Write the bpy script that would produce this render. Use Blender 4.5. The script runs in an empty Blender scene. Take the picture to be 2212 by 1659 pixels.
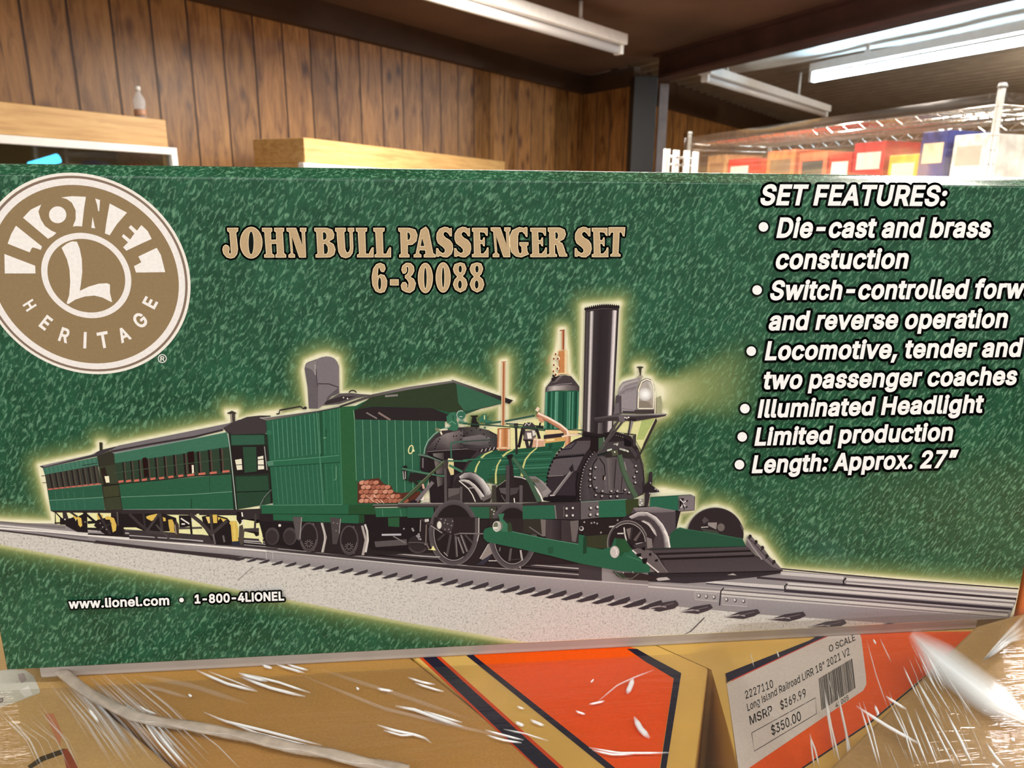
import bpy, bmesh, math, random
import numpy as np
from mathutils import Vector, Matrix, noise, geometry
random.seed(7)
SC = bpy.context.scene
COL = SC.collection

# ---------------------------------------------------------------- camera
RC = np.array([[0.9952015158, -0.0086908277, -0.0974597991],
               [-0.0158047298, 0.9686899744, -0.2477699415],
               [0.0965616562, 0.2481213472, 0.9639043747]])
FPX, PCX, PCY = 1534.0, 1106.0, 829.5
EYE = 1.5
cam = bpy.data.cameras.new('camera'); cam.sensor_width = 36.0
cam.lens = FPX / 2212 * 36; cam.clip_start = 0.02; cam.clip_end = 100
cam_o = bpy.data.objects.new('camera', cam); COL.objects.link(cam_o)
def _w(c): return Vector((RC[:, 0] @ c, RC[:, 2] @ c, -(RC[:, 1] @ c)))
_x, _y, _z = _w(np.array([1., 0, 0])), _w(np.array([0, -1., 0])), _w(np.array([0, 0, -1.]))
cam_o.matrix_world = Matrix(((_x.x, _y.x, _z.x, 0), (_x.y, _y.y, _z.y, 0), (_x.z, _y.z, _z.z, EYE), (0, 0, 0, 1)))
SC.camera = cam_o
cam.dof.use_dof = True; cam.dof.focus_distance = 0.40; cam.dof.aperture_fstop = 18.0

# ---------------------------------------------------------------- light and exposure
SC.view_settings.view_transform = 'Standard'; SC.view_settings.look = 'None'
SC.view_settings.exposure = 0.0; SC.view_settings.gamma = 1.0
SC.view_settings.use_curve_mapping = False
wd = bpy.data.worlds.new('room_air'); SC.world = wd; wd.use_nodes = True
wd.node_tree.nodes['Background'].inputs[0].default_value = (0.98, 0.985, 0.96, 1)
wd.node_tree.nodes['Background'].inputs[1].default_value = 0.50
def area(name, loc, size, power, col, target):
    l = bpy.data.lights.new(name, 'AREA'); l.shape = 'RECTANGLE'; l.size, l.size_y = size
    l.energy = power; l.color = col
    o = bpy.data.objects.new(name, l); COL.objects.link(o); o.location = loc
    o.rotation_euler = (Vector(target) - Vector(loc)).to_track_quat('-Z', 'Y').to_euler()
    return o
# ceiling tubes behind the photographer, then unseen lights added overhead; all aimed straight down
area('off_frame_light', (-1.6, -1.3, 2.5), (2.4, 0.14), 36, (0.99, 1, 0.985), (-1.6, -1.3, 0))
area('off_frame_light', (1.3, -1.3, 2.5), (2.4, 0.14), 36, (0.99, 1, 0.985), (1.3, -1.3, 0))
area('off_frame_light', (-0.6, -3.2, 2.5), (2.4, 0.14), 43, (0.99, 1, 0.985), (-0.6, -3.2, 0))
area('off_frame_light', (0.35, -0.15, 2.5), (2.4, 0.14), 14, (0.99, 1, 0.985), (0.35, -0.15, 0))  # set overhead to brighten the carton tops
area('off_frame_light', (-2.4, 1.8, 2.5), (2.4, 0.14), 20, (1, 0.93, 0.82), (-2.4, 1.8, 0))
area('off_frame_light', (0.7, 3.5, 2.55), (2.0, 0.14), 150, (1, 0.93, 0.82), (0.7, 3.5, 0))  # unseen lamp added to brighten the panelled wall
area('off_frame_light', (2.6, 1.9, 2.55), (2.4, 0.14), 100, (1, 0.96, 0.92), (2.6, 1.9, 0))  # unseen lamp added to brighten the wire rack

for loc, pw, c in (((5.6, 5.4, 2.3), 120, (1, 0.93, 0.84)), ((0.9, 0.9, 2.25), 45, (1, 0.93, 0.84))):  # unseen point lights added to lift the dark roof deck and near ceiling
    pl_ = bpy.data.lights.new('off_frame_light', 'POINT'); pl_.energy = pw; pl_.color = c; pl_.shadow_soft_size = 0.12
    po_ = bpy.data.objects.new('off_frame_light', pl_); COL.objects.link(po_); po_.location = loc

# ---------------------------------------------------------------- helpers
def lin(c):
    out = []
    for v in c[:3]:
        v = v / 255.0
        out.append(v / 12.92 if v <= 0.04045 else ((v + 0.055) / 1.055) ** 2.4)
    return (out[0], out[1], out[2], 1.0)
def ray(px, py): return _w(np.array([(px - PCX) / FPX, (py - PCY) / FPX, 1.0]))
def at_z(px, py, z):
    w = ray(px, py); t = (z - EYE) / w.z; return Vector((w.x * t, w.y * t, z))
def at_y(px, py, y):
    w = ray(px, py); t = y / w.y; return Vector((w.x * t, y, EYE + w.z * t))
def on_wall(px, py, a, b):
    w = ray(px, py); n = Vector((-(b[1] - a[1]), b[0] - a[0])); t = (n.x * a[0] + n.y * a[1]) / (n.x * w.x + n.y * w.y)
    return Vector((w.x * t, w.y * t, EYE + w.z * t))

def mesh_obj(name, verts, faces, mats, parent=None, mi=None, smooth=False):
    me = bpy.data.meshes.new(name); me.from_pydata([tuple(v) for v in verts], [], faces); me.update()
    if not isinstance(mats, (list, tuple)): mats = [mats]
    for m in mats: me.materials.append(m)
    if mi: me.polygons.foreach_set('material_index', mi)
    if smooth: me.polygons.foreach_set('use_smooth', [True] * len(me.polygons))
    o = bpy.data.objects.new(name, me); COL.objects.link(o)
    if parent: o.parent = parent
    return o
def bm_obj(name, bm, mats, parent=None, smooth=False):
    me = bpy.data.meshes.new(name); bmesh.ops.recalc_face_normals(bm, faces=bm.faces[:]); bm.to_mesh(me); bm.free()
    if not isinstance(mats, (list, tuple)): mats = [mats]
    for m in mats: me.materials.append(m)
    if smooth: me.polygons.foreach_set('use_smooth', [True] * len(me.polygons))
    o = bpy.data.objects.new(name, me); COL.objects.link(o)
    if parent: o.parent = parent
    return o
def tag(o, label, cat, group=None, kind=None):
    if label: o['label'] = label
    if cat: o['category'] = cat
    if group: o['group'] = group
    if kind: o['kind'] = kind
    return o
def empty(name, loc, rz=0.0):
    o = bpy.data.objects.new(name, None); COL.objects.link(o); o.location = loc; o.rotation_euler = (0, 0, rz)
    o.empty_display_size = 0.1
    return o
def structure(o): o['kind'] = 'structure'; return o
def add_box(bm, lo, hi, bevel=0.0, mat=0, M=None):
    vs = [bm.verts.new((x, y, z)) for x in (lo[0], hi[0]) for y in (lo[1], hi[1]) for z in (lo[2], hi[2])]
    fs = [bm.faces.new([vs[i] for i in q]) for q in ((0, 1, 3, 2), (4, 6, 7, 5), (0, 4, 5, 1), (2, 3, 7, 6), (0, 2, 6, 4), (1, 5, 7, 3))]
    for f in fs: f.material_index = mat
    if bevel > 0:
        es = list({e for f in fs for e in f.edges})
        r = bmesh.ops.bevel(bm, geom=es, offset=bevel, segments=2, profile=0.5, affect='EDGES')
        vs = list({v for f in r['faces'] for v in f.verts} | {v for v in vs if v.is_valid})
    if M is not None:
        for v in vs: v.co = M @ v.co
    return vs
def add_tube(bm, p0, p1, r, n=10, r1=None, caps=True, mat=0):
    p0, p1 = Vector(p0), Vector(p1); d = (p1 - p0).normalized()
    a = d.orthogonal().normalized(); b = d.cross(a); r1 = r if r1 is None else r1
    A = [bm.verts.new(p0 + (a * math.cos(t) + b * math.sin(t)) * r) for t in [2 * math.pi * i / n for i in range(n)]]
    B = [bm.verts.new(p1 + (a * math.cos(t) + b * math.sin(t)) * r1) for t in [2 * math.pi * i / n for i in range(n)]]
    for i in range(n):
        f = bm.faces.new((A[i], A[(i + 1) % n], B[(i + 1) % n], B[i])); f.smooth = True; f.material_index = mat
    if caps: bm.faces.new(A[::-1]).material_index = mat; bm.faces.new(B).material_index = mat
def add_prism(bm, poly, z0, z1, mat=0):
    A = [bm.verts.new((p[0], p[1], z0)) for p in poly]; B = [bm.verts.new((p[0], p[1], z1)) for p in poly]
    n = len(poly); fs = [bm.faces.new(A[::-1]), bm.faces.new(B)]
    for i in range(n): fs.append(bm.faces.new((A[i], A[(i + 1) % n], B[(i + 1) % n], B[i])))
    for f in fs: f.material_index = mat
    return fs
def add_lathe(bm, prof, center, n=20, mat=0):
    rings = []
    for r, z in prof:
        rings.append([bm.verts.new((center[0] + r * math.cos(2 * math.pi * i / n), center[1] + r * math.sin(2 * math.pi * i / n), center[2] + z)) for i in range(n)])
    for a, b in zip(rings, rings[1:]):
        for i in range(n):
            f = bm.faces.new((a[i], a[(i + 1) % n], b[(i + 1) % n], b[i])); f.smooth = True; f.material_index = mat
    bm.faces.new(rings[0][::-1]).material_index = mat; bm.faces.new(rings[-1]).material_index = mat

# ---------------------------------------------------------------- materials
def nodes_of(name):
    m = bpy.data.materials.new(name); m.use_nodes = True
    nt = m.node_tree; return m, nt, nt.nodes['Principled BSDF']
def plain(name, c, rough=0.5, metal=0.0, spec=0.5, var=0.0, scale=20.0, emit=None, estr=0.0):
    m, nt, b = nodes_of(name)
    b.inputs['Roughness'].default_value = rough; b.inputs['Metallic'].default_value = metal
    b.inputs['Specular IOR Level'].default_value = spec
    if var > 0:
        tc = nt.nodes.new('ShaderNodeTexCoord'); n = nt.nodes.new('ShaderNodeTexNoise')
        n.inputs['Scale'].default_value = scale; n.inputs['Detail'].default_value = 5
        nt.links.new(tc.outputs['Object'], n.inputs['Vector'])
        r = nt.nodes.new('ShaderNodeValToRGB'); l = lin(c)
        r.color_ramp.elements[0].position = 0.3; r.color_ramp.elements[1].position = 0.7
        r.color_ramp.elements[0].color = tuple(v * (1 - var) for v in l[:3]) + (1,)
        r.color_ramp.elements[1].color = tuple(min(1, v * (1 + var)) for v in l[:3]) + (1,)
        nt.links.new(n.outputs['Fac'], r.inputs['Fac']); nt.links.new(r.outputs['Color'], b.inputs['Base Color'])
    else: b.inputs['Base Color'].default_value = lin(c)
    if emit: b.inputs['Emission Color'].default_value = lin(emit); b.inputs['Emission Strength'].default_value = estr
    return m
def N(nt, t, **kw):
    n = nt.nodes.new(t)
    for k, v in kw.items():
        if k in ('op', 'operation'): n.operation = v
        elif k == 'blend': n.blend_type = v
        else: n.inputs[k.replace('_', ' ')].default_value = v
    return n
def ramp(nt, src, stops):
    r = nt.nodes.new('ShaderNodeValToRGB'); e = r.color_ramp.elements
    e[0].position, e[0].color = stops[0][0], stops[0][1]; e[1].position, e[1].color = stops[1][0], stops[1][1]
    for p, c in stops[2:]: x = e.new(p); x.color = c
    nt.links.new(src, r.inputs['Fac']); return r.outputs['Color']
def mixc(nt, fac, a, b, blend='MIX'):
    m = nt.nodes.new('ShaderNodeMix'); m.data_type = 'RGBA'; m.blend_type = blend
    for k, v in ((0, fac), (6, a), (7, b)):
        if hasattr(v, 'is_linked') or hasattr(v, 'links'): nt.links.new(v, m.inputs[k])
        else: m.inputs[k].default_value = v
    return m.outputs[2]
def mapped(nt, scale, rot=(0, 0, 0), loc=(0, 0, 0), coord='Object'):
    tc = nt.nodes.new('ShaderNodeTexCoord'); mp = nt.nodes.new('ShaderNodeMapping')
    mp.inputs['Scale'].default_value = scale; mp.inputs['Rotation'].default_value = rot; mp.inputs['Location'].default_value = loc
    nt.links.new(tc.outputs[coord], mp.inputs['Vector']); return mp.outputs['Vector']
def noise_t(nt, vec, scale, detail=4.0, rough=0.5, dist=0.0):
    n = nt.nodes.new('ShaderNodeTexNoise'); n.inputs['Scale'].default_value = scale; n.inputs['Detail'].default_value = detail
    n.inputs['Roughness'].default_value = rough; n.inputs['Distortion'].default_value = dist
    nt.links.new(vec, n.inputs['Vector']); return n.outputs['Fac']
G1 = lambda v: (v, v, v, 1.0)

def wood_panel_material():
    # knotty plank panelling; local x runs along the wall, z up
    m, nt, b = nodes_of('knotty_pine_panelling'); b.inputs['Roughness'].default_value = 0.42
    tc = nt.nodes.new('ShaderNodeTexCoord'); sp = nt.nodes.new('ShaderNodeSeparateXYZ'); nt.links.new(tc.outputs['Object'], sp.inputs[0])
    P = 0.196
    d = N(nt, 'ShaderNodeMath', op='DIVIDE'); nt.links.new(sp.outputs['X'], d.inputs[0]); d.inputs[1].default_value = P
    fl = N(nt, 'ShaderNodeMath', op='FLOOR'); nt.links.new(d.outputs[0], fl.inputs[0])
    fr = N(nt, 'ShaderNodeMath', op='FRACT'); nt.links.new(d.outputs[0], fr.inputs[0])
    wn = nt.nodes.new('ShaderNodeTexWhiteNoise'); wn.noise_dimensions = '1D'; nt.links.new(fl.outputs[0], wn.inputs['W'])
    # grain shifted per plank
    cb = nt.nodes.new('ShaderNodeCombineXYZ'); nt.links.new(sp.outputs['X'], cb.inputs[0]); nt.links.new(sp.outputs['Z'], cb.inputs[2])
    sh = N(nt, 'ShaderNodeMath', op='MULTIPLY'); nt.links.new(wn.outputs['Value'], sh.inputs[0]); sh.inputs[1].default_value = 37.0
    nt.links.new(sh.outputs[0], cb.inputs[1])
    mp = nt.nodes.new('ShaderNodeMapping'); mp.inputs['Scale'].default_value = (9, 1, 1.3); nt.links.new(cb.outputs[0], mp.inputs['Vector'])
    g = noise_t(nt, mp.outputs[0], 2.6, 6, 0.62, 1.2)
    base = ramp(nt, g, [(0.28, lin((90, 54, 24))), (0.45, lin((146, 100, 52))), (0.6, lin((170, 120, 66))), (0.8, lin((190, 144, 88)))])
    mp2 = nt.nodes.new('ShaderNodeMapping'); mp2.inputs['Scale'].default_value = (1.5, 1, 0.75); nt.links.new(cb.outputs[0], mp2.inputs['Vector'])
    v = nt.nodes.new('ShaderNodeTexVoronoi'); v.inputs['Scale'].default_value = 5.0; nt.links.new(mp2.outputs[0], v.inputs['Vector'])
    kn = ramp(nt, v.outputs['Distance'], [(0.05, G1(1.0)), (0.26, G1(0.0))])
    k2 = noise_t(nt, mp2.outputs[0], 3.2, 3, 0.5, 0.6)
    kf = ramp(nt, k2, [(0.56, G1(0)), (0.72, G1(0.75))])
    base = mixc(nt, kn, base, lin((80, 42, 16)))
    base = mixc(nt, kf, base, lin((104, 60, 24)))
    tone = ramp(nt, wn.outputs['Value'], [(0.0, G1(0.78)), (1.0, G1(1.08))])
    base = mixc(nt, 1.0, base, tone, 'MULTIPLY')
    # groove between planks
    ab = N(nt, 'ShaderNodeMath', op='SUBTRACT'); nt.links.new(fr.outputs[0], ab.inputs[0]); ab.inputs[1].default_value = 0.5
    aa = N(nt, 'ShaderNodeMath', op='ABSOLUTE'); nt.links.new(ab.outputs[0], aa.inputs[0])
    gr = ramp(nt, aa.outputs[0], [(0.468, G1(0)), (0.482, G1(1))])
    base = mixc(nt, gr, base, lin((48, 22, 6)))
    nt.links.new(base, b.inputs['Base Color'])
    bp = nt.nodes.new('ShaderNodeBump'); bp.inputs['Strength'].default_value = 0.7; bp.inputs['Distance'].default_value = 0.006; bp.invert = True
    nt.links.new(gr, bp.inputs['Height']); nt.links.new(bp.outputs[0], b.inputs['Normal'])
    return m
def oak_material():
    m, nt, b = nodes_of('light_oak_veneer'); b.inputs['Roughness'].default_value = 0.4
    v = mapped(nt, (1.2, 8, 14)); g = noise_t(nt, v, 3.0, 6, 0.6, 0.8)
    c = ramp(nt, g, [(0.3, lin((172, 130, 76))), (0.5, lin((196, 154, 96))), (0.75, lin((212, 174, 116)))])
    nt.links.new(c, b.inputs['Base Color']); return m
def kraft_material(name='kraft_cardboard', c=(192, 142, 70)):
    m, nt, b = nodes_of(name); b.inputs['Roughness'].default_value = 0.55
    v = mapped(nt, (1, 1, 1)); g = noise_t(nt, v, 9.0, 6, 0.6); f = noise_t(nt, v, 700.0, 2, 0.5)
    l = lin(c)
    c1 = ramp(nt, g, [(0.3, tuple(x * 0.86 for x in l[:3]) + (1,)), (0.7, tuple(x * 1.1 for x in l[:3]) + (1,))])
    c2 = ramp(nt, f, [(0.4, G1(0.93)), (0.65, G1(1.05))])
    nt.links.new(mixc(nt, 1.0, c1, c2, 'MULTIPLY'), b.inputs['Base Color']); return m
def film_material(name, haze=0.10, tint=(0.96, 0.95, 0.92), rough=0.12, ang=0.0, stretch=(40, 400), bump=0.6, gloss=0.28, streak=None):
    # clear stretch film: see-through, with a thin glossy coat whose gathers catch the lamps
    m = bpy.data.materials.new(name); m.use_nodes = True; nt = m.node_tree; nt.nodes.clear()
    out = nt.nodes.new('ShaderNodeOutputMaterial')
    tr = nt.nodes.new('ShaderNodeBsdfTransparent'); tr.inputs[0].default_value = (*tint, 1)
    gl = nt.nodes.new('ShaderNodeBsdfGlossy'); gl.inputs['Roughness'].default_value = rough; gl.inputs['Color'].default_value = (1, 1, 1, 1)
    df = nt.nodes.new('ShaderNodeBsdfDiffuse'); df.inputs['Color'].default_value = (0.85, 0.83, 0.8, 1)
    v = mapped(nt, (stretch[0], stretch[1], stretch[0]), (0, 0, ang))
    h = noise_t(nt, v, 1.0, 4, 0.55, 0.3)
    bp = nt.nodes.new('ShaderNodeBump'); bp.inputs['Strength'].default_value = bump; bp.inputs['Distance'].default_value = 0.004
    nt.links.new(h, bp.inputs['Height']); nt.links.new(bp.outputs[0], gl.inputs['Normal'])
    lw = nt.nodes.new('ShaderNodeFresnel'); lw.inputs['IOR'].default_value = 1.5; nt.links.new(bp.outputs[0], lw.inputs['Normal'])
    ad = N(nt, 'ShaderNodeMath', op='MULTIPLY'); nt.links.new(lw.outputs[0], ad.inputs[0]); ad.inputs[1].default_value = gloss / 0.1
    cl = N(nt, 'ShaderNodeMath', op='MINIMUM'); nt.links.new(ad.outputs[0], cl.inputs[0]); cl.inputs[1].default_value = 0.6
    m1 = nt.nodes.new('ShaderNodeMixShader'); m1.inputs[0].default_value = haze
    if streak:
        sv = mapped(nt, streak); sn = noise_t(nt, sv, 1.0, 5, 0.65, 0.4)
        nt.links.new(ramp(nt, sn, [(0.42, G1(haze)), (0.56, G1(min(1, haze * 2.2))), (0.72, G1(min(1, haze * 7)))]), m1.inputs[0])
    nt.links.new(tr.outputs[0], m1.inputs[1]); nt.links.new(df.outputs[0], m1.inputs[2])
    m2 = nt.nodes.new('ShaderNodeMixShader'); nt.links.new(cl.outputs[0], m2.inputs[0])
    nt.links.new(m1.outputs[0], m2.inputs[1]); nt.links.new(gl.outputs[0], m2.inputs[2])
    nt.links.new(m2.outputs[0], out.inputs[0]); return m

M_wall = wood_panel_material()
M_oak = oak_material()
M_kraft = kraft_material()
M_kraft2 = kraft_material('pale_kraft_cardboard', (206, 166, 104))
M_white = plain('white_enamel', (234, 231, 228), 0.35, var=0.05)
M_dark = plain('dark_cabinet_lining', (124, 102, 64), 0.7)
M_chrome = plain('chrome_wire', (186, 182, 176), 0.32, 0.5)
M_wire = plain('chrome_shelf_wire', (236, 232, 226), 0.14, 1.0)
M_steel = plain('dark_red_primer_steel', (70, 44, 38), 0.55, var=0.25, scale=6)
M_steelg = plain('grey_painted_steel', (118, 108, 108), 0.5, var=0.2, scale=8)
M_ceil = plain('dark_brown_plywood', (96, 70, 54), 0.75, var=0.3, scale=1.6)
M_trim = plain('dark_stained_trim', (62, 40, 24), 0.6, var=0.2, scale=5)
GLYPH = {
'"':(409,'78,318 70,509 136,509 128,318|193,318 185,509 250,509 243,318'),
'$':(535,'202,-74 202,583 244,583 244,-74|224,-9 197,-8 149,1 108,19 91,31 76,45 54,77 46,96 38,137 104,137 110,110 123,88 132,79 142,71 166,59 209,50 224,49 257,52 286,60 299,66 321,82 336,102 345,126 345,151 338,171 325,186 296,205 184,239 128,260 86,289 71,307 60,326 54,348 53,393 58,413 65,431 87,463 119,488 158,506 180,511 227,516 275,511 296,505 316,498 351,476 377,449 387,433 399,397 401,378 337,378 334,396 316,426 286,447 247,457 209,458 167,448 136,427 118,398 115,376 119,352 124,342 139,326 158,313 212,293 312,264 359,238 379,220 395,198 405,171 408,139 407,118 396,81 374,48 360,34 343,21 302,2 252,-8'),
',':(276,'38,-119 68,71 137,71 84,-119'),
'-':(541,'337,244 337,188 114,188 114,244'),
'.':(276,'95,-4 86,-4 70,3 57,16 50,32 50,50 57,66 70,79 86,86 95,87 113,83 128,73 138,59 141,41 138,24 128,9 113,-1'),
'0':(541,'227,-7 199,-5 174,1 151,11 130,24 111,41 95,62 80,86 60,144 53,178 49,214 48,254 49,294 53,330 60,364 69,395 95,447 130,484 151,498 174,508 200,514 227,516 254,514 279,508 302,498 323,484 342,467 358,447 384,395 393,364 400,330 404,294 405,254 404,214 400,178 393,144 373,86 359,62 342,41 323,24 302,11 279,1 254,-5|227,50 245,51 276,63 303,87 313,103 323,122 336,168 343,223 344,254 343,285 336,341 323,387 313,405 303,422 276,446 245,458 227,460 209,458 177,446 151,422 140,405 123,365 117,341 110,285 109,254 110,223 117,168 123,144 140,103 163,74 177,63 209,51'),
'1':(541,'76,0 76,55 391,55 391,0|276,509 276,0 212,0 212,448 209,448 86,358 86,427 198,509'),
'2':(541,'64,0 64,47 282,282 299,305 311,327 320,360 317,397 308,419 293,436 262,454 237,459 209,459 184,453 162,441 145,424 134,402 130,390 127,362 66,362 67,384 77,424 86,442 111,473 126,486 162,505 182,511 225,516 268,511 306,497 323,486 350,461 370,428 380,392 381,372 378,345 371,318 357,290 336,259 267,180 153,60 153,57 389,57 389,0'),
'3':(541,'218,-7 173,-3 152,2 114,19 98,30 70,57 60,74 46,111 44,132 109,132 115,107 126,87 134,78 165,59 204,50 248,53 275,61 297,74 315,93 321,104 328,130 328,158 322,184 316,196 299,217 275,234 242,244 223,247 157,248 157,299 288,448 288,452 70,452 70,509 372,509 372,461 211,278 211,289 239,290 287,284 308,276 327,265 359,239 381,205 392,166 392,123 387,103 380,84 358,50 327,23 309,12 288,4 243,-6'),
'4':(541,'40,105 40,158 247,509 311,509 109,163 413,163 413,105|282,0 282,318 343,318 343,0'),
'5':(541,'221,-7 199,-6 159,3 140,11 108,32 94,45 73,76 66,93 60,130 122,130 127,108 132,98 145,80 163,66 184,56 208,50 250,53 276,64 288,72 307,92 314,104 320,117 327,146 327,178 324,193 314,221 297,244 275,262 248,273 218,277 192,275 156,264 128,246 67,253 96,509 366,509 366,452 151,452 134,301 155,315 178,325 216,333 247,333 294,321 334,296 355,273 379,231 388,199 391,163 390,139 379,95 357,57 327,27 309,15 268,-1'),
'6':(541,'226,-7 203,-5 161,5 125,26 109,40 96,56 84,74 69,115 64,162 68,199 80,239 102,285 252,509 322,509 151,261 145,261 165,288 179,299 205,310 224,314 257,313 278,309 316,295 332,284 359,257 370,240 378,221 388,180 388,134 384,112 368,73 343,39 327,26 310,14 271,-2|226,48 241,49 267,56 299,79 320,114 327,142 327,173 320,201 299,235 267,258 254,262 226,265 198,262 186,258 174,252 153,235 138,214 132,201 128,188 125,158 128,128 132,114 153,79 163,70 186,56 212,49'),
'7':(541,'97,0 323,448 323,452 62,452 62,509 391,509 391,449 165,0'),
'8':(541,'226,-7 201,-6 156,3 117,21 101,33 86,47 64,78 53,115 52,135 55,166 59,181 72,208 81,220 101,241 113,249 125,256 153,265 153,267 135,273 119,282 105,293 83,324 76,342 70,380 75,417 82,434 90,450 114,477 146,498 164,506 184,511 226,516 269,511 306,498 323,488 350,464 370,434 377,417 382,380 376,342 369,324 347,293 318,273 300,267 300,265 327,256 339,249 351,241 372,220 393,181 400,151 401,135 395,96 388,78 366,47 352,33 317,11 296,3 251,-6|226,49 272,55 285,60 307,74 323,91 329,102 336,126 337,139 336,152 329,177 322,189 305,208 283,223 270,228 256,232 226,235 196,232 182,228 169,223 147,208 130,189 123,177 116,152 115,139 116,126 123,102 136,82 145,74 167,60 180,55|226,290 252,292 274,300 293,313 307,330 312,341 316,351 319,376 313,410 308,420 294,437 285,444 264,454 226,460 188,454 167,444 159,437 151,429 139,410 133,376 139,341 151,321 159,313 178,300 189,296 213,290'),
'9':(541,'226,516 271,510 310,494 328,482 356,452 368,434 384,393 389,347 385,309 373,270 363,248 334,197 200,0 130,0 301,248 307,248 294,227 281,215 257,202 238,196 195,196 175,199 137,214 106,237 83,269 74,287 68,307 65,329 65,375 69,397 75,417 96,454 125,483 162,504 203,514|226,460 199,457 186,452 174,446 154,429 145,419 133,395 126,367 125,352 126,336 133,308 138,295 154,274 174,257 186,251 212,244 226,243 240,244 267,251 279,257 299,273 314,295 324,321 327,335 327,366 320,394 314,407 307,419 290,438 279,446 254,457'),
':':(276,'95,-4 86,-4 70,3 57,16 50,32 50,50 57,66 70,79 86,86 95,87 113,83 128,73 138,59 141,41 138,24 128,9 113,-1|95,271 78,274 70,278 57,291 50,307 50,325 57,342 63,349 78,359 95,362 113,359 128,349 138,334 141,316 138,299 128,284 113,274'),
'A':(568,'16,0 201,509 276,509 463,0 395,0 264,372 232,478 245,478 191,302 85,0|110,142 110,199 370,199 370,142'),
'C':(598,'267,-7 235,-5 205,1 177,11 150,25 126,42 104,63 70,115 57,146 48,179 42,215 40,254 42,293 48,329 57,362 70,393 86,421 104,445 126,466 150,484 177,498 205,508 235,514 267,516 305,513 340,504 373,490 402,471 427,447 448,418 463,385 473,348 408,348 401,373 389,395 375,413 348,435 315,449 292,454 267,456 245,454 223,450 203,443 184,432 166,419 150,403 137,385 125,364 109,314 103,254 109,194 125,145 137,123 166,89 203,66 245,54 280,53 327,64 348,74 366,88 389,114 401,136 408,160 473,160 457,107 438,76 416,49 388,28 357,11 305,-4'),
'D':(590,'219,0 96,0 96,57 215,57 244,58 272,63 296,70 318,81 337,94 354,110 368,128 379,149 388,172 394,198 398,226 398,285 388,337 379,361 368,381 354,399 338,415 320,428 299,438 275,446 221,452 93,452 93,509 261,507 294,501 325,492 353,478 377,461 399,441 418,418 446,361 455,329 462,255 455,181 446,149 433,119 417,92 398,68 376,48 351,31 322,17 291,8 256,2|125,509 125,0 60,0 60,509'),
'E':(507,'60,0 60,509 372,509 372,452 125,452 125,286 355,286 355,229 125,229 125,57 375,57 375,0'),
'F':(498,'60,0 60,509 369,509 369,452 125,452 125,278 346,278 346,221 125,221 125,0'),
'G':(608,'269,-7 236,-5 205,1 176,11 149,25 125,43 104,64 85,88 69,116 57,146 47,179 42,215 40,254 42,293 47,329 57,362 69,393 85,421 103,445 125,466 149,484 175,498 203,508 233,514 265,516 304,513 340,504 374,489 403,469 429,445 458,401 465,384 474,349 408,349 399,372 387,393 365,420 347,434 304,452 265,456 243,454 202,443 183,432 150,404 125,364 109,314 105,285 103,254 109,194 125,145 151,105 184,76 203,66 224,59 246,54 269,53 309,57 328,63 360,81 386,107 396,123 410,160 414,180 415,202 434,199 283,199 283,256 478,256 478,200 471,141 463,115 451,91 436,69 419,50 399,33 377,19 326,0'),
'H':(605,'60,0 60,509 125,509 125,289 392,289 392,509 457,509 457,0 392,0 392,232 125,232 125,0'),
'I':(273,'60,0 60,509 125,509 125,0'),
'L':(481,'60,0 60,509 125,509 125,57 361,57 361,0'),
'M':(716,'60,0 60,509 152,509 287,159 322,49 307,49 352,187 476,509 568,509 568,0 504,0 504,327 507,457 513,457 456,291 342,0 286,0 159,321 112,457 119,457 122,328 122,0'),
'N':(611,'60,0 60,509 136,509 363,151 414,55 405,54 399,157 399,509 463,509 463,0 387,0 177,331 108,452 119,454 125,291 125,0'),
'O':(621,'267,-7 235,-5 205,1 177,11 150,25 126,42 105,63 86,88 70,115 57,146 48,179 42,215 40,254 42,293 48,329 57,362 70,393 86,421 105,445 126,466 150,484 177,498 205,508 235,514 267,516 299,514 329,508 357,498 384,484 408,466 429,445 448,421 464,393 477,362 486,329 491,293 493,254 491,215 486,179 477,146 464,115 448,88 429,63 408,42 384,25 357,11 329,1 299,-5|267,53 289,54 330,66 367,89 383,105 408,144 418,168 425,194 430,254 429,286 418,341 408,365 383,404 367,420 330,443 310,450 267,456 223,450 203,443 184,433 151,404 125,364 116,340 109,314 103,254 109,194 116,168 125,144 137,123 151,105 184,76 203,66 245,54'),
'P':(533,'60,0 60,509 235,509 263,507 312,497 332,487 350,476 366,462 390,430 398,411 404,391 409,348 404,304 390,265 366,233 332,207 289,191 235,186 109,186 109,242 233,242 252,243 284,250 308,264 327,282 338,306 344,333 342,376 333,402 318,423 297,439 268,449 251,451 125,452 125,0'),
'R':(537,'60,0 60,509 236,509 264,507 290,504 333,489 367,465 380,450 399,415 408,374 408,330 405,309 390,271 367,240 333,217 289,203 264,199 236,198 96,198 96,255 234,255 269,258 284,262 309,273 327,290 339,312 344,338 344,367 339,393 334,405 319,425 298,440 269,449 252,451 125,452 125,0|353,0 230,229 303,229 428,0'),
'S':(535,'224,-9 197,-8 149,1 108,19 91,31 76,45 54,77 46,96 38,137 104,137 110,110 123,88 132,79 142,71 166,59 209,50 224,49 257,52 286,60 299,66 321,82 336,102 345,126 345,151 338,171 325,186 296,205 184,239 128,260 86,289 71,307 60,326 54,348 53,393 58,413 65,431 87,463 119,488 158,506 180,511 227,516 275,511 296,505 316,498 351,476 377,449 387,433 399,397 401,378 337,378 334,396 316,426 286,447 247,457 209,458 167,448 136,427 118,398 115,376 119,352 124,342 139,326 158,313 212,293 312,264 359,238 379,220 395,198 405,171 408,139 407,118 396,81 374,48 360,34 343,21 302,2 252,-8'),
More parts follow.
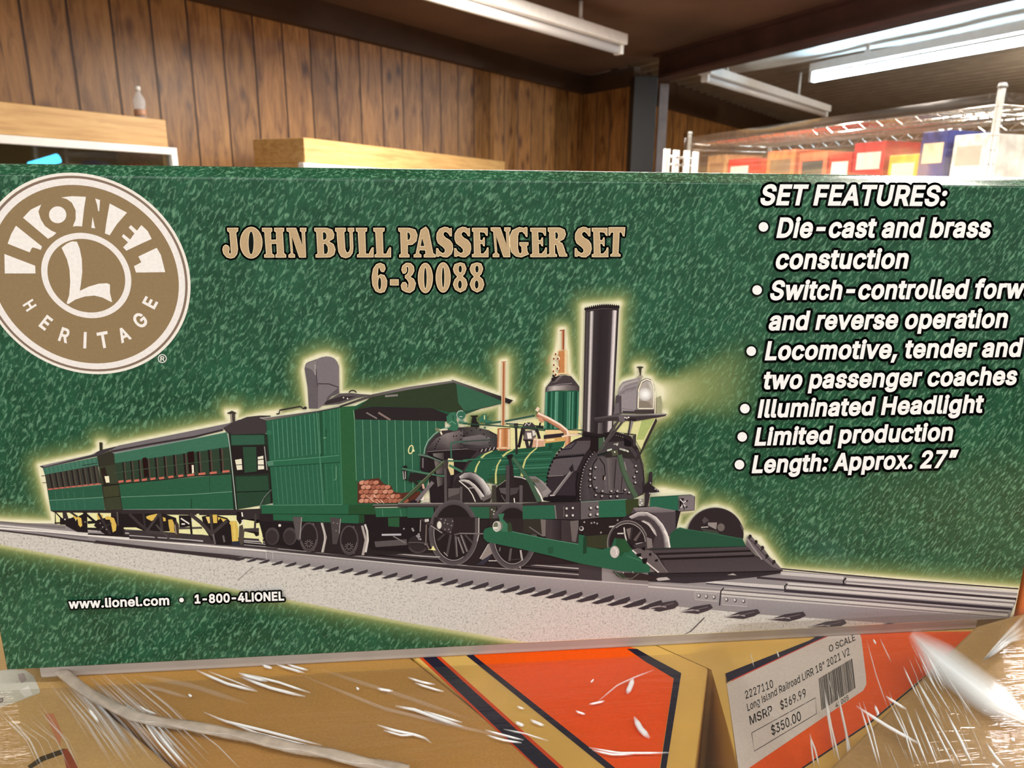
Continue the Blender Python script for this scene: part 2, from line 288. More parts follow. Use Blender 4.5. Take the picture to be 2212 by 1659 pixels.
'T':(537,'32,452 32,509 417,509 417,452 257,452 257,0 193,0 193,452'),
'U':(605,'259,-8 230,-7 203,-2 177,5 154,15 114,43 98,60 74,101 66,124 60,173 60,509 124,509 124,178 125,160 133,128 150,99 160,87 187,68 220,56 259,52 298,56 331,68 357,87 368,99 384,128 392,160 393,178 393,509 457,509 457,173 456,148 443,101 433,80 419,60 403,43 363,15 340,5 315,-2 288,-7'),
'W':(774,'155,0 16,509 82,509 163,196 187,94 197,40 189,40 211,145 306,509 380,509 462,196 486,94 497,40 488,40 510,145 603,509 670,509 530,0 455,0 351,391 336,475 350,475 335,395 318,323 230,0'),
'a':(477,'160,-9 126,-5 94,5 80,12 57,32 40,58 31,90 31,123 38,150 43,161 58,179 67,187 89,199 125,211 244,228 265,235 273,243 276,255 271,288 256,311 240,322 220,329 196,331 171,329 140,318 118,301 107,288 100,274 41,291 48,308 67,335 104,364 148,379 179,384 239,379 275,367 296,353 315,333 329,306 336,272 337,251 337,0 277,0 277,52 272,52 252,25 226,6 190,-6|170,45 187,46 216,53 239,66 257,83 269,104 275,126 276,190 259,182 134,159 117,150 103,139 95,124 92,105 94,87 102,72 121,56 130,52 149,47'),
'b':(512,'229,-8 198,-5 172,4 162,10 138,31 118,59 112,59 112,0 53,0 53,509 114,509 114,319 118,319 144,353 171,373 183,378 212,384 252,383 294,371 313,361 330,347 345,332 359,313 379,270 389,218 389,160 379,108 370,84 346,45 313,16 294,5 274,-2 252,-7|220,47 253,51 267,57 291,76 301,88 309,101 321,133 325,151 328,189 325,227 321,245 316,261 301,290 280,311 267,319 237,329 220,330 203,329 174,320 161,312 140,291 125,263 116,229 113,210 113,169 125,115 140,86 150,75 174,57 188,51'),
'c':(484,'207,-8 182,-7 137,6 117,16 98,30 82,46 68,64 46,108 36,159 34,187 40,243 46,268 68,312 82,330 98,346 137,371 182,383 221,384 234,383 272,373 295,362 315,349 332,332 347,312 362,277 303,262 290,289 270,311 242,325 207,330 189,329 158,319 145,310 134,300 115,274 108,258 99,224 96,187 99,151 108,117 115,102 134,76 158,57 173,51 207,46 243,52 271,66 292,89 304,117 363,102 354,78 334,46 306,21 261,-1 221,-8'),
'd':(512,'195,-8 172,-7 151,-2 130,5 111,16 94,29 79,45 55,84 39,133 35,160 35,218 39,245 46,270 66,313 79,332 95,347 112,361 131,371 173,383 213,384 241,378 253,373 280,353 306,319 311,319 311,509 372,509 372,0 313,0 313,59 307,59 287,31 263,10 241,-1 227,-5|205,47 236,51 250,57 263,65 284,86 293,100 305,132 309,150 312,189 309,229 305,247 293,278 284,291 275,302 251,320 221,329 205,330 187,329 157,319 133,301 124,290 108,261 103,245 99,227 96,189 99,151 103,133 115,101 124,88 134,76 158,57 172,51'),
'e':(492,'212,-8 185,-7 161,-2 117,16 98,30 68,64 56,85 46,108 35,159 35,215 39,242 55,290 67,311 97,346 115,359 135,370 180,383 221,384 251,379 294,361 319,341 331,329 350,299 363,263 368,242 370,219 371,169 75,169 75,221 338,221 310,202 307,237 303,254 291,282 283,294 263,314 237,326 222,329 189,329 159,321 135,304 116,282 103,256 99,241 96,211 97,157 104,122 110,106 118,92 139,70 151,61 179,50 195,47 224,47 244,50 263,56 271,61 292,80 306,105 365,91 353,63 345,51 335,39 311,19 283,4 266,-1 249,-5'),
'f':(342,'228,379 228,327 6,327 6,379|81,0 81,432 84,461 96,486 113,505 135,519 148,524 187,530 222,527 243,521 227,468 215,472 195,474 171,470 154,460 145,443 142,431 142,0'),
'g':(513,'207,-151 168,-148 150,-144 134,-140 105,-127 73,-101 64,-91 51,-69 101,-41 128,-72 154,-88 165,-92 192,-97 229,-96 249,-92 267,-85 282,-75 295,-62 304,-47 310,-28 311,68 306,68 287,41 263,21 241,11 212,5 173,6 152,10 132,17 95,39 80,53 55,90 39,136 35,163 35,220 46,271 66,314 80,332 112,361 131,371 152,378 173,383 213,384 242,378 273,360 288,346 308,319 313,319 313,379 372,379 372,-9 367,-54 360,-73 350,-90 324,-117 308,-127 291,-136 251,-147|205,59 222,60 251,68 264,75 285,95 300,121 309,154 312,172 312,212 300,264 285,291 275,303 251,320 222,329 205,330 188,329 158,320 145,312 124,290 115,277 103,246 99,229 96,193 99,155 103,138 116,108 124,96 134,85 158,68 172,63'),
'h':(498,'114,227 114,0 53,0 53,509 114,509 114,287 102,287 112,312 137,349 152,362 187,379 227,384 264,380 295,369 321,349 341,321 348,304 356,264 357,0 296,0 295,256 283,291 273,304 246,323 229,328 210,329 184,326 161,317 141,303 126,283 114,243'),
'i':(255,'53,0 53,379 114,379 114,0|84,443 60,449 44,468 41,483 44,499 54,512 67,521 84,524 100,521 114,512 126,491 126,475 119,461 107,449'),
'l':(277,'139,-2 119,-1 101,3 86,10 74,20 65,33 58,47 54,65 53,509 114,509 115,77 120,62 130,54 146,52 170,54 181,3 162,-1'),
'm':(698,'53,0 53,379 112,379 112,295 108,295 118,323 132,346 141,355 172,376 207,386 239,385 257,380 273,372 287,361 309,331 316,314 321,295 312,295 322,321 337,343 347,353 368,369 407,383 437,386 468,383 497,372 510,364 532,342 548,313 556,276 557,0 496,0 496,254 490,289 483,302 473,313 460,321 433,329 406,330 384,324 365,314 345,290 338,270 335,247 335,0 274,0 273,275 262,301 242,320 215,329 188,330 158,320 148,314 132,299 121,278 114,253 114,0'),
'n':(498,'114,227 114,0 53,0 53,379 112,379 112,287 102,287 112,312 137,349 152,362 187,379 227,384 264,380 295,369 321,349 341,321 348,304 356,264 357,0 296,0 295,256 283,291 273,304 246,323 229,328 210,329 184,326 161,317 141,303 126,283 114,243'),
'o':(503,'207,-8 182,-7 137,6 117,16 98,30 82,46 68,64 46,108 36,159 34,187 40,243 46,268 68,312 82,330 98,346 137,371 182,383 207,384 233,383 278,371 299,360 333,330 347,312 369,268 376,243 380,216 381,187 380,159 369,108 347,64 333,46 299,16 278,6 233,-7|207,46 242,51 257,57 282,76 300,102 307,117 316,151 319,187 316,224 307,258 300,274 282,300 257,319 242,325 226,329 207,330 189,329 158,319 134,300 115,274 108,258 99,224 96,187 99,151 108,117 115,102 134,76 158,57 173,51'),
'p':(512,'53,-143 53,379 112,379 112,319 118,319 137,346 152,360 171,373 183,378 212,384 252,383 294,371 313,361 345,332 370,293 379,270 389,218 389,160 379,108 370,84 346,45 330,29 294,5 252,-7 229,-8 198,-5 173,4 145,24 118,59 114,59 114,-143|220,47 253,51 267,57 291,76 301,88 309,101 321,133 325,151 328,189 325,227 321,245 316,261 301,290 280,311 267,319 237,329 220,330 203,329 174,320 161,312 140,291 125,263 116,229 113,210 113,169 125,115 140,86 150,75 174,57 188,51'),
'r':(347,'53,0 53,379 112,379 112,321 115,321 130,347 140,358 166,375 196,384 243,384 243,322 207,326 182,323 159,315 149,309 132,293 126,284 114,250 114,0'),
's':(453,'182,-8 128,-2 112,3 84,18 72,27 53,50 45,63 36,94 94,107 105,79 124,60 150,49 165,46 200,46 232,55 255,71 267,91 268,103 265,121 254,136 237,147 125,177 87,196 72,208 53,237 48,255 47,274 51,305 57,319 75,343 100,363 131,377 149,381 167,384 206,384 239,378 267,366 279,358 290,349 307,328 324,290 268,277 264,288 251,307 243,316 232,323 205,331 171,332 143,324 121,308 110,289 109,277 112,258 124,243 144,232 254,202 275,194 292,183 317,158 325,142 330,125 330,90 321,61 302,35 290,24 260,6 242,0 223,-5'),
't':(315,'204,379 204,327 6,327 6,379|65,471 126,471 126,98 128,76 136,61 150,53 170,50 202,54 213,2 192,-3 168,-4 145,-3 125,2 107,10 92,21 80,35 72,52 67,71 65,93'),
'u':(498,'182,-5 146,-1 115,11 101,20 78,44 62,76 54,116 53,139 53,379 114,379 114,144 115,123 119,105 137,75 150,64 164,56 200,50 226,53 249,62 259,69 276,86 289,109 293,122 296,153 296,379 357,379 357,0 298,0 298,92 307,92 297,67 286,47 272,30 257,17 222,0 203,-4'),
'v':(477,'163,0 17,379 84,379 165,155 206,21 184,21 224,155 305,379 371,379 226,0'),
'w':(655,'138,0 23,379 87,379 154,137 175,41 165,41 206,214 252,379 316,379 382,136 402,41 391,41 413,135 480,379 545,379 429,0 368,0 319,172 277,338 291,338 263,225 199,0'),
'x':(467,'21,0 171,218 171,171 29,379 100,379 207,206 175,206 233,306 282,379 352,379 209,169 209,214 358,0 287,0 231,85 173,182 205,182 148,85 91,0'),
'”':(388,'52,318 82,509 151,509 98,318|175,318 205,509 274,509 222,318'),
}
GLYPH['V'] = (568, '204,0 16,509 84,509 192,206 215,137 248,31 235,31 267,138 290,206 395,509 463,509 278,0')
# ================================================================ the train set box
BOX_Y = 0.3769; BOX_O = Vector((0.058, BOX_Y, 1.2312))
BX0, BX1, BZ0, BZ1 = -0.2490 - BOX_O.x, 0.3678 - BOX_O.x, 1.2401 - BOX_O.z, 1.5158 - BOX_O.z
def L(p):                                    # photo pixel -> (x, z) on the printed front of the box
    w = at_y(p[0], p[1], BOX_Y); return (w.x - BOX_O.x, w.z - BOX_O.z)
def cr(ox, oy, s): return lambda *pts: [(ox + x / s, oy + y / s) for x, y in pts]
def loc2px(x, z):                            # numpy arrays: box-local -> photo pixel (to shape the printed halo)
    X = x + BOX_O.x; Z = z + BOX_O.z - EYE
    c = [RC[k, 0] * X - RC[k, 1] * Z + RC[k, 2] * BOX_Y for k in range(3)]
    return c[0] / c[2] * FPX + PCX, c[1] / c[2] * FPX + PCY

def ink_material(name, stone=False):
    m, nt, b = nodes_of(name); b.inputs['Roughness'].default_value = 0.36; b.inputs['Specular IOR Level'].default_value = 0.10
    a = nt.nodes.new('ShaderNodeAttribute'); a.attribute_name = 'ink'
    c = a.outputs['Color']
    v = mapped(nt, (1, 1, 1))
    if stone:
        n1 = noise_t(nt, v, 900, 3, 0.6, 0.5); n2 = noise_t(nt, v, 420, 2, 0.5)
        r1 = ramp(nt, n1, [(0.36, G1(0.62)), (0.46, G1(0.97)), (0.7, G1(1.05))])
        r2 = ramp(nt, n2, [(0.3, G1(0.93)), (0.7, G1(1.05))])
        c = mixc(nt, 1.0, mixc(nt, 1.0, c, r1, 'MULTIPLY'), r2, 'MULTIPLY')
    else:
        n1 = noise_t(nt, v, 650, 3, 0.6)
        c = mixc(nt, 1.0, c, ramp(nt, n1, [(0.3, G1(0.94)), (0.7, G1(1.05))]), 'MULTIPLY')
    nt.links.new(c, b.inputs['Base Color']); return m
M_ink = ink_material('printed_ink'); M_stone = ink_material('printed_ballast_ink', True)

class Ink:
    """flat printed shapes on the box front, one above the other by a micrometre"""
    def __init__(s, base_um): s.v = []; s.f = []; s.c = []; s.y = -base_um * 1e-6
    def up(s): s.y -= 1e-6
    def addv(s, p, c): x, z = L(p); s.v.append((x, s.y, z)); s.c.append(lin(c)); return len(s.v) - 1
    def fill(s, pts, c):
        s.up(); cs = c if isinstance(c, list) else [c] * len(pts)
        s.f.append([s.addv(p, k) for p, k in zip(pts, cs)])
    def holes(s, loops, c):                    # outlines filled by winding number, so overlapping strokes join
        s.up(); vs = []; es = []
        for l in loops:
            n0 = len(vs); vs += [Vector(q) for q in l]; es += [(n0 + i, n0 + (i + 1) % len(l)) for i in range(len(l))]
        ov, oe, of = geometry.delaunay_2d_cdt(vs, es, [], 0, 1e-5)[:3]
        idx = {}
        for t in of:
            cx = sum(ov[i].x for i in t) / len(t); cy = sum(ov[i].y for i in t) / len(t); w = 0
            for l in loops:
                for (x0, y0), (x1, y1) in zip(l, l[1:] + l[:1]):
                    if (y0 <= cy) != (y1 <= cy) and x0 + (x1 - x0) * (cy - y0) / (y1 - y0) > cx: w += 1 if y1 > y0 else -1
            if w:
                for i in t:
                    if i not in idx: idx[i] = s.addv(ov[i], c)
                s.f.append([idx[i] for i in t])
    def strip(s, A, B, ca, cb=None):
        s.up(); n = len(A); cb = ca if cb is None else cb
        ca = ca if isinstance(ca, list) else [ca] * n; cb = cb if isinstance(cb, list) else [cb] * n
        ia = [s.addv(p, k) for p, k in zip(A, ca)]; ib = [s.addv(p, k) for p, k in zip(B, cb)]
        for i in range(n - 1): s.f.append([ia[i], ia[i + 1], ib[i + 1], ib[i]])
    def bands(s, TL, TR, BR, BL, stops):
        A = [(TL[0] + (TR[0] - TL[0]) * t, TL[1] + (TR[1] - TL[1]) * t) for t, _ in stops]
        B = [(BL[0] + (BR[0] - BL[0]) * t, BL[1] + (BR[1] - BL[1]) * t) for t, _ in stops]
        s.strip(A, B, [c for _, c in stops])
    def line(s, pts, w, c, w2=None):
        n = len(pts); A = []; B = []
        for i, p in enumerate(pts):
            a = pts[max(0, i - 1)]; b = pts[min(n - 1, i + 1)]
            dx, dy = b[0] - a[0], b[1] - a[1]; l = math.hypot(dx, dy) or 1
            h = (w + ((w2 if w2 is not None else w) - w) * i / max(1, n - 1)) / 2
            nx, ny = -dy / l * h, dx / l * h
            A.append((p[0] + nx, p[1] + ny)); B.append((p[0] - nx, p[1] - ny))
        s.strip(A, B, c)
    def lines(s, segs, w, c):
        for g in segs: s.line(g, w, c)
    def arc(s, cx, cy, rx, ry, a0, a1, rot=0.0, n=28):
        out = []
        for i in range(n + 1):
            t = math.radians(a0 + (a1 - a0) * i / n); x, y = rx * math.cos(t), -ry * math.sin(t)
            r = math.radians(rot); out.append((cx + x * math.cos(r) - y * math.sin(r), cy + x * math.sin(r) + y * math.cos(r)))
        return out
    def ell(s, cx, cy, rx, ry, c, rot=0.0, n=20): s.fill(s.arc(cx, cy, rx, ry, 0, 360 - 360 / n, rot, n - 1), c)
    def ring(s, cx, cy, rx, ry, th, c, a0=0, a1=360, rot=0.0, c2=None, thy=None, n=32):
        thy = th if thy is None else thy
        s.strip(s.arc(cx, cy, rx, ry, a0, a1, rot, n), s.arc(cx, cy, rx - th, ry - thy, a0, a1, rot, n), c, c2)
    def dots(s, pts, r, c):
        for p in pts: s.ell(p[0], p[1], r, r, c, n=8)
    def along(s, pts, n):
        d = [0]
        for a, b in zip(pts, pts[1:]): d.append(d[-1] + math.hypot(b[0] - a[0], b[1] - a[1]))
        out = []
        for i in range(n):
            t = d[-1] * i / (n - 1); k = 0
            while k < len(d) - 2 and d[k + 1] < t: k += 1
            u = (t - d[k]) / max(1e-9, d[k + 1] - d[k]); a, b = pts[k], pts[k + 1]
            out.append((a[0] + (b[0] - a[0]) * u, a[1] + (b[1] - a[1]) * u))
        return out
    def outline(s, loops, w, c):               # a stroked border round closed loops
        for l in loops:
            n = len(l); s.up()
            for i in range(n):
                a, b = l[i], l[(i + 1) % n]; dx, dy = b[0] - a[0], b[1] - a[1]; d = math.hypot(dx, dy)
                if d < 1e-6: continue
                nx, ny = -dy / d * w, dx / d * w
                s.f.append([s.addv(q, c) for q in ((a[0] + nx, a[1] + ny), (b[0] + nx, b[1] + ny), (b[0] - nx, b[1] - ny), (a[0] - nx, a[1] - ny))])
                s.f.append([s.addv((a[0] + w * math.cos(t * math.pi / 4), a[1] + w * math.sin(t * math.pi / 4)), c) for t in range(8)])
    def build(s, name, parent, mat=None):
        # keep everything on the printed face: clamp to the lid's edges
        s.v = [(min(max(x, BX0 + 0.0006), BX1 - 0.0006), y, min(max(z, BZ0 + 0.0004), BZ1 - 0.002)) for x, y, z in s.v]
        o = mesh_obj(name, s.v, s.f, mat or M_ink, parent)
        at = o.data.attributes.new('ink', 'FLOAT_COLOR', 'POINT'); at.data.foreach_set('color', np.array(s.c, dtype=np.float32).ravel())
        return o

# ---------------------------------------------------------------- lettering
def glyph(ch):
    bx, s = GLYPH[ch]; return bx - 88, [[tuple(map(int, q.split(','))) for q in c.split(' ')] for c in s.split('|') if c]
def area2(l): return sum(a[0] * b[1] - b[0] * a[1] for a, b in zip(l, l[1:] + l[:1]))
def grow(loops, d):
    if not loops or d == 0: return loops
    sg = 1 if area2(max(loops, key=lambda l: abs(area2(l)))) > 0 else -1
    out = []
    for l in loops:
        c = [l[0]]
        for q in l[1:]:
            if math.hypot(q[0] - c[-1][0], q[1] - c[-1][1]) > 7 or d < 3: c.append(q)
        if len(c) > 3 and math.hypot(c[0][0] - c[-1][0], c[0][1] - c[-1][1]) <= 7 and d >= 3: c.pop()
        l = c; n = len(l); r = []
        for i in range(n):
            p, a, b = l[i], l[i - 1], l[(i + 1) % n]
            e1 = Vector((p[0] - a[0], p[1] - a[1])).normalized(); e2 = Vector((b[0] - p[0], b[1] - p[1])).normalized()
            n1 = Vector((e1.y, -e1.x)) * sg; n2 = Vector((e2.y, -e2.x)) * sg
            m = (n1 + n2); k = max(0.45, 1 + n1.dot(n2)); q = Vector(p) + m * (d / k); r.append((q.x, q.y))
        out.append(r)
    return out
def text_loops(txt, p0, p1, cap, shear=0.0, bold=0.0, track=0.0, plane=None):
    """outlines of a line of lettering from pixel p0 to p1 (baseline ends), cap height `cap` in pixels, as pixel loops"""
    adv = 0; gl = []
    for ch in txt:
        if ch == ' ': adv += 196 + track; continue
        a, ls = glyph(ch); gl.append((adv, ls)); adv += a + track + bold * 0.8
    xs = [o + q[0] for o, ls in gl for l in ls for q in l]; x0, x1 = min(xs) - bold, max(xs) + bold
    sx = math.hypot(p1[0] - p0[0], p1[1] - p0[1]) / (x1 - x0); sy = cap / (509.0 + bold)
    ux, uy = (p1[0] - p0[0]) / (x1 - x0), (p1[1] - p0[1]) / (x1 - x0)
    vx, vy = uy / sx * sy, -ux / sx * sy
    out = []
    for o, ls in gl:
        G = []
        for l in grow(ls, bold):
            G.append([(p0[0] + (o + x - x0) * ux + y * (vx + shear * -vy), p0[1] + (o + x - x0) * uy + y * (vy + shear * vx)) for x, y in l])
        out.append(G)
    return out
def draw_text(ink, glyphs, c, ow=0.0, oc=None):
    if ow:
        y = ink.y
        for G in glyphs:
            outer = [l for l in G if abs(area2(l)) > 0]
            if outer:
                sg = area2(max(outer, key=lambda l: abs(area2(l)))) > 0
                for l in outer:
                    if (area2(l) > 0) == sg: ink.fill(l, oc)
            ink.outline(G, ow, oc)
    for G in glyphs: ink.holes(G, c)
# ---------------------------------------------------------------- halo printed round the train
TRACK = [(-60, 1124), (118, 1131), (700, 1150), (1690, 1232), (2260, 1279), (2230, 1420), (1141, 1391), (888, 1346), (617, 1294), (400, 1251), (0, 1176), (-60, 1166)]
SIL = [[(85, 1006), (197, 982), (218, 968), (256, 962), (494, 914), (560, 897), (603, 890), (605, 1150), (118, 1130), (112, 1103)],
       [(575, 908), (700, 878), (803, 855), (978, 820), (1108, 863), (1057, 877), (1000, 890), (1000, 1190), (575, 1150)],
       [(668, 880), (657, 800), (662, 782), (690, 770), (707, 768), (728, 776), (733, 800), (733, 850), (800, 852)],
       [(214, 957), (224, 957), (222, 975), (216, 975)], [(490, 889), (511, 889), (506, 915), (497, 915)],
       [(1000, 930), (1060, 925), (1080, 918), (1180, 905), (1250, 910), (1330, 900), (1372, 965), (1385, 1060), (1430, 1058), (1495, 1070),
        (1497, 1100), (1465, 1105), (1462, 1137), (1605, 1160), (1640, 1175), (1688, 1230), (1300, 1240), (1000, 1230)],
       [(1480, 1142), (1500, 1115), (1520, 1100), (1547, 1094), (1575, 1103), (1595, 1125), (1603, 1160)],
       [(1608, 1152), (1640, 1165), (1688, 1230), (1600, 1232)], [(1083, 782), (1092, 780), (1092, 925), (1083, 925)],
       [(1178, 842), (1180, 830), (1198, 812), (1196, 775), (1205, 755), (1210, 712), (1218, 712), (1224, 756), (1228, 805), (1250, 835), (1250, 930), (1175, 930)],
       [(1261, 662), (1338, 656), (1335, 668), (1325, 935), (1258, 935)],
       [(1334, 845), (1345, 825), (1378, 815), (1375, 792), (1389, 792), (1386, 812), (1405, 818), (1414, 840), (1412, 890), (1436, 893), (1412, 905), (1370, 962), (1330, 905)],
       TRACK]
def halo(px, py):
    d2 = np.full(px.shape, 1e9)
    for poly in SIL:
        P = np.array(poly, float); Q = np.roll(P, -1, 0); ins = np.zeros(px.shape, bool)
        for (ax, ay), (bx, by) in zip(P, Q):
            dx, dy = bx - ax, by - ay; t = np.clip(((px - ax) * dx + (py - ay) * dy) / (dx * dx + dy * dy), 0, 1)
            d2 = np.minimum(d2, (px - ax - t * dx) ** 2 + (py - ay - t * dy) ** 2)
            with np.errstate(divide='ignore', invalid='ignore'):
                ins ^= ((ay > py) != (by > py)) & (px < (bx - ax) * (py - ay) / (by - ay + 1e-12) + ax)
        d2[ins] = 0
    d = np.sqrt(d2)
    g = np.where(d < 4, 1.0, 0.20 + 0.80 * np.exp(-(d - 4) / 7.0)) * np.clip((50 - d) / 34, 0, 1)
    low = np.clip((py - (1176 + px * 0.19) + 8) / 10, 0, 1) * (py > 1150)     # thinner along the ballast's lower edge
    g = g * (1 - 0.35 * low)
    dx = px - 1405; cone = np.exp(-np.abs(((py - 856) + 0.17 * dx) / (24 + 0.27 * np.maximum(dx, 0))) ** 3) * np.exp(-np.maximum(dx, 0) / 150.0) * np.clip((260 - dx) / 90, 0, 1) * (dx > 0)
    return np.clip(np.maximum(g, 0) + 0.85 * cone, 0, 1)

# ---------------------------------------------------------------- carton lid with the printed leather ground
def leather_material():
    m, nt, b = nodes_of('printed_green_leather'); b.inputs['Roughness'].default_value = 0.2; b.inputs['Specular IOR Level'].default_value = 0.4
    tc = nt.nodes.new('ShaderNodeTexCoord')
    def mp(scale, rot):
        r = nt.nodes.new('ShaderNodeMapping'); r.inputs['Rotation'].default_value = (0, math.radians(rot), 0)
        s = nt.nodes.new('ShaderNodeMapping'); s.inputs['Scale'].default_value = scale
        nt.links.new(tc.outputs['Object'], r.inputs['Vector']); nt.links.new(r.outputs[0], s.inputs['Vector']); return s.outputs[0]
    f1 = noise_t(nt, mp((1.0, 1.0, 0.36), -30), 640, 3, 0.55, 0.5)
    f2 = noise_t(nt, mp((1.0, 1.0, 0.7), -40), 900, 2, 0.5, 0.6)
    big = noise_t(nt, mp((1, 1, 1), 0), 26, 3, 0.5)
    ground = ramp(nt, big, [(0.3, lin((28, 72, 47))), (0.7, lin((36, 90, 62)))])
    k1 = ramp(nt, f1, [(0.51, G1(0)), (0.59, G1(0.5)), (0.70, G1(0.95))])
    k2 = ramp(nt, f2, [(0.60, G1(0)), (0.74, G1(0.5))])
    c = mixc(nt, k2, ground, lin((66, 114, 84)))
    c = mixc(nt, k1, c, lin((108, 156, 122)))
    dk = noise_t(nt, mp((1.0, 1.0, 0.5), -32), 300, 2, 0.5, 0.6)
    c = mixc(nt, 1.0, c, ramp(nt, dk, [(0.35, G1(0.78)), (0.6, G1(1.05))]), 'MULTIPLY')
    a = nt.nodes.new('ShaderNodeAttribute'); a.attribute_name = 'halo'
    gcol = ramp(nt, a.outputs['Fac'], [(0.0, lin((96, 128, 72))), (0.4, lin((160, 168, 104))), (0.75, lin((214, 210, 158))), (1.0, lin((244, 238, 202)))])
    gf = ramp(nt, a.outputs['Fac'], [(0.0, G1(0)), (0.15, G1(0.34)), (0.5, G1(0.8)), (1.0, G1(1))])
    c = mixc(nt, gf, c, gcol)
    nt.links.new(c, b.inputs['Base Color'])
    bp = nt.nodes.new('ShaderNodeBump'); bp.inputs['Strength'].default_value = 0.12; bp.inputs['Distance'].default_value = 0.0006
    wv = noise_t(nt, mp((1, 1, 1), 0), 60, 3, 0.5); nt.links.new(wv, bp.inputs['Height']); nt.links.new(bp.outputs[0], b.inputs['Normal'])
    return m
M_leather = leather_material()
M_board = plain('grey_paperboard', (176, 166, 158), 0.6, var=0.06, scale=40)

box = empty('train_set_box', BOX_O)
tag(box, 'long green train set box with gold round emblem and locomotive picture, standing on wrapped cartons', 'box')
DEP = 0.115
def path(lo, hi, r_lo, r_hi, b_lo, b_hi, n):
    out = [(lo, DEP), (lo, DEP * 0.5), (lo, b_lo)]
    for k in range(1, 6):
        t = k / 6 * math.pi / 2; out.append((lo + r_lo * (1 - math.cos(t)), b_lo * (1 - math.sin(t))))
    for i in range(n + 1): out.append((lo + r_lo + (hi - r_hi - lo - r_lo) * i / n, 0.0))
    for k in range(1, 6):
        t = k / 6 * math.pi / 2; out.append((hi - r_hi * (1 - math.sin(t)), b_hi * (1 - math.cos(t))))
    out += [(hi, b_hi), (hi, DEP * 0.5), (hi, DEP)]; return out
cols = path(BX0 - 0.0012, BX1 + 0.0012, 0.0016, 0.0016, 0.003, 0.003, 520)
rows = path(BZ0 - 0.0004, BZ1 + 0.0004, 0.0006, 0.0050, 0.0012, 0.0075, 232)
zc = BZ1 + 0.0004 - 0.0056                      # creased shoulder along the top edge
rows = [r for r in rows if r[0] < zc - 0.0008 and not (r[1] >= 0.0012 and r[0] > 0.1)]
rows += [(zc - 0.0006, 0.0), (zc - 0.0002, 0.0001), (zc + 0.0002, 0.0004), (zc + 0.0005, 0.0009), (zc + 0.0030, 0.0045), (zc + 0.0048, 0.0072), (zc + 0.0054, 0.0086), (zc + 0.0056, 0.0105), (zc + 0.0056, DEP * 0.5), (zc + 0.0056, DEP)]
nx, nz = len(cols), len(rows)
V = [(x, max(yc, yr), z) for (z, yr) in rows for (x, yc) in cols]
F = [(j * nx + i, j * nx + i + 1, (j + 1) * nx + i + 1, (j + 1) * nx + i) for j in range(nz - 1) for i in range(nx - 1)]
F.append([i for i in range(nx)] + [j * nx + nx - 1 for j in range(1, nz)] + [(nz - 1) * nx + i for i in range(nx - 2, -1, -1)] + [j * nx for j in range(nz - 2, 0, -1)])
lid = mesh_obj('lid', V, F, M_leather, box, smooth=True)
va = np.array(V); hx, hy = loc2px(va[:, 0], va[:, 2]); hv = halo(hx, hy); hv[va[:, 1] > 0.002] *= 0.0
at = lid.data.attributes.new('halo', 'FLOAT', 'POINT'); at.data.foreach_set('value', hv.astype(np.float32))
bm = bmesh.new(); add_box(bm, (BX0 + 0.015, 0.0026, 0.0), (BX1 - 0.022, DEP - 0.004, 0.05), 0.0012)
tray = bm_obj('tray', bm, M_board, box); tray['label'] = 'plain grey board edge of the inner tray'

# ---------------------------------------------------------------- round emblem
WHT = (246, 238, 232); GOLD = (150, 126, 92); GOLDD = (138, 116, 100)
e = Ink(60)
ecx, ecy = (-842.7, -231.0); er = 196.5
KP = 0.391 / 1534
ux0 = 0.391 * RC[2, 0]; uz0 = -0.391 * RC[2, 1]
def EP(x, y): return (ux0 + x * KP - BOX_O.x, uz0 - y * KP + EYE - BOX_O.z)   # plane units -> box local
def disc(ink, r, c, cx=ecx, cy=ecy, n=96):
    ink.up(); f = []
    for i in range(n):
        t = 2 * math.pi * i / n; x, z = EP(cx + r * math.cos(t), cy + r * math.sin(t))
        ink.v.append((x, ink.y, z)); ink.c.append(lin(c)); f.append(len(ink.v) - 1)
    ink.f.append(f)
disc(e, er * 1.0, (246, 238, 226)); disc(e, er * 0.972, GOLDD); disc(e, er * 0.948, WHT); disc(e, er * 0.886, GOLD)
lg = cr(0, 360, 3.607)
def P2(*pts): return lg(*pts)
icx = (675 / 3.607, 360 + 853 / 3.607); q = L(icx); icu = ((q[0] + BOX_O.x - ux0) / KP, (EYE + uz0 - q[1] - BOX_O.z) / KP)
disc(e, er * 0.424, WHT, *icu); disc(e, er * 0.366, GOLD, *icu)
emb = e.build('emblem', box); emb['label'] = 'gold round emblem with white rings'
e = Ink(80)
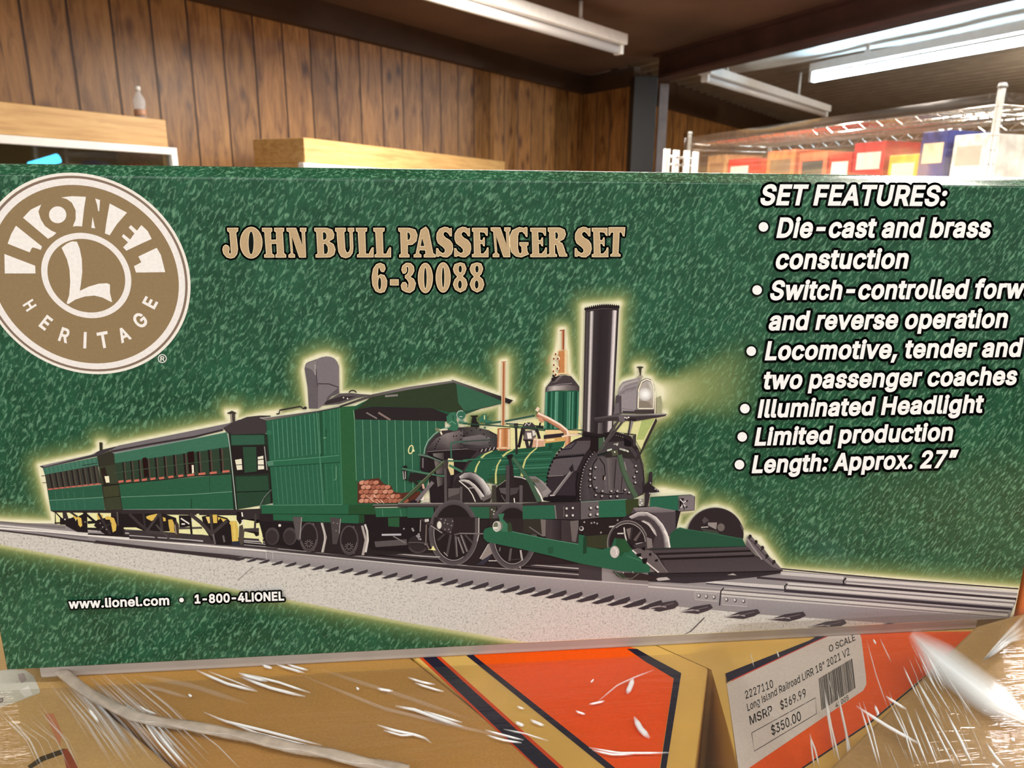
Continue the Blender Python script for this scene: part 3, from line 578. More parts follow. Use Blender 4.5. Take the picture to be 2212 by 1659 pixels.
for pl in ([(35, 680), (275, 772), (277, 832), (38, 832)],
           [(125, 460), (328, 622), (318, 648), (255, 628), (245, 640), (232, 668), (60, 600), (88, 525)],
           [(322, 295), (300, 350), (318, 410), (350, 462), (400, 498), (440, 516), (415, 540), (375, 562), (180, 398), (240, 335)],
           [(478, 240), (560, 230), (670, 235), (655, 330), (640, 466), (600, 463), (568, 466), (590, 410), (590, 340), (560, 280), (520, 252)],
           [(742, 248), (780, 260), (774, 348), (765, 345), (758, 300)], [(722, 392), (742, 482), (712, 476)],
           [(855, 287), (990, 358), (910, 450), (855, 535), (818, 520), (830, 430)],
           [(1102, 455), (1150, 500), (1183, 563), (1090, 605), (985, 655), (960, 628), (998, 590), (950, 545), (962, 525), (1015, 568), (1048, 520), (1003, 475), (1020, 455), (1068, 498)],
           [(1222, 632), (1255, 690), (1288, 822), (1060, 825), (1045, 775), (1102, 745), (1078, 700)],
           [(600, 585), (622, 640), (638, 720), (642, 820), (630, 920), (622, 968), (690, 935), (770, 912), (835, 908), (857, 918), (858, 985), (875, 1056), (858, 1050), (800, 1020), (735, 1004), (660, 1012), (590, 1035), (530, 1072), (520, 1062), (540, 1000), (548, 900), (542, 800), (522, 720), (480, 632), (520, 600), (560, 582)]):
    e.fill(lg(*pl), (250, 243, 236))
e.ell(*lg((450, 375))[0], 68 / 3.607, 66 / 3.607, (250, 243, 236))
for ch, p, a, h in (('H', (232, 1080), 57, 92), ('E', (358, 1216), 38, 112), ('R', (504, 1313), 18, 112), ('I', (663, 1352), 2, 128), ('T', (805, 1350), -10, 128), ('A', (965, 1308), -25, 112), ('G', (1092, 1197), -42, 118), ('E', (1170, 1060), -62, 112)):
    adv, ls = glyph(ch); ls = grow(ls, 26); xs = [q[0] for l in ls for q in l]; ys = [q[1] for l in ls for q in l]
    mx, my = (min(xs) + max(xs)) / 2, (min(ys) + max(ys)) / 2; s = h / 560; t = math.radians(a); fl = 1 if ch == 'H' else 1
    W = 0.86
    e.holes([lg(*[(p[0] + ((x - mx) * W * math.cos(t) + (y - my) * math.sin(t)) * s, p[1] + ((x - mx) * W * math.sin(t) - (y - my) * math.cos(t)) * s) for x, y in l]) for l in ls], (250, 243, 236))
rp = lg((1265, 1495))[0]; e.ring(rp[0], rp[1], 9.6, 9.6, 1.9, (240, 234, 226))
draw_text(e, text_loops('R', (rp[0] - 4.2, rp[1] + 5), (rp[0] + 4.8, rp[1] + 5), 10, 0, 22), (240, 234, 226))
o = e.build('emblem_lettering', emb); o['label'] = 'cream letters and monogram on the gold emblem'

# ---------------------------------------------------------------- title
c1 = cr(460, 470, 4.424); c2 = cr(920, 470, 4.424)
def eo(cx, cy, rx, ry, n=28): return [(cx + rx * math.cos(2 * math.pi * i / n), cy + ry * math.sin(2 * math.pi * i / n)) for i in range(n)]
def sh(l, dx): return [(x + dx, y) for x, y in l]
gJ = [(135, 98), (243, 98), (240, 130), (222, 145), (240, 300), (232, 350), (205, 383), (170, 392), (130, 380), (100, 345), (90, 305), (98, 275), (120, 258), (145, 265), (158, 285), (160, 305), (154, 330), (162, 348), (172, 338), (165, 230), (158, 145), (137, 128)]
gH = [(468, 98), (565, 98), (568, 130), (555, 140), (557, 212), (605, 210), (603, 140), (585, 130), (585, 98), (680, 98), (680, 130), (668, 140), (680, 340), (700, 355), (700, 382), (598, 382), (598, 355), (612, 345), (607, 250), (560, 252), (566, 345), (585, 355), (588, 382), (490, 382), (490, 355), (508, 345), (492, 140), (470, 130)]
gN = [(702, 98), (795, 98), (855, 265), (848, 140), (832, 130), (832, 98), (893, 98), (892, 130), (880, 140), (890, 382), (825, 382), (755, 180), (765, 340), (785, 355), (785, 382), (722, 382), (722, 355), (745, 340), (728, 140), (705, 130)]
gB = [[(968, 98), (1090, 98), (1140, 115), (1160, 160), (1155, 200), (1110, 228), (1155, 255), (1172, 305), (1160, 355), (1120, 380), (982, 382), (980, 355), (1000, 345), (988, 140), (970, 128)], [(1050, 140), (1070, 140), (1085, 160), (1085, 195), (1070, 212), (1052, 212)], [(1058, 250), (1080, 252), (1097, 280), (1100, 315), (1090, 345), (1062, 348)]]
gU = [(1168, 98), (1270, 98), (1270, 130), (1255, 140), (1265, 300), (1280, 335), (1300, 325), (1310, 295), (1305, 140), (1288, 130), (1288, 98), (1350, 98), (1350, 130), (1335, 140), (1342, 290), (1335, 340), (1310, 375), (1270, 388), (1225, 375), (1200, 330), (1190, 250), (1183, 140), (1168, 130)]
gL = [(1365, 98), (1475, 98), (1472, 130), (1455, 140), (1462, 345), (1490, 345), (1505, 310), (1520, 285), (1535, 285), (1535, 380), (1378, 380), (1378, 355), (1397, 345), (1385, 140), (1367, 130)]
gP = [[(1770, 98), (1880, 98), (1935, 115), (1955, 165), (1945, 225), (1905, 260), (1862, 262), (1862, 345), (1878, 355), (1878, 380), (1780, 380), (1780, 355), (1797, 345), (1790, 140), (1772, 130)], [(1857, 140), (1875, 145), (1888, 175), (1880, 208), (1860, 215)]]
gA = [[(1985, 118), (2035, 85), (2062, 120), (2105, 340), (2128, 355), (2128, 380), (2015, 380), (2015, 355), (2032, 345), (2028, 312), (1975, 312), (1970, 340), (1992, 355), (1992, 380), (1918, 380), (1918, 355), (1938, 345)], [(2000, 195), (2022, 272), (1983, 272)]]
gS = [(247, 98), (247, 180), (230, 178), (212, 150), (190, 135), (170, 145), (168, 168), (190, 192), (230, 215), (255, 250), (260, 300), (245, 350), (205, 380), (165, 378), (135, 365), (120, 375), (98, 372), (98, 292), (115, 292), (130, 320), (160, 340), (180, 330), (182, 305), (160, 280), (115, 245), (100, 205), (103, 150), (130, 108), (175, 88), (210, 92), (225, 105)]
gE = [(440, 98), (590, 98), (590, 175), (575, 172), (560, 145), (535, 140), (515, 140), (520, 215), (540, 215), (550, 190), (562, 190), (562, 275), (548, 272), (540, 252), (520, 250), (525, 345), (550, 342), (575, 312), (585, 285), (598, 285), (598, 378), (440, 378), (440, 352), (460, 345), (455, 140), (440, 130)]
gG = [(890, 90), (935, 98), (955, 90), (970, 95), (970, 185), (955, 183), (945, 160), (920, 135), (890, 140), (880, 180), (880, 290), (890, 335), (905, 345), (915, 325), (912, 280), (893, 262), (893, 235), (980, 235), (980, 262), (965, 270), (970, 320), (985, 350), (950, 365), (915, 380), (860, 372), (815, 330), (798, 250), (800, 180), (825, 120)]
gR = [[(1165, 95), (1280, 95), (1325, 115), (1338, 160), (1320, 205), (1275, 230), (1305, 245), (1325, 300), (1335, 340), (1350, 350), (1350, 372), (1275, 372), (1260, 330), (1245, 262), (1232, 260), (1235, 345), (1252, 352), (1252, 375), (1160, 375), (1160, 352), (1180, 345), (1178, 140), (1165, 130)], [(1235, 140), (1255, 142), (1265, 170), (1258, 200), (1238, 205)]]
gT = [(1745, 92), (1905, 92), (1897, 180), (1882, 178), (1868, 145), (1850, 138), (1840, 340), (1860, 352), (1860, 372), (1762, 372), (1762, 352), (1782, 342), (1790, 140), (1768, 145), (1758, 172), (1745, 172)]
g6 = [[(1600, 432), (1640, 450), (1650, 490), (1635, 520), (1610, 520), (1595, 495), (1592, 470), (1580, 490), (1575, 560), (1600, 540), (1640, 550), (1665, 600), (1662, 660), (1640, 710), (1600, 722), (1555, 705), (1525, 650), (1517, 570), (1530, 490), (1560, 445)], eo(1593, 630, 15, 58)]
gD = [(1692, 590), (1775, 590), (1775, 648), (1692, 648)]
g3 = [(1800, 500), (1810, 460), (1845, 432), (1890, 435), (1920, 465), (1925, 510), (1905, 550), (1885, 565), (1920, 585), (1940, 630), (1925, 690), (1885, 720), (1840, 712), (1805, 690), (1795, 650), (1810, 618), (1840, 615), (1858, 640), (1855, 680), (1868, 660), (1870, 620), (1850, 588), (1835, 578), (1835, 552), (1855, 540), (1868, 510), (1865, 475), (1850, 470), (1855, 510), (1840, 535), (1815, 535)]
g8 = [[(328, 428), (370, 440), (388, 490), (370, 540), (350, 560), (385, 590), (398, 640), (380, 690), (330, 716), (280, 690), (258, 640), (275, 590), (300, 565), (270, 530), (258, 490), (275, 445)], eo(328, 492, 16, 34), eo(325, 640, 18, 40)]
def cw(ls):                                    # counters run the other way round
    s0 = area2(ls[0]) > 0; return [ls[0]] + [l[::-1] if (area2(l) > 0) == s0 else l for l in ls[1:]]
M1 = lambda ls: [c1(*l) for l in cw(ls)]; M2 = lambda ls: [c2(*l) for l in cw(ls)]
TITLE = [M1([gJ]), M1([eo(366, 240, 108, 152), eo(365, 242, 25, 110)]), M1([gH]), M1([gN]), M1(gB), M1([gU]), M1([gL]), M1([sh(gL, 167)]), M1(gP), M1(gA),
         M2([gS]), M2([sh(gS, 173)]), M2([gE]), M2([[(x - 84, y - 4) for x, y in gN]]), M2([gG]), M2([sh(gE, 557)]), M2(gR), M2([sh(gS, 1324)]), M2([sh(gE, 1145)]), M2([gT])]
NUM = [M1(g6), M1([gD]), M1([g3]), M1([eo(2030, 577, 72, 145), eo(2030, 577, 13, 100)]), M2([eo(165, 572, 72, 145), eo(165, 572, 12, 100)]), M2(g8), M2([[(x + 160, y) for x, y in l] for l in g8])]
def fancy(name, glyphs, base):
    k = Ink(base)
    for G in glyphs: k.fill(G[0], (14, 20, 16)); k.outline([G[0]], 4.3, (14, 20, 16))
    for G in glyphs: k.holes(G, (252, 232, 190))
    for G in glyphs:
        cen = grow([[(x, -y) for x, y in l] for l in G], -1.1)
        k.holes([[(x, -y) for x, y in l] for l in cen], (194, 166, 128))
    return k.build(name, box)
fancy('title_lettering', TITLE, 60); fancy('model_number_lettering', NUM, 60)

# ---------------------------------------------------------------- list of features and the address line
INKW = (252, 250, 246); INKB = (10, 14, 12)
fe = Ink(60)
FEAT = [('SET FEATURES:', (1640.6, 441), (2041, 443), 43.0), ('Die-cast and brass', (1677, 511.6), (2137, 511), 42.0), ('constuction', (1673, 579.3), (1958.6, 578), 41.3),
        ('Switch-controlled forward', (1661.4, 646.0), (2283, 642), 40.5), ('and reverse operation', (1658.6, 711.5), (2173, 706), 39.8), ('Locomotive, tender and', (1651.4, 776), (2203, 768.3), 39.2),
        ('two passenger coaches', (1645, 838.8), (2193, 829), 38.5), ('Illuminated Headlight', (1635.7, 900.2), (2120, 889), 37.8), ('Limited production', (1629, 960.2), (2054.3, 949.5), 37.2), ('Length: Approx. 27”', (1622.9, 1019.5), (2062.9, 1007.2), 36.6)]
for t, p0, p1, cap in FEAT: draw_text(fe, text_loops(t, p0, p1, cap, 0.20, 31), INKW, 5.4, INKB)
f1 = cr(1580, 380, 3.5); f2 = cr(1580, 700, 3.5)
for p in f1((238, 385), (190, 862)) + f2((146, 203), (98, 637), (78, 850), (57, 1060)):
    fe.ell(p[0], p[1], 14.2, 14.2, INKB, n=24); fe.ell(p[0], p[1], 10.3, 10.3, INKW, n=24)
fe.build('feature_list_lettering', box)
ad = Ink(1500)
ca = cr(100, 1240, 3.687)
q = ca((190, 262), (988, 232), (1190, 220), (1900, 195))
draw_text(ad, text_loops('www.lionel.com', q[0], q[1], 19.5, 0, 28), INKW, 3.0, INKB)
draw_text(ad, text_loops('1-800-4LIONEL', q[2], q[3], 18.6, 0, 33), INKW, 3.6, INKB)
p = ca((1085, 195))[0]; ad.ell(p[0], p[1], 7.4, 7.4, INKB); ad.ell(p[0], p[1], 5.0, 5.0, INKW)
ad.build('address_line_lettering', box)
# ================================================================ printed picture of the train
K = (36, 29, 31); K2 = (58, 50, 52); KG = (88, 80, 82); MG = (120, 112, 113); SV = (200, 190, 186); HI = (238, 230, 222)
GR = (40, 86, 62); GRL = (62, 122, 92); GRD = (34, 66, 46); OLV = (58, 66, 46); TEAL = (54, 108, 84); CREAM = (240, 236, 178); YEL = (226, 190, 92)
COP = (190, 130, 88); COPL = (246, 216, 184); COPD = (150, 88, 58); SAL = (204, 112, 94)
cA = cr(0, 900, 5.183); cB = cr(400, 850, 4.485); cC = cr(560, 740, 3.455); cD = cr(860, 860, 4.367); cE = cr(1100, 640, 5.184)
cF = cr(1130, 900, 4.88); cG = cr(1300, 1000, 5.267); cH = cr(400, 1100, 2.212); cI = cr(1400, 1150, 2.724)
cJ = cr(0, 1040, 7.373); cK = cr(280, 1040, 6.912); cL = cr(860, 880, 6.913); cM = cr(1000, 880, 6.91); cN = cr(880, 1080, 8.508); cO = cr(1240, 880, 6.91)

# ---- ballast and track
b_ = Ink(60)
ball = [(-40, 1141), (400, 1190), (852, 1245), (1400, 1303), (1639, 1326), (1929, 1348), (1990, 1352), (1400, 1384), (1141, 1391), (888, 1346), (617, 1294), (400, 1251), (230, 1220), (0, 1176), (-40, 1168)]
b_.fill(ball, (214, 208, 199))
pict = b_.build('train_picture', box, M_stone); pict['label'] = 'printed picture of the train on its pale ballast'
t_ = Ink(100)
t_.fill([(-40, 1128), (118, 1131), (600, 1145), (1250, 1200), (1690, 1232), (2212, 1275), (2208, 1300), (2180, 1337), (2171, 1337), (1930, 1348), (1639, 1327), (1400, 1304), (852, 1246), (400, 1191), (-40, 1143)], (150, 142, 142))
def tl(p, w, c, w2=None): t_.line(p, w, c, w2)
# far and middle rails behind the train, left end
tl(cJ((0, 648), (500, 690), (1040, 735)), 5, (124, 116, 114)); tl(cJ((0, 700), (700, 765), (1500, 840), (2212, 910)), 3.4, (226, 218, 212)); tl(cJ((0, 735), (600, 800), (1400, 890)), 2.6, (120, 112, 114))
t_.fill([(185, 1143), (600, 1152), (1300, 1205), (1300, 1258), (1100, 1240), (860, 1217), (575, 1187), (400, 1170), (260, 1156)], (70, 62, 64))
for d, w, c in ((0, 2.4, (190, 182, 178)), (7, 3.5, K), (13, 2.0, (176, 168, 166)), (20, 4, K2)):
    tl(([(190, 1146 + d), (400, 1160 + d)] if d < 10 else []) + [(600, 1172 + d), (900, 1200 + d), (1250, 1228 + d)], w, c)
# near rail: bright head, grey web
tl([(-40, 1138), (100, 1148), (260, 1163), (400, 1175), (576, 1190)], 3.4, HI); tl([(576, 1190), (860, 1218), (1100, 1241), (1400, 1264)], 3.0, (198, 190, 186))
tl([(-40, 1141), (80, 1155), (163, 1166), (300, 1182), (400, 1191), (490, 1199), (576, 1209)], 3.6, (70, 60, 62))
t_.strip([(400, 1178), (860, 1221), (1400, 1267), (1700, 1291), (2171, 1329)], [(400, 1186), (860, 1240), (1400, 1295), (1700, 1322), (2100, 1342)], [(162, 154, 154)] * 5, [(148, 140, 141)] * 5)
# right end: three rails
for A, w, c in ((((780, 213), (1160, 250), (1500, 280), (2180, 332)), 3.0, (66, 56, 58)), (((780, 240), (1150, 268)), 7, (206, 198, 192)), (((1165, 275), (2180, 348)), 6, (218, 210, 202)),
                (((1165, 292), (2180, 368)), 4, (150, 140, 140)), (((1165, 300), (2175, 378)), 4.5, (210, 202, 196)), (((640, 265), (1150, 308), (2170, 392)), 5, (66, 56, 60)), (((340, 292), (800, 322)), 7, (212, 204, 198)),
                (((815, 300), (2160, 404)), 4.5, (214, 206, 200)), (((815, 312), (2160, 418)), 3, (120, 110, 112)), (((815, 322), (2150, 428)), 6, (216, 208, 200)), (((800, 342), (2140, 452)), 6, (64, 56, 62)), (((340, 300), (800, 340)), 3, (80, 74, 82)),
                (((430, 328), (2130, 462)), 2.4, (190, 182, 178)), (((430, 340), (2120, 472)), 2.2, (96, 86, 88)), (((430, 350), (1300, 420), (2115, 487)), 6, (212, 204, 196)), (((430, 362), (2110, 498)), 2.2, (130, 122, 122)), (((430, 372), (2100, 508)), 4.5, (206, 198, 190)),
                (((0, 318), (430, 350)), 3.5, (214, 206, 200)), (((0, 300), (430, 330)), 4, (170, 162, 160))): tl(cI(*A), w, c)
t_.fill(cI((0, 232), (380, 232), (780, 222), (780, 240), (640, 262), (340, 292), (220, 300), (0, 288)), (58, 50, 54)); t_.fill(cI((40, 268), (110, 262), (130, 278), (60, 285)), (190, 182, 178)); t_.fill(cI((465, 250), (500, 240), (520, 252)), (198, 190, 184))
tl(cI((820, 300), (802, 318), (806, 338)), 2.6, K); tl(cI((1165, 268), (1148, 285), (1152, 308)), 3.2, K); tl(cI((445, 325), (428, 345), (420, 430)), 2.6, (44, 36, 40))
for pl in (((275, 350), (415, 362), (410, 405), (275, 395)), ((438, 375), (580, 385), (580, 436), (438, 425))):
    t_.fill(cI(*pl), (160, 152, 152)); t_.line(cI(*(pl + pl[:1])), 1.0, (206, 198, 194))
for x, y in ((300, 373), (343, 378), (388, 382), (462, 396), (512, 400), (562, 405)): p = cI((x, y))[0]; t_.ell(p[0], p[1], 3.6, 4.4, (96, 88, 90)); t_.ell(p[0] - 1, p[1] - 1, 2, 2.6, (226, 220, 216))
# sleepers: dark wedges under the near rail
rnd = random.Random(3)
for i in range(150):
    x = 205 + i * 2.2 + (i / 150) ** 2 * 40
    if x > 520: break
    y = 1169 + (x - 205) * 0.119; t_.line([(x - 2, y + 3.5), (x + 4, y - 1.5)], 2.6 + rnd.random(), (62, 52, 54))
for i in range(30):
    u = i / 29; x = 520 + (1440 - 520) * u ** 1.08; y = 1206 + (x - 520) * 0.1115; s = 0.55 + 0.8 * u
    t_.fill([(x - 22 * s, y + 7 * s), (x - 4 * s, y), (x + 17 * s, y - 7 * s), (x + 19 * s, y - 2 * s), (x + 12 * s, y + 4 * s), (x - 12 * s, y + 9 * s)], (66, 58, 62)); t_.line([(x - 6 * s, y - 2), (x + 16 * s, y - 8 * s)], 1.2 * s, (176, 168, 166))
for x, y, w in ((95, 428, 90), (290, 450, 100), (560, 480, 110), (825, 495, 115), (1060, 540, 120)):
    t_.fill(cI((x - w, y + 18), (x - 20, y - 15), (x + w * .75, y - 30), (x + w * .9, y - 8), (x + w * .6, y + 10), (x, y + 28)), (72, 62, 66)); t_.line(cI((x - w, y + 16), (x - 30, y + 4), (x + 10, y + 10)), 2.2, (176, 166, 162)); t_.line(cI((x - w * .4, y + 12), (x + w * .6, y - 14)), 1.4, (120, 108, 110))
t_.fill(cI((1370, 552), (1420, 530), (1450, 540), (1440, 552)), (90, 80, 84)); t_.line(cI((330, 500), (250, 580), (210, 615)), 2.0, (88, 78, 78)); t_.line(cH((325, 272), (250, 340)), 1.2, (150, 140, 134)); t_.line(cH((390, 235), (388, 200), (420, 205), (420, 235)), 1.4, (214, 208, 204))
trk = t_.build('printed_track', pict); trk['label'] = 'grey rails and dark sleepers in the picture'

# ---- shared: bright ground seen under the train
# ---- rear coach
k = Ink(260)
k.fill([(118, 1098), (245, 1100), (247, 1140), (185, 1140), (118, 1131)], CREAM); k.fill([(240, 1100), (270, 1100), (270, 1160), (240, 1156)], (46, 38, 40))
k.fill(cA((445, 553), (1020, 425), (1130, 372), (1330, 325), (1230, 378), (1090, 442), (480, 574)), (66, 60, 64))
k.fill(cA((470, 545), (1020, 425), (1090, 392), (1060, 420), (500, 560)), (140, 132, 134))
k.fill(cA((482, 575), (1090, 450), (1110, 560), (505, 650)), (72, 120, 100)); k.fill(cA((505, 648), (1095, 540), (1140, 752), (535, 818)), (62, 62, 54))
for i in range(13):
    x = 500 + i * 48; k.line(cA((x, 578 - (x - 482) * .205), (x + 14, 640 - (x - 482) * .19)), 1.4, (52, 96, 80))
for i in range(9):
    u = i / 8; x0 = 560 + u * 490; k.line(cA((x0, 640 - u * 88), (x0 + 30, 800 - u * 55)), 3.4, (40, 34, 34)); k.line(cA((x0 + 22, 640 - u * 88), (x0 + 52, 800 - u * 55)), 1.4, (98, 84, 74))
k.line(cA((532, 815), (700, 795), (1130, 748)), 3.0, (150, 92, 82))
for i in range(9): x = 545 + i * 66; k.line(cA((x, 812 - (x - 532) * .112), (x + 38, 808 - (x - 532) * .112)), 2.4, SAL)
k.fill(cA((535, 822), (1140, 760), (1158, 900), (552, 935)), (46, 92, 70)); k.fill(cA((552, 935), (1158, 900), (1178, 1050), (572, 1055)), (50, 100, 78))
k.line(cA((552, 935), (1158, 900)), 1.2, (120, 164, 138)); k.line(cA((575, 1052), (1175, 1046)), 1.0, (110, 150, 130))
for x in (760, 700, 830, 930, 620): k.line(cA((x, 830), (x + 30, 1040)), 1.5, (66, 114, 92))
k.line(cA((465, 662), (520, 655)), 1.3, K2); k.line(cA((480, 738), (530, 735)), 1.3, K2); k.line(cA((920, 545), (1085, 520)), 1.3, (40, 40, 40))
k.fill(cA((1090, 442), (1235, 380), (1290, 400), (1330, 540), (1378, 1042), (1182, 1050), (1140, 760)), (54, 52, 42))
k.fill(cA((1110, 560), (1290, 530), (1335, 755), (1150, 770)), (62, 66, 50)); k.fill(cA((1125, 580), (1180, 560), (1230, 750), (1165, 760)), (44, 34, 30))
k.fill(cA((1172, 665), (1222, 662), (1230, 735), (1190, 738)), (250, 240, 206)); k.fill(cA((1160, 785), (1325, 762), (1340, 885), (1172, 905)), (66, 68, 46)); k.fill(cA((1175, 910), (1345, 890), (1365, 1035), (1185, 1045)), (62, 66, 48)); k.line(cA((1150, 770), (1335, 752)), 3, (34, 30, 30)); k.line(cA((1172, 907), (1345, 888)), 1.5, (34, 34, 28))
k.fill(cA((1115, 300), (1150, 300), (1150, 375), (1120, 380)), (52, 50, 36)); k.fill(cA((1110, 290), (1135, 282), (1158, 298), (1120, 305)), (70, 66, 44))
# running gear
k.fill(cJ((810, 460), (1680, 450), (1960, 450), (1960, 500), (870, 490)), (50, 42, 44))
for pl in (((880, 480), (890, 480), (895, 650), (880, 650)), ((880, 490), (900, 485), (1000, 590), (980, 600))): k.fill(cJ(*pl), K)
k.line(cJ((875, 660), (1000, 655)), 3, K); k.fill(cJ((960, 560), (1110, 640), (1100, 690), (960, 680)), K)
k.fill(cJ((1050, 600), (1190, 560), (1230, 690), (1240, 780), (1160, 760), (1050, 700)), K); k.fill(cJ((1240, 560), (1390, 480), (1400, 810), (1240, 800), (1160, 760)), K); k.fill(cJ((1000, 480), (1060, 480), (1100, 600), (1010, 600)), K2)
k.fill(cJ((1160, 520), (1250, 560), (1300, 580), (1315, 700), (1285, 725), (1255, 690), (1240, 600), (1190, 590)), YEL); k.line(cJ((1120, 480), (1240, 560)), 4, K2); k.line(cJ((1330, 480), (1520, 640)), 5, K); k.line(cJ((1400, 650), (1560, 640)), 6, K); k.line(cJ((1400, 745), (1600, 750)), 4, K)
k.fill(cJ((1500, 700), (1560, 600), (1760, 560), (1960, 560), (1960, 850), (1700, 850), (1620, 800)), K); k.fill(cJ((1545, 525), (1640, 525), (1640, 590), (1560, 605)), YEL); k.fill(cJ((1680, 560), (1720, 545), (1820, 580), (1860, 690), (1850, 780), (1800, 805), (1780, 700), (1755, 605), (1685, 600)), YEL)
k.line(cJ((1570, 500), (1640, 620), (1760, 840)), 5, K2); k.line(cJ((1780, 660), (1560, 780)), 3, K2); k.line(cJ((1870, 480), (1890, 700)), 3.4, (90, 82, 82)); k.fill(cJ((1960, 500), (2212, 470), (2212, 700), (2080, 690), (1990, 760), (1950, 700)), K)
for p in cJ((1432, 505), (2085, 622), (2150, 628), (1040, 600), (1130, 570), (1480, 720)): k.ell(p[0], p[1], 1.6, 1.8, HI)
k.dots(cJ((1600, 660), (1640, 720), (1700, 760), (1360, 640)), 1.6, (150, 140, 138))
o = k.build('printed_coach', pict); o['label'] = 'rearmost green passenger coach in the picture'

# ---- front coach
k = Ink(400)
k.fill([(268, 1100), (600, 1098), (600, 1166), (480, 1158), (268, 1142)], CREAM)
k.fill([(237, 974), (256, 962), (420, 929), (494, 914), (520, 905), (482, 928), (420, 946), (246, 979)], (120, 112, 116)); k.line([(240, 975), (330, 958), (420, 943), (482, 928)], 4.0, (58, 50, 52))
k.fill(cB((370, 330), (450, 285), (600, 225), (720, 212), (830, 212), (800, 380), (770, 385), (440, 395), (400, 372)), (66, 58, 60))
k.fill([(247, 979), (420, 947), (490, 933), (497, 965), (420, 977), (249, 1001)], (64, 112, 90)); k.line([(249, 1001), (420, 977), (497, 965)], 2.5, (46, 78, 62)); k.line([(247, 979), (420, 947), (490, 933)], 1.2, (150, 172, 156))
k.fill([(249, 1001), (420, 978), (497, 966), (500, 1022), (420, 1027), (257, 1046)], (50, 66, 50))
wx = [266, 283, 300, 318, 336, 355, 376, 398, 414, 428, 452, 476]
for i, x in enumerate(wx):
    yt = 1000 - (x - 249) * 0.14; yb = 1043 - (x - 257) * 0.088; k.line([(x, yt), (x + 3.5, yb - 5)], 2.6 + i * .25, (34, 28, 28)); k.line([(x + 3.6, yt), (x + 7, yb - 5)], 2.0 + i * .1, (92, 74, 64))
for x in (308, 405, 410): k.fill([(x, 990 - (x - 300) * .13), (x + 9, 988 - (x - 300) * .13), (x + 12, 1030 - (x - 300) * .1), (x + 4, 1032 - (x - 300) * .1)], (40, 18, 18))
k.fill(cB((65, 690), (85, 690), (88, 765), (70, 775)), (240, 230, 206))
for px, py, w in [(p[0], p[1], 11) for p in cA((1358, 722), (1443, 717), (1533, 711), (1620, 703), (1715, 692), (1813, 684), (1917, 671), (2027, 659), (2140, 650))] + [(p[0], p[1], 15) for p in cB((57, 788), (165, 775), (275, 765), (397, 752))]:
    k.line([(px - w / 2, py + .8), (px + w / 2, py - .8)], 4.6, SAL)
k.line([(246, 1021), (420, 999), (497, 990)], 1.5, (66, 84, 64)); k.line([(257, 1046), (420, 1028), (500, 1023)], 2, (40, 40, 36))
k.fill([(258, 1046), (420, 1030), (500, 1024), (506, 1062), (420, 1067), (262, 1074)], (46, 94, 68)); k.fill([(262, 1074), (420, 1067), (506, 1062), (510, 1099), (266, 1101)], (44, 96, 70))
k.line([(262, 1073), (420, 1067), (505, 1061)], 1.3, (116, 156, 130)); k.line([(266, 1100), (420, 1099), (509, 1100)], 1.2, (150, 168, 156)); k.line([(453, 1030), (454, 1063)], 1.0, (34, 66, 48)); k.line([(414, 1077), (414, 1098)], 1.2, (24, 44, 32))
k.fill([(493, 934), (499, 934), (514, 1102), (505, 1102)], (38, 44, 38)); k.line([(493, 936), (497, 966), (507, 1060), (511, 1100)], 1.8, (176, 190, 178))
k.fill(cB((440, 395), (770, 385), (805, 395), (850, 1060), (510, 1120)), (40, 48, 38)); k.fill(cB((446, 402), (766, 400), (772, 490), (452, 498)), (52, 92, 72)); k.fill(cB((446, 505), (790, 498), (812, 770), (478, 790)), (38, 32, 32))
k.fill(cB((560, 515), (690, 515), (697, 752), (578, 765)), (46, 76, 56)); k.fill(cB((485, 640), (548, 630), (556, 735), (505, 738)), (238, 232, 206)); k.fill(cB((705, 612), (758, 600), (768, 730), (708, 735)), (240, 234, 212)); k.line(cB((480, 690), (560, 685)), 1.5, K); k.line(cB((700, 640), (770, 632)), 2, K); k.line(cB((700, 690), (770, 690)), 2, K)
k.line(cB((770, 510), (795, 740)), 2.2, (150, 150, 140)); k.fill(cB((490, 802), (800, 795), (815, 938), (502, 948)), (44, 74, 54)); k.fill(cB((502, 956), (820, 946), (832, 1062), (516, 1116)), (44, 70, 52)); k.line(cB((500, 952), (820, 942)), 2, (24, 30, 24)); k.fill(cB((800, 400), (828, 400), (850, 1060), (830, 1062)), (36, 34, 32))
k.fill(cB((440, 190), (484, 190), (487, 275), (446, 285)), (74, 66, 62)); k.line(cB((450, 195), (455, 280)), 1.6, (190, 176, 160)); k.fill(cB((405, 188), (455, 164), (500, 186), (490, 195), (420, 195)), (62, 58, 50))
# running gear
k.fill(cK((-120, 415), (1600, 415), (1960, 400), (2150, 480), (2150, 560), (1700, 560), (1600, 500), (1240, 500), (-120, 480)), (54, 46, 48))
k.fill(cK((0, 740), (1100, 790), (1700, 900), (1720, 960), (0, 850)), (64, 56, 58)); k.line(cK((0, 800), (1100, 880)), 2, (180, 172, 170)); k.line(cK((740, 850), (1100, 890)), 1.6, (190, 182, 180)); k.line(cK((1710, 900), (2212, 950)), 1.8, (180, 172, 170)); k.line(cK((1710, 940), (2212, 985)), 1.8, (160, 152, 150))
k.fill(cK((-160, 480), (500, 470), (700, 540), (740, 740), (240, 740), (100, 680), (-160, 680)), K); k.fill(cK((250, 520), (300, 500), (420, 475), (370, 570), (330, 585), (262, 550)), YEL); k.fill(cK((500, 525), (540, 540), (545, 585), (510, 590)), YEL); k.fill(cK((580, 565), (640, 560), (668, 620), (675, 765), (610, 755), (590, 660)), (214, 178, 84))
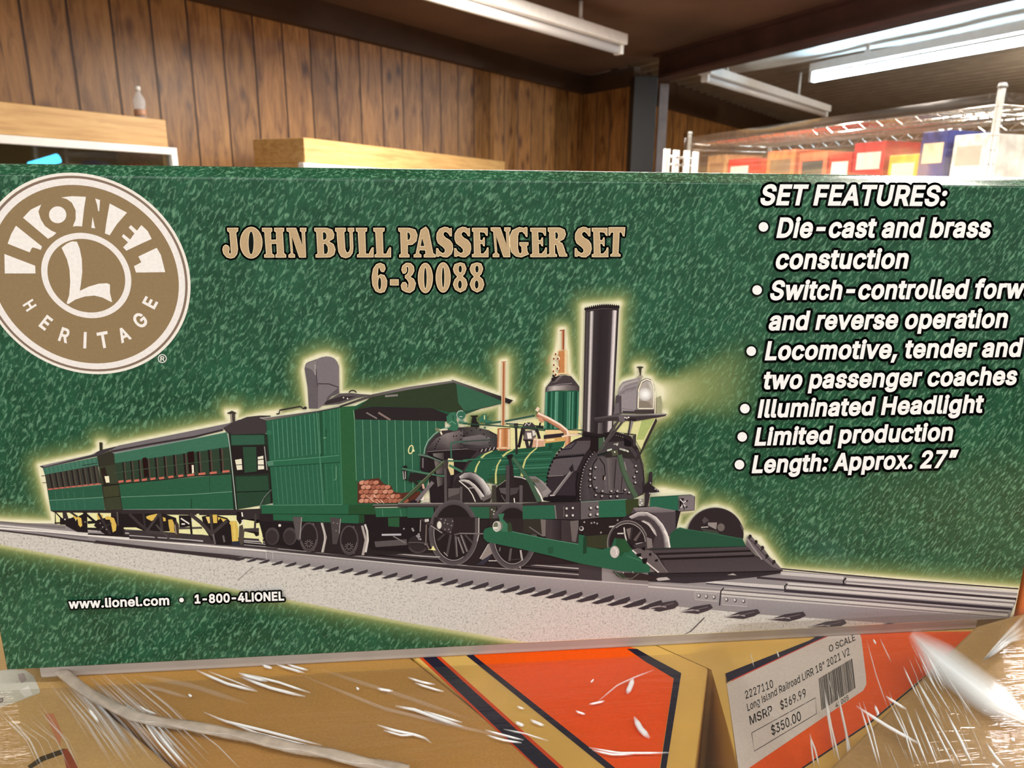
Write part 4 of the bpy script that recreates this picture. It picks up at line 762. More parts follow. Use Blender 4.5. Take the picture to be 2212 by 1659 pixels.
k.line(cK((0, 480), (180, 650), (420, 830)), 6, (62, 54, 54)); k.line(cK((450, 470), (260, 740)), 5, (70, 62, 62)); k.line(cK((460, 470), (490, 740)), 6, (66, 58, 58)); k.line(cK((210, 470), (240, 740)), 4, K2); k.line(cK((240, 745), (740, 790)), 7, (70, 62, 62)); k.line(cK((400, 640), (600, 860)), 4, (78, 70, 70)); k.line(cK((330, 780), (430, 850)), 3, K2)
k.fill(cK((690, 560), (740, 640), (740, 840), (680, 820)), (70, 58, 52)); k.line(cK((680, 640), (700, 780)), 2, (170, 150, 140))
k.fill(cK((740, 500), (900, 500), (920, 660), (750, 690)), K); k.fill(cK((700, 545), (740, 545), (745, 598), (712, 598)), CREAM); k.line(cK((770, 545), (900, 630)), 3, HI); k.line(cK((780, 630), (830, 630)), 3, HI); k.fill(cK((920, 565), (955, 570), (950, 595), (922, 595)), HI); k.fill(cK((1000, 480), (1040, 475), (1045, 500), (1010, 505)), CREAM)
k.fill(cK((740, 680), (1080, 670), (1090, 700), (745, 710)), (84, 76, 76)); k.fill(cK((880, 480), (920, 480), (945, 780), (915, 780)), K)
k.fill(cK((1080, 520), (1240, 480), (1460, 540), (1530, 620), (1530, 940), (1280, 940), (1200, 820), (1120, 700)), K); k.fill(cK((1000, 530), (1060, 530), (1100, 610), (1060, 600)), CREAM); k.fill(cK((1140, 520), (1200, 520), (1210, 615), (1180, 620)), (238, 206, 128)); k.fill(cK((1240, 490), (1310, 490), (1312, 615), (1255, 615)), YEL); k.fill(cK((1320, 525), (1455, 562), (1410, 610), (1360, 540), (1330, 580)), YEL)
k.line(cK((905, 480), (1060, 600), (1250, 800)), 8, (66, 58, 58)); k.line(cK((1210, 480), (1240, 780)), 5, (70, 62, 60)); k.line(cK((1460, 580), (1240, 770)), 7, (66, 58, 58)); k.line(cK((1250, 780), (1280, 930)), 4, (110, 102, 100)); k.line(cK((1400, 800), (1420, 900)), 4, (110, 102, 100)); k.line(cK((1200, 860), (1270, 910)), 3, K2)
k.fill(cK((1490, 610), (1520, 585), (1600, 585), (1625, 700), (1625, 885), (1535, 890), (1515, 650)), (222, 188, 92)); k.line(cK((1560, 600), (1575, 880)), 5, (232, 200, 108)); k.fill(cK((1640, 660), (1690, 640), (1715, 760), (1700, 920), (1650, 950), (1630, 880)), (84, 74, 66)); k.fill(cK((1530, 890), (1640, 885), (1660, 945), (1540, 940)), (44, 48, 62))
k.fill(cK((1600, 450), (1700, 450), (1700, 560), (1650, 640), (1600, 560)), K); k.line(cK((1680, 455), (1690, 520)), 3, HI); k.line(cK((1680, 570), (1710, 640)), 2.4, HI)
k.fill(cK((1700, 560), (2212, 560), (2212, 640), (1970, 600), (1900, 620), (1860, 560)), K); k.line(cK((1710, 720), (1960, 712)), 7, (70, 62, 62)); k.line(cK((1885, 480), (1870, 760)), 4.5, (70, 62, 60)); k.fill(cK((1720, 740), (2010, 740), (2000, 830), (1960, 790), (1890, 815), (1860, 770)), K); k.fill(cK((1975, 550), (2150, 560), (2150, 700), (1980, 720)), K)
k.line(cK((2120, 120), (2020, 230), (1955, 350), (1955, 400)), 3.0, (120, 136, 122)); k.line(cK((2125, 118), (2020, 236), (1958, 360)), 1.4, (30, 34, 30))
o = k.build('printed_coach', pict); o['label'] = 'front green passenger coach with red window sills in the picture'

# ---- tender
k = Ink(600)
k.fill([(560, 1110), (1000, 1100), (1010, 1190), (760, 1200), (575, 1180)], (44, 36, 38)); k.fill(cC((965, 1515), (1110, 1505), (1120, 1535), (960, 1530)), CREAM); k.fill(cC((0, 1360), (20, 1340), (30, 1500), (0, 1470)), CREAM)
k.fill(cC((50, 580), (430, 512), (600, 480), (720, 470), (860, 400), (1385, 300), (1900, 430), (1710, 470), (1385, 590), (1240, 780), (1200, 1200), (620, 1208), (105, 1208), (62, 690)), GR)
k.fill(cC((60, 585), (430, 515), (480, 1205), (105, 1208)), (46, 98, 73)); k.fill(cC((430, 512), (470, 505), (492, 1205), (478, 1206)), (36, 80, 56)); k.fill(cC((470, 505), (600, 480), (622, 1205), (492, 1206)), (46, 100, 72)); k.fill(cC((600, 480), (710, 470), (735, 1200), (622, 1206)), (46, 94, 58))
for i in range(11):
    x = 103 + i * 34; k.line(cC((x, 590 - (x - 60) * .175), (x + 16, 872 - (x - 60) * .12)), 1.5, (84, 142, 112)); k.line(cC((x + 20, 925 - (x - 60) * .1), (x + 45, 1204)), 1.3, (70, 128, 98))
for x in (482, 530, 558, 585): k.line(cC((x, 500), (x + 10, 830)), 1.3, (72, 130, 98)); k.line(cC((x + 14, 900), (x + 30, 1204)), 1.2, (66, 122, 92))
k.fill(cC((62, 885), (460, 850), (600, 838), (604, 888), (465, 898), (66, 922)), (48, 104, 76)); k.line(cC((62, 885), (460, 852), (600, 838)), 1.4, (90, 148, 116)); k.line(cC((66, 924), (465, 900), (604, 890)), 1.6, (30, 70, 48)); k.fill(cC((55, 888), (105, 882), (108, 912), (70, 918)), (86, 130, 108))
k.line(cC((430, 512), (478, 1206)), 2.0, (84, 140, 110)); k.line(cC((600, 482), (622, 1206)), 1.8, (70, 126, 94)); k.line(cC((478, 710), (500, 706)), 1.4, (140, 180, 140)); k.line(cC((500, 640), (500, 700)), 1.2, (30, 60, 40)); k.line(cC((575, 920), (575, 1015), (560, 1025)), 1.4, (120, 160, 126)); k.ell(*cC((75, 668))[0], 6, 5.5, (54, 110, 84))
# back wall inside the cab opening
k.fill(cC((710, 572), (1385, 582), (1385, 700), (1200, 1200), (736, 1200)), (47, 96, 72))
for i in range(11):
    x = 712 + i * 60.5; b = 1025 if i == 0 else (1010 if i < 4 else 1110); k.line(cC((x, 575), (x + 14, b)), 1.5, (112, 160, 128)); k.line(cC((x + 4, 575), (x + 18, b)), 1.2, (40, 86, 62))
k.fill(cC((705, 502), (850, 474), (1290, 486), (1420, 540), (1440, 585), (705, 570)), (46, 38, 40)); k.line(cC((800, 520), (880, 565)), 3, (130, 122, 118)); k.line(cC((890, 520), (980, 575)), 4, (140, 120, 112)); k.line(cC((705, 502), (712, 572)), 2, (110, 160, 120))
# roof with its soffit
k.fill([(803, 855), (890, 836), (978, 822), (1090, 860), (1095, 868), (1057, 878), (985, 893), (930, 880), (806, 876), (770, 884)], (50, 62, 42)); k.fill([(985, 826), (1090, 861), (1094, 868), (1057, 877), (1004, 888), (990, 870)], (56, 100, 76))
k.strip(cC((0, 555), (60, 560), (440, 502), (600, 470), (840, 385), (1100, 330), (1445, 282)), cC((20, 566), (60, 580), (440, 516), (600, 484), (850, 402), (1100, 352), (1450, 296)), [(150, 144, 134), (120, 116, 110), (70, 66, 62), (56, 50, 48), (90, 82, 80), (120, 112, 112), (110, 102, 102)])
k.strip([(975, 819), (1040, 841), (1108, 864)], [(978, 825), (1040, 848), (1100, 872)], [(110, 102, 100), (70, 64, 62), (40, 36, 36)]); k.line(cC((940, 398), (1035, 390)), 4, (140, 132, 130)); k.line(cC((10, 562), (440, 505), (600, 474)), 1.2, (206, 204, 190))
k.fill(cC((600, 378), (680, 374), (760, 382), (845, 388), (730, 412), (600, 455), (490, 465), (440, 470)), (92, 84, 86)); k.fill(cC((480, 440), (620, 395), (720, 400), (600, 440), (500, 460)), (56, 48, 50)); k.ring(*cC((698, 372))[0], 8.5, 6, 2.4, K, 0, 180); k.dots(cC((630, 408), (660, 415)), 1.6, HI)
k.fill(cC((340, 195), (345, 166), (364, 144), (430, 122), (465, 108), (500, 101), (535, 104), (562, 118), (583, 142), (596, 176), (598, 375), (520, 405), (480, 462), (440, 490), (372, 490), (362, 330)), (126, 116, 120)); k.fill(cC((340, 195), (352, 152), (430, 122), (425, 200), (440, 320), (440, 488), (372, 490), (362, 330)), (104, 95, 99)); k.fill(cC((345, 180), (360, 152), (430, 128), (420, 240), (395, 200)), (134, 126, 126))
k.line(cC((425, 195), (432, 290), (440, 325)), 1.6, (66, 58, 60)); k.line(cC((440, 305), (520, 306), (594, 332)), 2.0, (60, 52, 54)); k.fill(cC((510, 402), (596, 330), (598, 375), (540, 400), (500, 440)), (96, 88, 92)); k.line(cC((418, 160), (420, 240)), 2, (176, 168, 166))
k.line(cC((130, 530), (150, 528), (155, 502), (310, 474), (328, 490), (352, 484)), 3.4, (62, 56, 54)); k.ell(*cC((345, 485))[0], 3.4, 3, (50, 44, 44)); k.line(cC((10, 1245), (40, 1160), (92, 1100)), 2.6, (58, 66, 58))
# wood pile
rnd = random.Random(5); k.fill(cC((735, 1040), (800, 1020), (890, 1008), (930, 1050), (990, 1070), (1000, 1110), (1060, 1120), (1200, 1105), (1200, 1195), (735, 1195)), (92, 50, 38))
for j in range(5):
    for i in range(13 - (0 if j < 2 else (j - 1) * 3)):
        x = 765 + i * 36 + (j % 2) * 16; y = 1178 - j * 34
        if y < 1015 + max(0, x - 880) * 0.75 and x > 880: continue
        if x > 1195: continue
        p = cC((x + rnd.uniform(-4, 4), y))[0]; c = rnd.choice([(196, 128, 102), (176, 108, 84), (210, 148, 122), (164, 98, 76)]); k.ell(p[0], p[1], 7.4, 5.2, (104, 58, 44), -15); k.ell(p[0], p[1] - .4, 6.4, 4.4, c, -15)
for i in range(14): x = rnd.uniform(770, 1000); y = rnd.uniform(1120, 1185); k.line(cC((x, y), (x + 20, y + 14)), 1.4, (232, 184, 160))
# sills
k.fill(cC((18, 1210), (620, 1205), (860, 1200), (868, 1276), (20, 1272)), (44, 98, 68)); k.fill(cC((668, 1208), (860, 1202), (868, 1276), (668, 1276)), (42, 78, 48)); k.line(cC((18, 1210), (620, 1205)), 1.4, (88, 144, 112)); k.fill(cC((105, 1276), (745, 1282), (782, 1330), (740, 1346), (108, 1322)), (44, 96, 68)); k.fill(cC((745, 1280), (785, 1284), (785, 1340), (742, 1345)), (40, 70, 44)); k.line(cC((20, 1274), (860, 1278)), 1.4, (30, 64, 44))
k.ring(*cC((1132, 795))[0], 6.0, 10.2, 2.6, (228, 224, 160), rot=14); k.ell(*cC((1152, 803))[0], 2.4, 2.4, (240, 236, 176))
# wheels and hangers
k.fill(cC((0, 1330), (300, 1345), (480, 1340), (480, 1560), (300, 1540), (40, 1480)), K); k.fill(cC((785, 1285), (1300, 1300), (1310, 1480), (1130, 1560), (840, 1540), (800, 1500)), K)
for x in (100, 232): p = cC((x, 1440))[0]; k.ell(p[0], p[1], 15, 19, (74, 66, 68)); k.ell(p[0] - 1, p[1] + 2, 12, 15, (56, 48, 50))
for x, y in ((372, 1448), (672, 1470)):
    k.fill(cC((x, y - 108), (x + 100, y - 108), (x + 122, y), (x + 95, y + 112), (x + 10, y + 114)), (48, 39, 41)); k.strip(cC((x + 88, y - 108), (x + 116, y), (x + 92, y + 112)), cC((x + 106, y - 108), (x + 134, y), (x + 112, y + 112)), (176, 164, 158)); k.strip(cC((x + 28, y - 105), (x + 42, y), (x + 32, y + 100)), cC((x + 38, y - 105), (x + 54, y), (x + 40, y + 100)), (110, 100, 100))
    p = cC((x, y))[0]; k.ell(p[0], p[1], 20, 32, (44, 36, 38)); k.ring(p[0], p[1], 20, 32, 3.2, (84, 75, 76)); k.ring(p[0], p[1], 16.6, 27, 1.0, (128, 118, 116), 200, 350)
    for a in range(0, 360, 36): k.line([(p[0] + 3 * math.cos(math.radians(a)), p[1] + 14 + 4 * math.sin(math.radians(a))), (p[0] + 10 * math.cos(math.radians(a)), p[1] + 14 + 9 * math.sin(math.radians(a)))], 1.5, (118, 108, 106))
k.line(cC((790, 1352), (806, 1400), (812, 1470), (795, 1560)), 4.4, (214, 206, 198)); k.line(cC((465, 1345), (486, 1400), (490, 1480), (470, 1560)), 2.2, (206, 198, 190))
k.fill(cC((250, 1296), (322, 1296), (312, 1455), (300, 1472), (282, 1462)), (92, 84, 84)); k.fill(cC((530, 1300), (612, 1308), (602, 1420), (580, 1500), (548, 1500), (545, 1430)), (78, 70, 70)); k.line(cC((318, 1300), (305, 1460)), 1.6, (170, 162, 158)); k.line(cC((608, 1310), (598, 1420)), 1.5, (170, 162, 158)); k.dots(cC((555, 1340), (585, 1345), (575, 1400)), 1.4, (150, 142, 138)); k.ell(*cC((155, 1360))[0], 3, 3, HI)
k.fill(cC((860, 1480), (1100, 1462), (1105, 1505), (870, 1522)), (92, 84, 84)); k.line(cC((915, 1430), (1060, 1428)), 4, (190, 186, 190)); k.line(cC((1000, 1440), (1090, 1490)), 2.4, (130, 122, 120)); k.ell(*cC((1185, 1500))[0], 22, 20, (52, 44, 46)); k.ring(*cC((1185, 1500))[0], 22, 20, 4, (74, 66, 66), 200, 330)
k.fill(cC((865, 1230), (1300, 1225), (1308, 1290), (872, 1298)), (46, 98, 70)); k.line(cC((850, 1214), (1380, 1206)), 5, (58, 50, 50)); k.line(cC((850, 1208), (1380, 1200)), 1.2, (170, 162, 156)); k.fill(cC((962, 1302), (1046, 1300), (1046, 1372), (964, 1366)), (46, 88, 58)); k.line(cC((920, 1240), (924, 1290)), 1.2, (90, 140, 110)); k.line(cC((1052, 1240), (1060, 1292)), 1.2, (90, 140, 110))
k.dots([(p[0], p[1]) for p in cC((1080, 1385), (1145, 1385), (1200, 1420), (1190, 1460), (1250, 1440), (1240, 1500))], 2.0, (150, 142, 142))
o = k.build('printed_tender', pict); o['label'] = 'green board-sided tender with grey hood and wood pile in the picture'
# ---- locomotive
k = Ink(900)
# dark ground between the frames, light shining through above the boiler
k.fill([(985, 935), (1060, 925), (1180, 900), (1250, 900), (1260, 965), (1060, 980)], (232, 226, 164))
k.fill(cF((1000, 10), (1420, 10), (1250, 360), (1150, 180), (960, 150)), (226, 222, 160)); k.fill(cE((1480, 1380), (1620, 1370), (1500, 1600), (1420, 1600)), (176, 190, 116))
k.fill([(905, 1085), (1300, 1082), (1470, 1100), (1460, 1140), (1330, 1215), (1160, 1218), (1080, 1225), (1010, 1220), (930, 1190), (905, 1150)], (46, 37, 39))
# firebox
k.fill(cL((388, 690), (400, 600), (440, 500), (520, 400), (640, 320), (760, 285), (900, 290), (1060, 285), (1250, 310), (1330, 350), (1430, 400), (1480, 440), (1500, 620), (1040, 950), (760, 1430), (500, 1430), (455, 950), (400, 740)), (62, 53, 56))
k.strip(cL((440, 600), (560, 460), (720, 380), (900, 340), (1040, 320)), cL((440, 660), (620, 640), (760, 630), (900, 625), (1040, 610)), [(66, 58, 60), (96, 88, 90), (140, 130, 128), (110, 100, 100), (84, 76, 80)], [(48, 40, 44), (64, 54, 58), (80, 70, 72), (66, 56, 60), (56, 48, 52)])
k.strip(cM((0, 290), (200, 290), (380, 330), (510, 400)), cM((0, 600), (200, 598), (380, 590), (500, 600)), [(66, 60, 60), (84, 78, 76), (76, 70, 70), (60, 56, 58)], [(50, 44, 48), (70, 64, 66), (82, 76, 78), (60, 56, 60)]); k.strip(cM((0, 440), (250, 400), (400, 440)), cM((0, 540), (250, 560), (400, 540)), (120, 112, 112), (92, 86, 88))
k.fill(cL((440, 660), (1040, 625), (1180, 640), (1040, 800), (960, 950), (840, 1010), (760, 1430), (480, 1430), (455, 950)), (40, 31, 35)); k.strip(cL((520, 680), (560, 900), (590, 1180)), cL((680, 670), (690, 900), (670, 1140)), [(130, 120, 116), (120, 110, 106), (116, 108, 104)], [(70, 62, 64), (62, 54, 56), (60, 52, 54)])
k.line(cL((440, 660), (1040, 620)), 1.8, (30, 24, 28)); k.line(cL((440, 652), (1040, 612)), 0.9, (150, 140, 136))
k.line(cL((392, 690), (405, 600), (450, 500), (540, 400), (660, 320), (790, 285)), 3.6, (66, 112, 88)); k.line(cL((386, 690), (398, 600), (440, 500), (530, 398), (650, 316), (790, 280)), 1.3, (170, 196, 178))
k.dots(cL((548, 610), (562, 575), (575, 540), (600, 500), (620, 465), (940, 345), (938, 410), (936, 470), (940, 540), (938, 600), (830, 425), (870, 418), (990, 410)), 1.6, (28, 22, 26)); k.dots(cM((200, 300), (260, 330), (310, 390), (350, 440), (390, 520), (400, 560), (60, 380), (0, 420), (410, 365), (440, 385), (490, 400), (130, 340)), 1.5, (28, 22, 26))
for i in range(9): p = cM((250 + i * 30, 640 - i * 5))[0]; k.line([(p[0] - 1.5, p[1] + 3), (p[0] + 1.5, p[1] - 3)], 1.6, (200, 192, 186) if i % 2 else (26, 22, 24))
# fittings on the firebox
k.fill(cL((720, 130), (780, 70), (860, 60), (870, 180), (900, 260), (890, 330), (830, 345), (740, 320), (790, 260), (730, 220)), (58, 112, 86)); k.line(cL((820, 110), (825, 180)), 1.6, (28, 60, 46)); k.line(cL((740, 240), (800, 200), (860, 240)), 1.6, (110, 160, 130))
p = cL((938, 105))[0]; k.ell(*p, 10, 10, (64, 114, 92)); k.ring(*p, 10, 10, 1.6, (176, 200, 184), 60, 260); k.ell(p[0] + 1.4, p[1] + .5, 6, 6.4, (54, 104, 82)); k.line(cL((915, 130), (960, 130)), 1.5, (190, 210, 196)); k.fill(cL((920, 170), (970, 170), (985, 215), (905, 215)), (120, 150, 130))
k.line(cL((900, 215), (1037, 235)), 5, (70, 120, 96)); k.line(cL((1000, 262), (1040, 260)), 1.6, (240, 232, 190)); k.fill(cM((100, 115), (220, 110), (225, 130), (195, 140), (205, 200), (240, 235), (245, 290), (115, 285), (120, 235), (140, 140)), (38, 34, 32))
k.fill(cM((245, 140), (285, 125), (290, 95), (350, 95), (355, 185), (430, 190), (430, 215), (245, 215)), (58, 114, 92)); k.fill(cM((312, 110), (330, 110), (328, 175), (312, 175)), (214, 214, 150)); k.line(cL((555, 310), (640, 330), (740, 320)), 3, (232, 222, 190)); k.line(cL((630, 350), (655, 400)), 3.4, (240, 232, 206)); k.fill(cL((550, 300), (600, 300), (640, 360), (570, 350)), (120, 126, 96))
k.line(cL((1040, 500), (800, 518), (788, 560), (795, 760)), 3.4, (62, 104, 86)); k.line(cM((0, 500), (510, 470)), 2.0, (50, 72, 62)); k.line(cM((310, 290), (340, 300)), 4, (58, 108, 86))
# rods along the top
k.line(cM((0, 235), (400, 258), (760, 290), (1382, 355)), 2.4, (44, 78, 62)); k.line(cM((330, 235), (620, 200), (1070, 115)), 4.0, (50, 92, 76)); k.line(cM((640, 190), (1070, 106)), 2.0, (60, 84, 76)); k.line(cM((640, 235), (1200, 275)), 2.4, (42, 70, 58))
# boiler barrel with lagging strips and yellow bands
bt = cM((430, 640), (600, 630), (800, 612), (1010, 600), (1210, 570), (1382, 560)); bb = cM((20, 950), (330, 1130), (640, 1180), (840, 1200), (1100, 1250), (1250, 1130))
k.fill(cM((420, 640), (250, 700), (100, 820), (20, 950), (180, 960), (330, 1100), (480, 1140), (640, 1180), (1100, 1200), (1250, 1100), (1260, 960), (1330, 790), (1382, 680), (1480, 560), (1200, 572), (800, 612)), (42, 94, 70))
k.fill(cM((430, 640), (800, 612), (1200, 575), (1480, 560), (1420, 640), (1000, 680), (560, 700), (330, 690)), (36, 84, 60))
for i, (ya, yb, c) in enumerate([(700, 650, (64, 124, 98)), (750, 705, (34, 76, 56)), (790, 755, (60, 120, 94)), (850, 800, (34, 78, 58)), (880, 845, (58, 116, 90)), (920, 885, (76, 134, 106)), (960, 925, (40, 88, 66)), (1000, 960, (34, 72, 54)), (1060, 1010, (40, 74, 50))]):
    k.line(cM((560 - i * 25, ya), (860, (ya + yb) / 2), (1330 - i * 10, yb)), 2.2, c)
k.fill(cM((480, 1000), (640, 1000), (640, 1180), (340, 1110)), (52, 78, 52))
for a, b in ((((440, 640), (330, 690), (270, 750)), None), (((250, 790), (205, 870), (180, 960)), None), (((750, 618), (650, 670), (590, 725)), None), (((565, 765), (510, 860), (488, 980), (490, 1130)), None), (((1100, 595), (1000, 680), (930, 770), (890, 900), (870, 1015)), None)):
    k.line(cM(*a), 2.6, (206, 206, 132), 4.4); 
k.line(cM((890, 900), (875, 1000), (900, 1020)), 4, (214, 214, 140))
# copper valve and its spindle
k.bands(cM((515, 315))[0], cM((705, 308))[0], cM((705, 600))[0], cM((505, 600))[0], [(0, (150, 84, 50)), (.1, COP), (.22, COPL), (.34, (214, 150, 100)), (.6, (176, 112, 66)), (.78, (200, 136, 88)), (.9, (246, 226, 190)), (1, (206, 160, 120))]); k.line(cM((500, 605), (600, 590), (710, 605)), 3.5, (236, 190, 150)); k.line(cM((540, 628), (660, 625)), 4, (150, 80, 60)); k.line(cM((515, 315), (610, 305), (705, 310)), 2, COPD)
k.bands((1083.5, 782), (1091.5, 781), (1090, 918), (1082.5, 918), [(0, (246, 232, 190)), (.35, (176, 112, 76)), (.6, (164, 98, 64)), (1, (226, 180, 140))]); k.line([(1082, 781), (1093, 780)], 2, (196, 150, 116))
# A-frame stand and posts
k.line(cM((830, 590), (885, 320), (935, 230)), 6, K); k.line(cM((900, 320), (970, 600)), 7, (54, 46, 48)); k.line(cM((1080, 300), (1000, 600)), 6, (54, 46, 48)); k.line(cM((1090, 290), (1140, 460)), 6, (48, 40, 42)); k.fill(cM((915, 240), (960, 215), (1030, 220), (1080, 270), (1080, 320), (900, 320), (880, 290)), (66, 58, 62)); k.fill(cM((930, 340), (1070, 330), (1090, 430), (1030, 480), (940, 470), (890, 480)), (110, 98, 98)); k.fill(cM((950, 370), (1015, 370), (1025, 455), (965, 460)), (244, 232, 222)); k.fill(cM((1030, 340), (1070, 335), (1085, 400), (1040, 420)), (226, 216, 206)); k.line(cM((920, 265), (950, 225), (985, 260), (1010, 225)), 2, (206, 198, 196)); k.fill(cM((975, 510), (1000, 500), (985, 570)), (236, 228, 200)); k.line(cM((1085, 290), (1200, 300)), 5, (48, 40, 42)); k.line(cM((900, 480), (1060, 490)), 3, K)
k.fill(cM((755, 230), (820, 228), (822, 290), (790, 340), (760, 290)), (56, 48, 50)); k.line(cM((790, 300), (800, 690)), 5, (50, 44, 46)); k.fill(cM((1050, 450), (1215, 470), (1210, 575), (1030, 590)), (216, 168, 138)); k.line(cM((1060, 470), (1200, 480)), 3, (244, 216, 190)); k.line(cM((1110, 470), (1100, 590)), 2.4, (250, 232, 214))
# sand dome: green fluted cylinder, dark cap, copper whistle
k.fill(cE((402, 1058), (780, 1048), (768, 1482), (388, 1492)), (36, 88, 66))
for i, x in enumerate((408, 440, 468, 515, 535, 600, 650, 672, 705, 742, 762)): k.line(cE((x + 6, 1062), (x - 4, 1480)), 2.6 if i % 3 else 4.0, [(84, 144, 118), (26, 66, 50), (70, 130, 104), (100, 156, 130)][i % 4])
k.fill(cE((402, 1070), (404, 1020), (460, 950), (500, 895), (620, 878), (690, 890), (740, 950), (782, 1005), (780, 1055), (700, 1040), (560, 1042), (450, 1056)), (74, 64, 66)); k.fill(cE((470, 960), (560, 890), (600, 885), (520, 960)), (110, 100, 100)); k.strip(cE((404, 1020), (500, 1000), (650, 985), (782, 1005)), cE((402, 1066), (500, 1050), (650, 1040), (780, 1055)), [(60, 50, 52), (196, 186, 180), (120, 110, 110), (70, 60, 62)]); k.line(cE((430, 1010), (560, 980), (700, 970)), 1.2, (150, 142, 140)); k.fill(cE((470, 910), (520, 890), (560, 880), (500, 950), (470, 950)), (48, 38, 38))
k.bands(cE((552, 612))[0], cE((644, 602))[0], cE((640, 862))[0], cE((552, 866))[0], [(0, (190, 120, 70)), (.3, (206, 138, 84)), (.6, (196, 126, 74)), (.85, (246, 220, 170)), (1, (236, 200, 150))]); k.line(cE((545, 612), (600, 590), (640, 602)), 2.4, (226, 190, 150)); k.bands(cE((585, 372))[0], cE((615, 372))[0], cE((612, 595))[0], cE((585, 595))[0], [(0, (220, 170, 130)), (.5, (160, 84, 56)), (1, (150, 80, 54))]); k.line(cE((562, 380), (620, 373)), 2, (150, 86, 62)); k.line(cE((520, 885), (560, 860), (660, 858), (670, 880)), 3.2, (240, 206, 160))
for x, y, r in ((520, 640, 3.6), (545, 690, 3.8), (500, 690, 3.4), (500, 760, 3.4), (540, 800, 3.6), (495, 830, 3.6), (520, 870, 4)): p = cE((x, y))[0]; k.ell(*p, r, r * 1.2, (248, 226, 190)); k.ell(p[0] - .8, p[1] + 1, r * .5, r * .7, (120, 66, 44))
k.line(cE((462, 655), (440, 710), (415, 745)), 1.6, (206, 150, 110)); k.fill(cE((480, 870), (510, 880), (500, 905), (480, 895)), K)
k.fill(cE((400, 1490), (770, 1480), (770, 1530), (400, 1540)), (236, 206, 150)); k.fill(cF((215, 188), (425, 165), (430, 205), (215, 230)), (52, 42, 48)); k.fill(cF((225, 232), (440, 205), (440, 245), (230, 275)), (214, 164, 96)); k.line(cF((240, 245), (330, 236)), 4, (246, 220, 160)); k.fill(cF((230, 275), (440, 250), (420, 310), (300, 335), (230, 325)), (40, 92, 68)); k.fill(cF((265, 280), (305, 276), (300, 330), (265, 340)), (30, 72, 54)); k.line(cE((0, 1440), (380, 1480), (820, 1492)), 2.4, (44, 82, 62))
k.line(cE((300, 1250), (330, 1270)), 9, (240, 214, 190)); k.line(cE((310, 1310), (440, 1375), (560, 1445), (630, 1500), (648, 1560)), 10.5, (196, 136, 104)); k.line(cE((320, 1302), (445, 1362), (570, 1432), (645, 1495), (660, 1560)), 4.2, (250, 226, 206)); k.line(cE((300, 1330), (430, 1400), (540, 1465), (612, 1520)), 1.8, (150, 92, 70)); k.fill(cE((300, 1340), (360, 1350), (395, 1400), (350, 1410)), (206, 150, 120)); k.line(cE((345, 1410), (335, 1460)), 3.5, K)
k.bands(cF((440, 195))[0], cF((498, 195))[0], cF((495, 300))[0], cF((440, 310))[0], [(0, (206, 140, 100)), (.4, (226, 170, 130)), (.7, (180, 120, 88)), (1, (150, 96, 70))]); k.line(cF((405, 205), (470, 190), (600, 185)), 3.6, (248, 222, 196)); k.line(cF((490, 175), (590, 190)), 1.8, (220, 190, 160))
# smokebox
k.fill(cF((400, 345), (450, 300), (540, 235), (620, 205), (760, 190), (960, 150), (1130, 200), (1210, 330), (1262, 500), (1285, 740), (1262, 810), (1150, 862), (600, 895), (300, 885), (225, 855), (245, 690), (262, 570), (310, 440)), (46, 37, 40))
k.fill(cF((470, 295), (570, 250), (740, 245), (690, 330), (640, 395), (400, 410), (330, 420), (390, 350)), (88, 79, 82)); k.fill(cF((320, 440), (630, 412), (590, 500), (560, 560), (440, 610), (255, 622), (280, 520)), (94, 85, 88)); k.fill(cF((255, 640), (420, 615), (540, 560), (555, 640), (560, 850), (300, 860), (230, 845), (250, 700)), (54, 45, 50)); k.line(cF((320, 428), (640, 400)), 3.6, (30, 24, 30)); k.line(cF((260, 622), (420, 612)), 1, (160, 150, 146)); k.line(cF((395, 345), (500, 330), (560, 262)), 2.2, (34, 28, 44))
for i in range(16): p = cF((340 + i * 19, 420 - i * 1.8))[0]; k.line([(p[0], p[1] + 1), (p[0] + 2, p[1] - 3)], 1.5, (28, 22, 28))
k.dots(k.along(cF((400, 330), (320, 440), (280, 520), (250, 640), (245, 720)), 11), 2.5, (26, 20, 26))
k.fill(cF((590, 885), (585, 760), (600, 640), (630, 520), (680, 430), (780, 330), (900, 262), (1060, 250), (1150, 320), (1215, 400), (1250, 510), (1270, 700), (1255, 800), (1150, 862)), (72, 64, 67))
k.strip(k.along(cF((600, 885), (600, 700), (640, 530), (720, 420)), 8), k.along(cF((700, 880), (680, 700), (700, 540), (770, 430)), 8), (66, 58, 62), (80, 72, 75))
k.fill(cF((722, 500), (790, 420), (880, 400), (1000, 430), (1110, 440), (1180, 520), (1185, 690), (1140, 790), (900, 812), (780, 800), (735, 760), (722, 650)), (92, 84, 86)); k.strip(cF((880, 430), (900, 800)), cF((960, 440), (960, 800)), (112, 103, 102), (80, 72, 74)); k.strip(cF((820, 540), (840, 800)), cF((870, 540), (880, 800)), (84, 76, 78), (104, 96, 98))
k.line(k.along(cF((780, 430), (730, 500), (718, 620), (722, 720), (760, 795), (900, 812), (1060, 800)), 20), 2.4, (34, 28, 30)); k.line(cF((800, 430), (850, 500), (862, 600), (850, 620)), 2.2, (30, 24, 26)); k.line(cF((975, 440), (965, 600), (955, 750)), 2.0, (48, 40, 42)); k.line(cF((1040, 620), (1028, 780)), 2, (50, 42, 44)); k.fill(cF((835, 610), (858, 612), (856, 665), (832, 660)), (46, 30, 30)); k.line(cF((858, 625), (855, 660)), 1.6, (226, 216, 210)); k.line(cF((1060, 470), (1080, 560)), 3, (150, 140, 138))
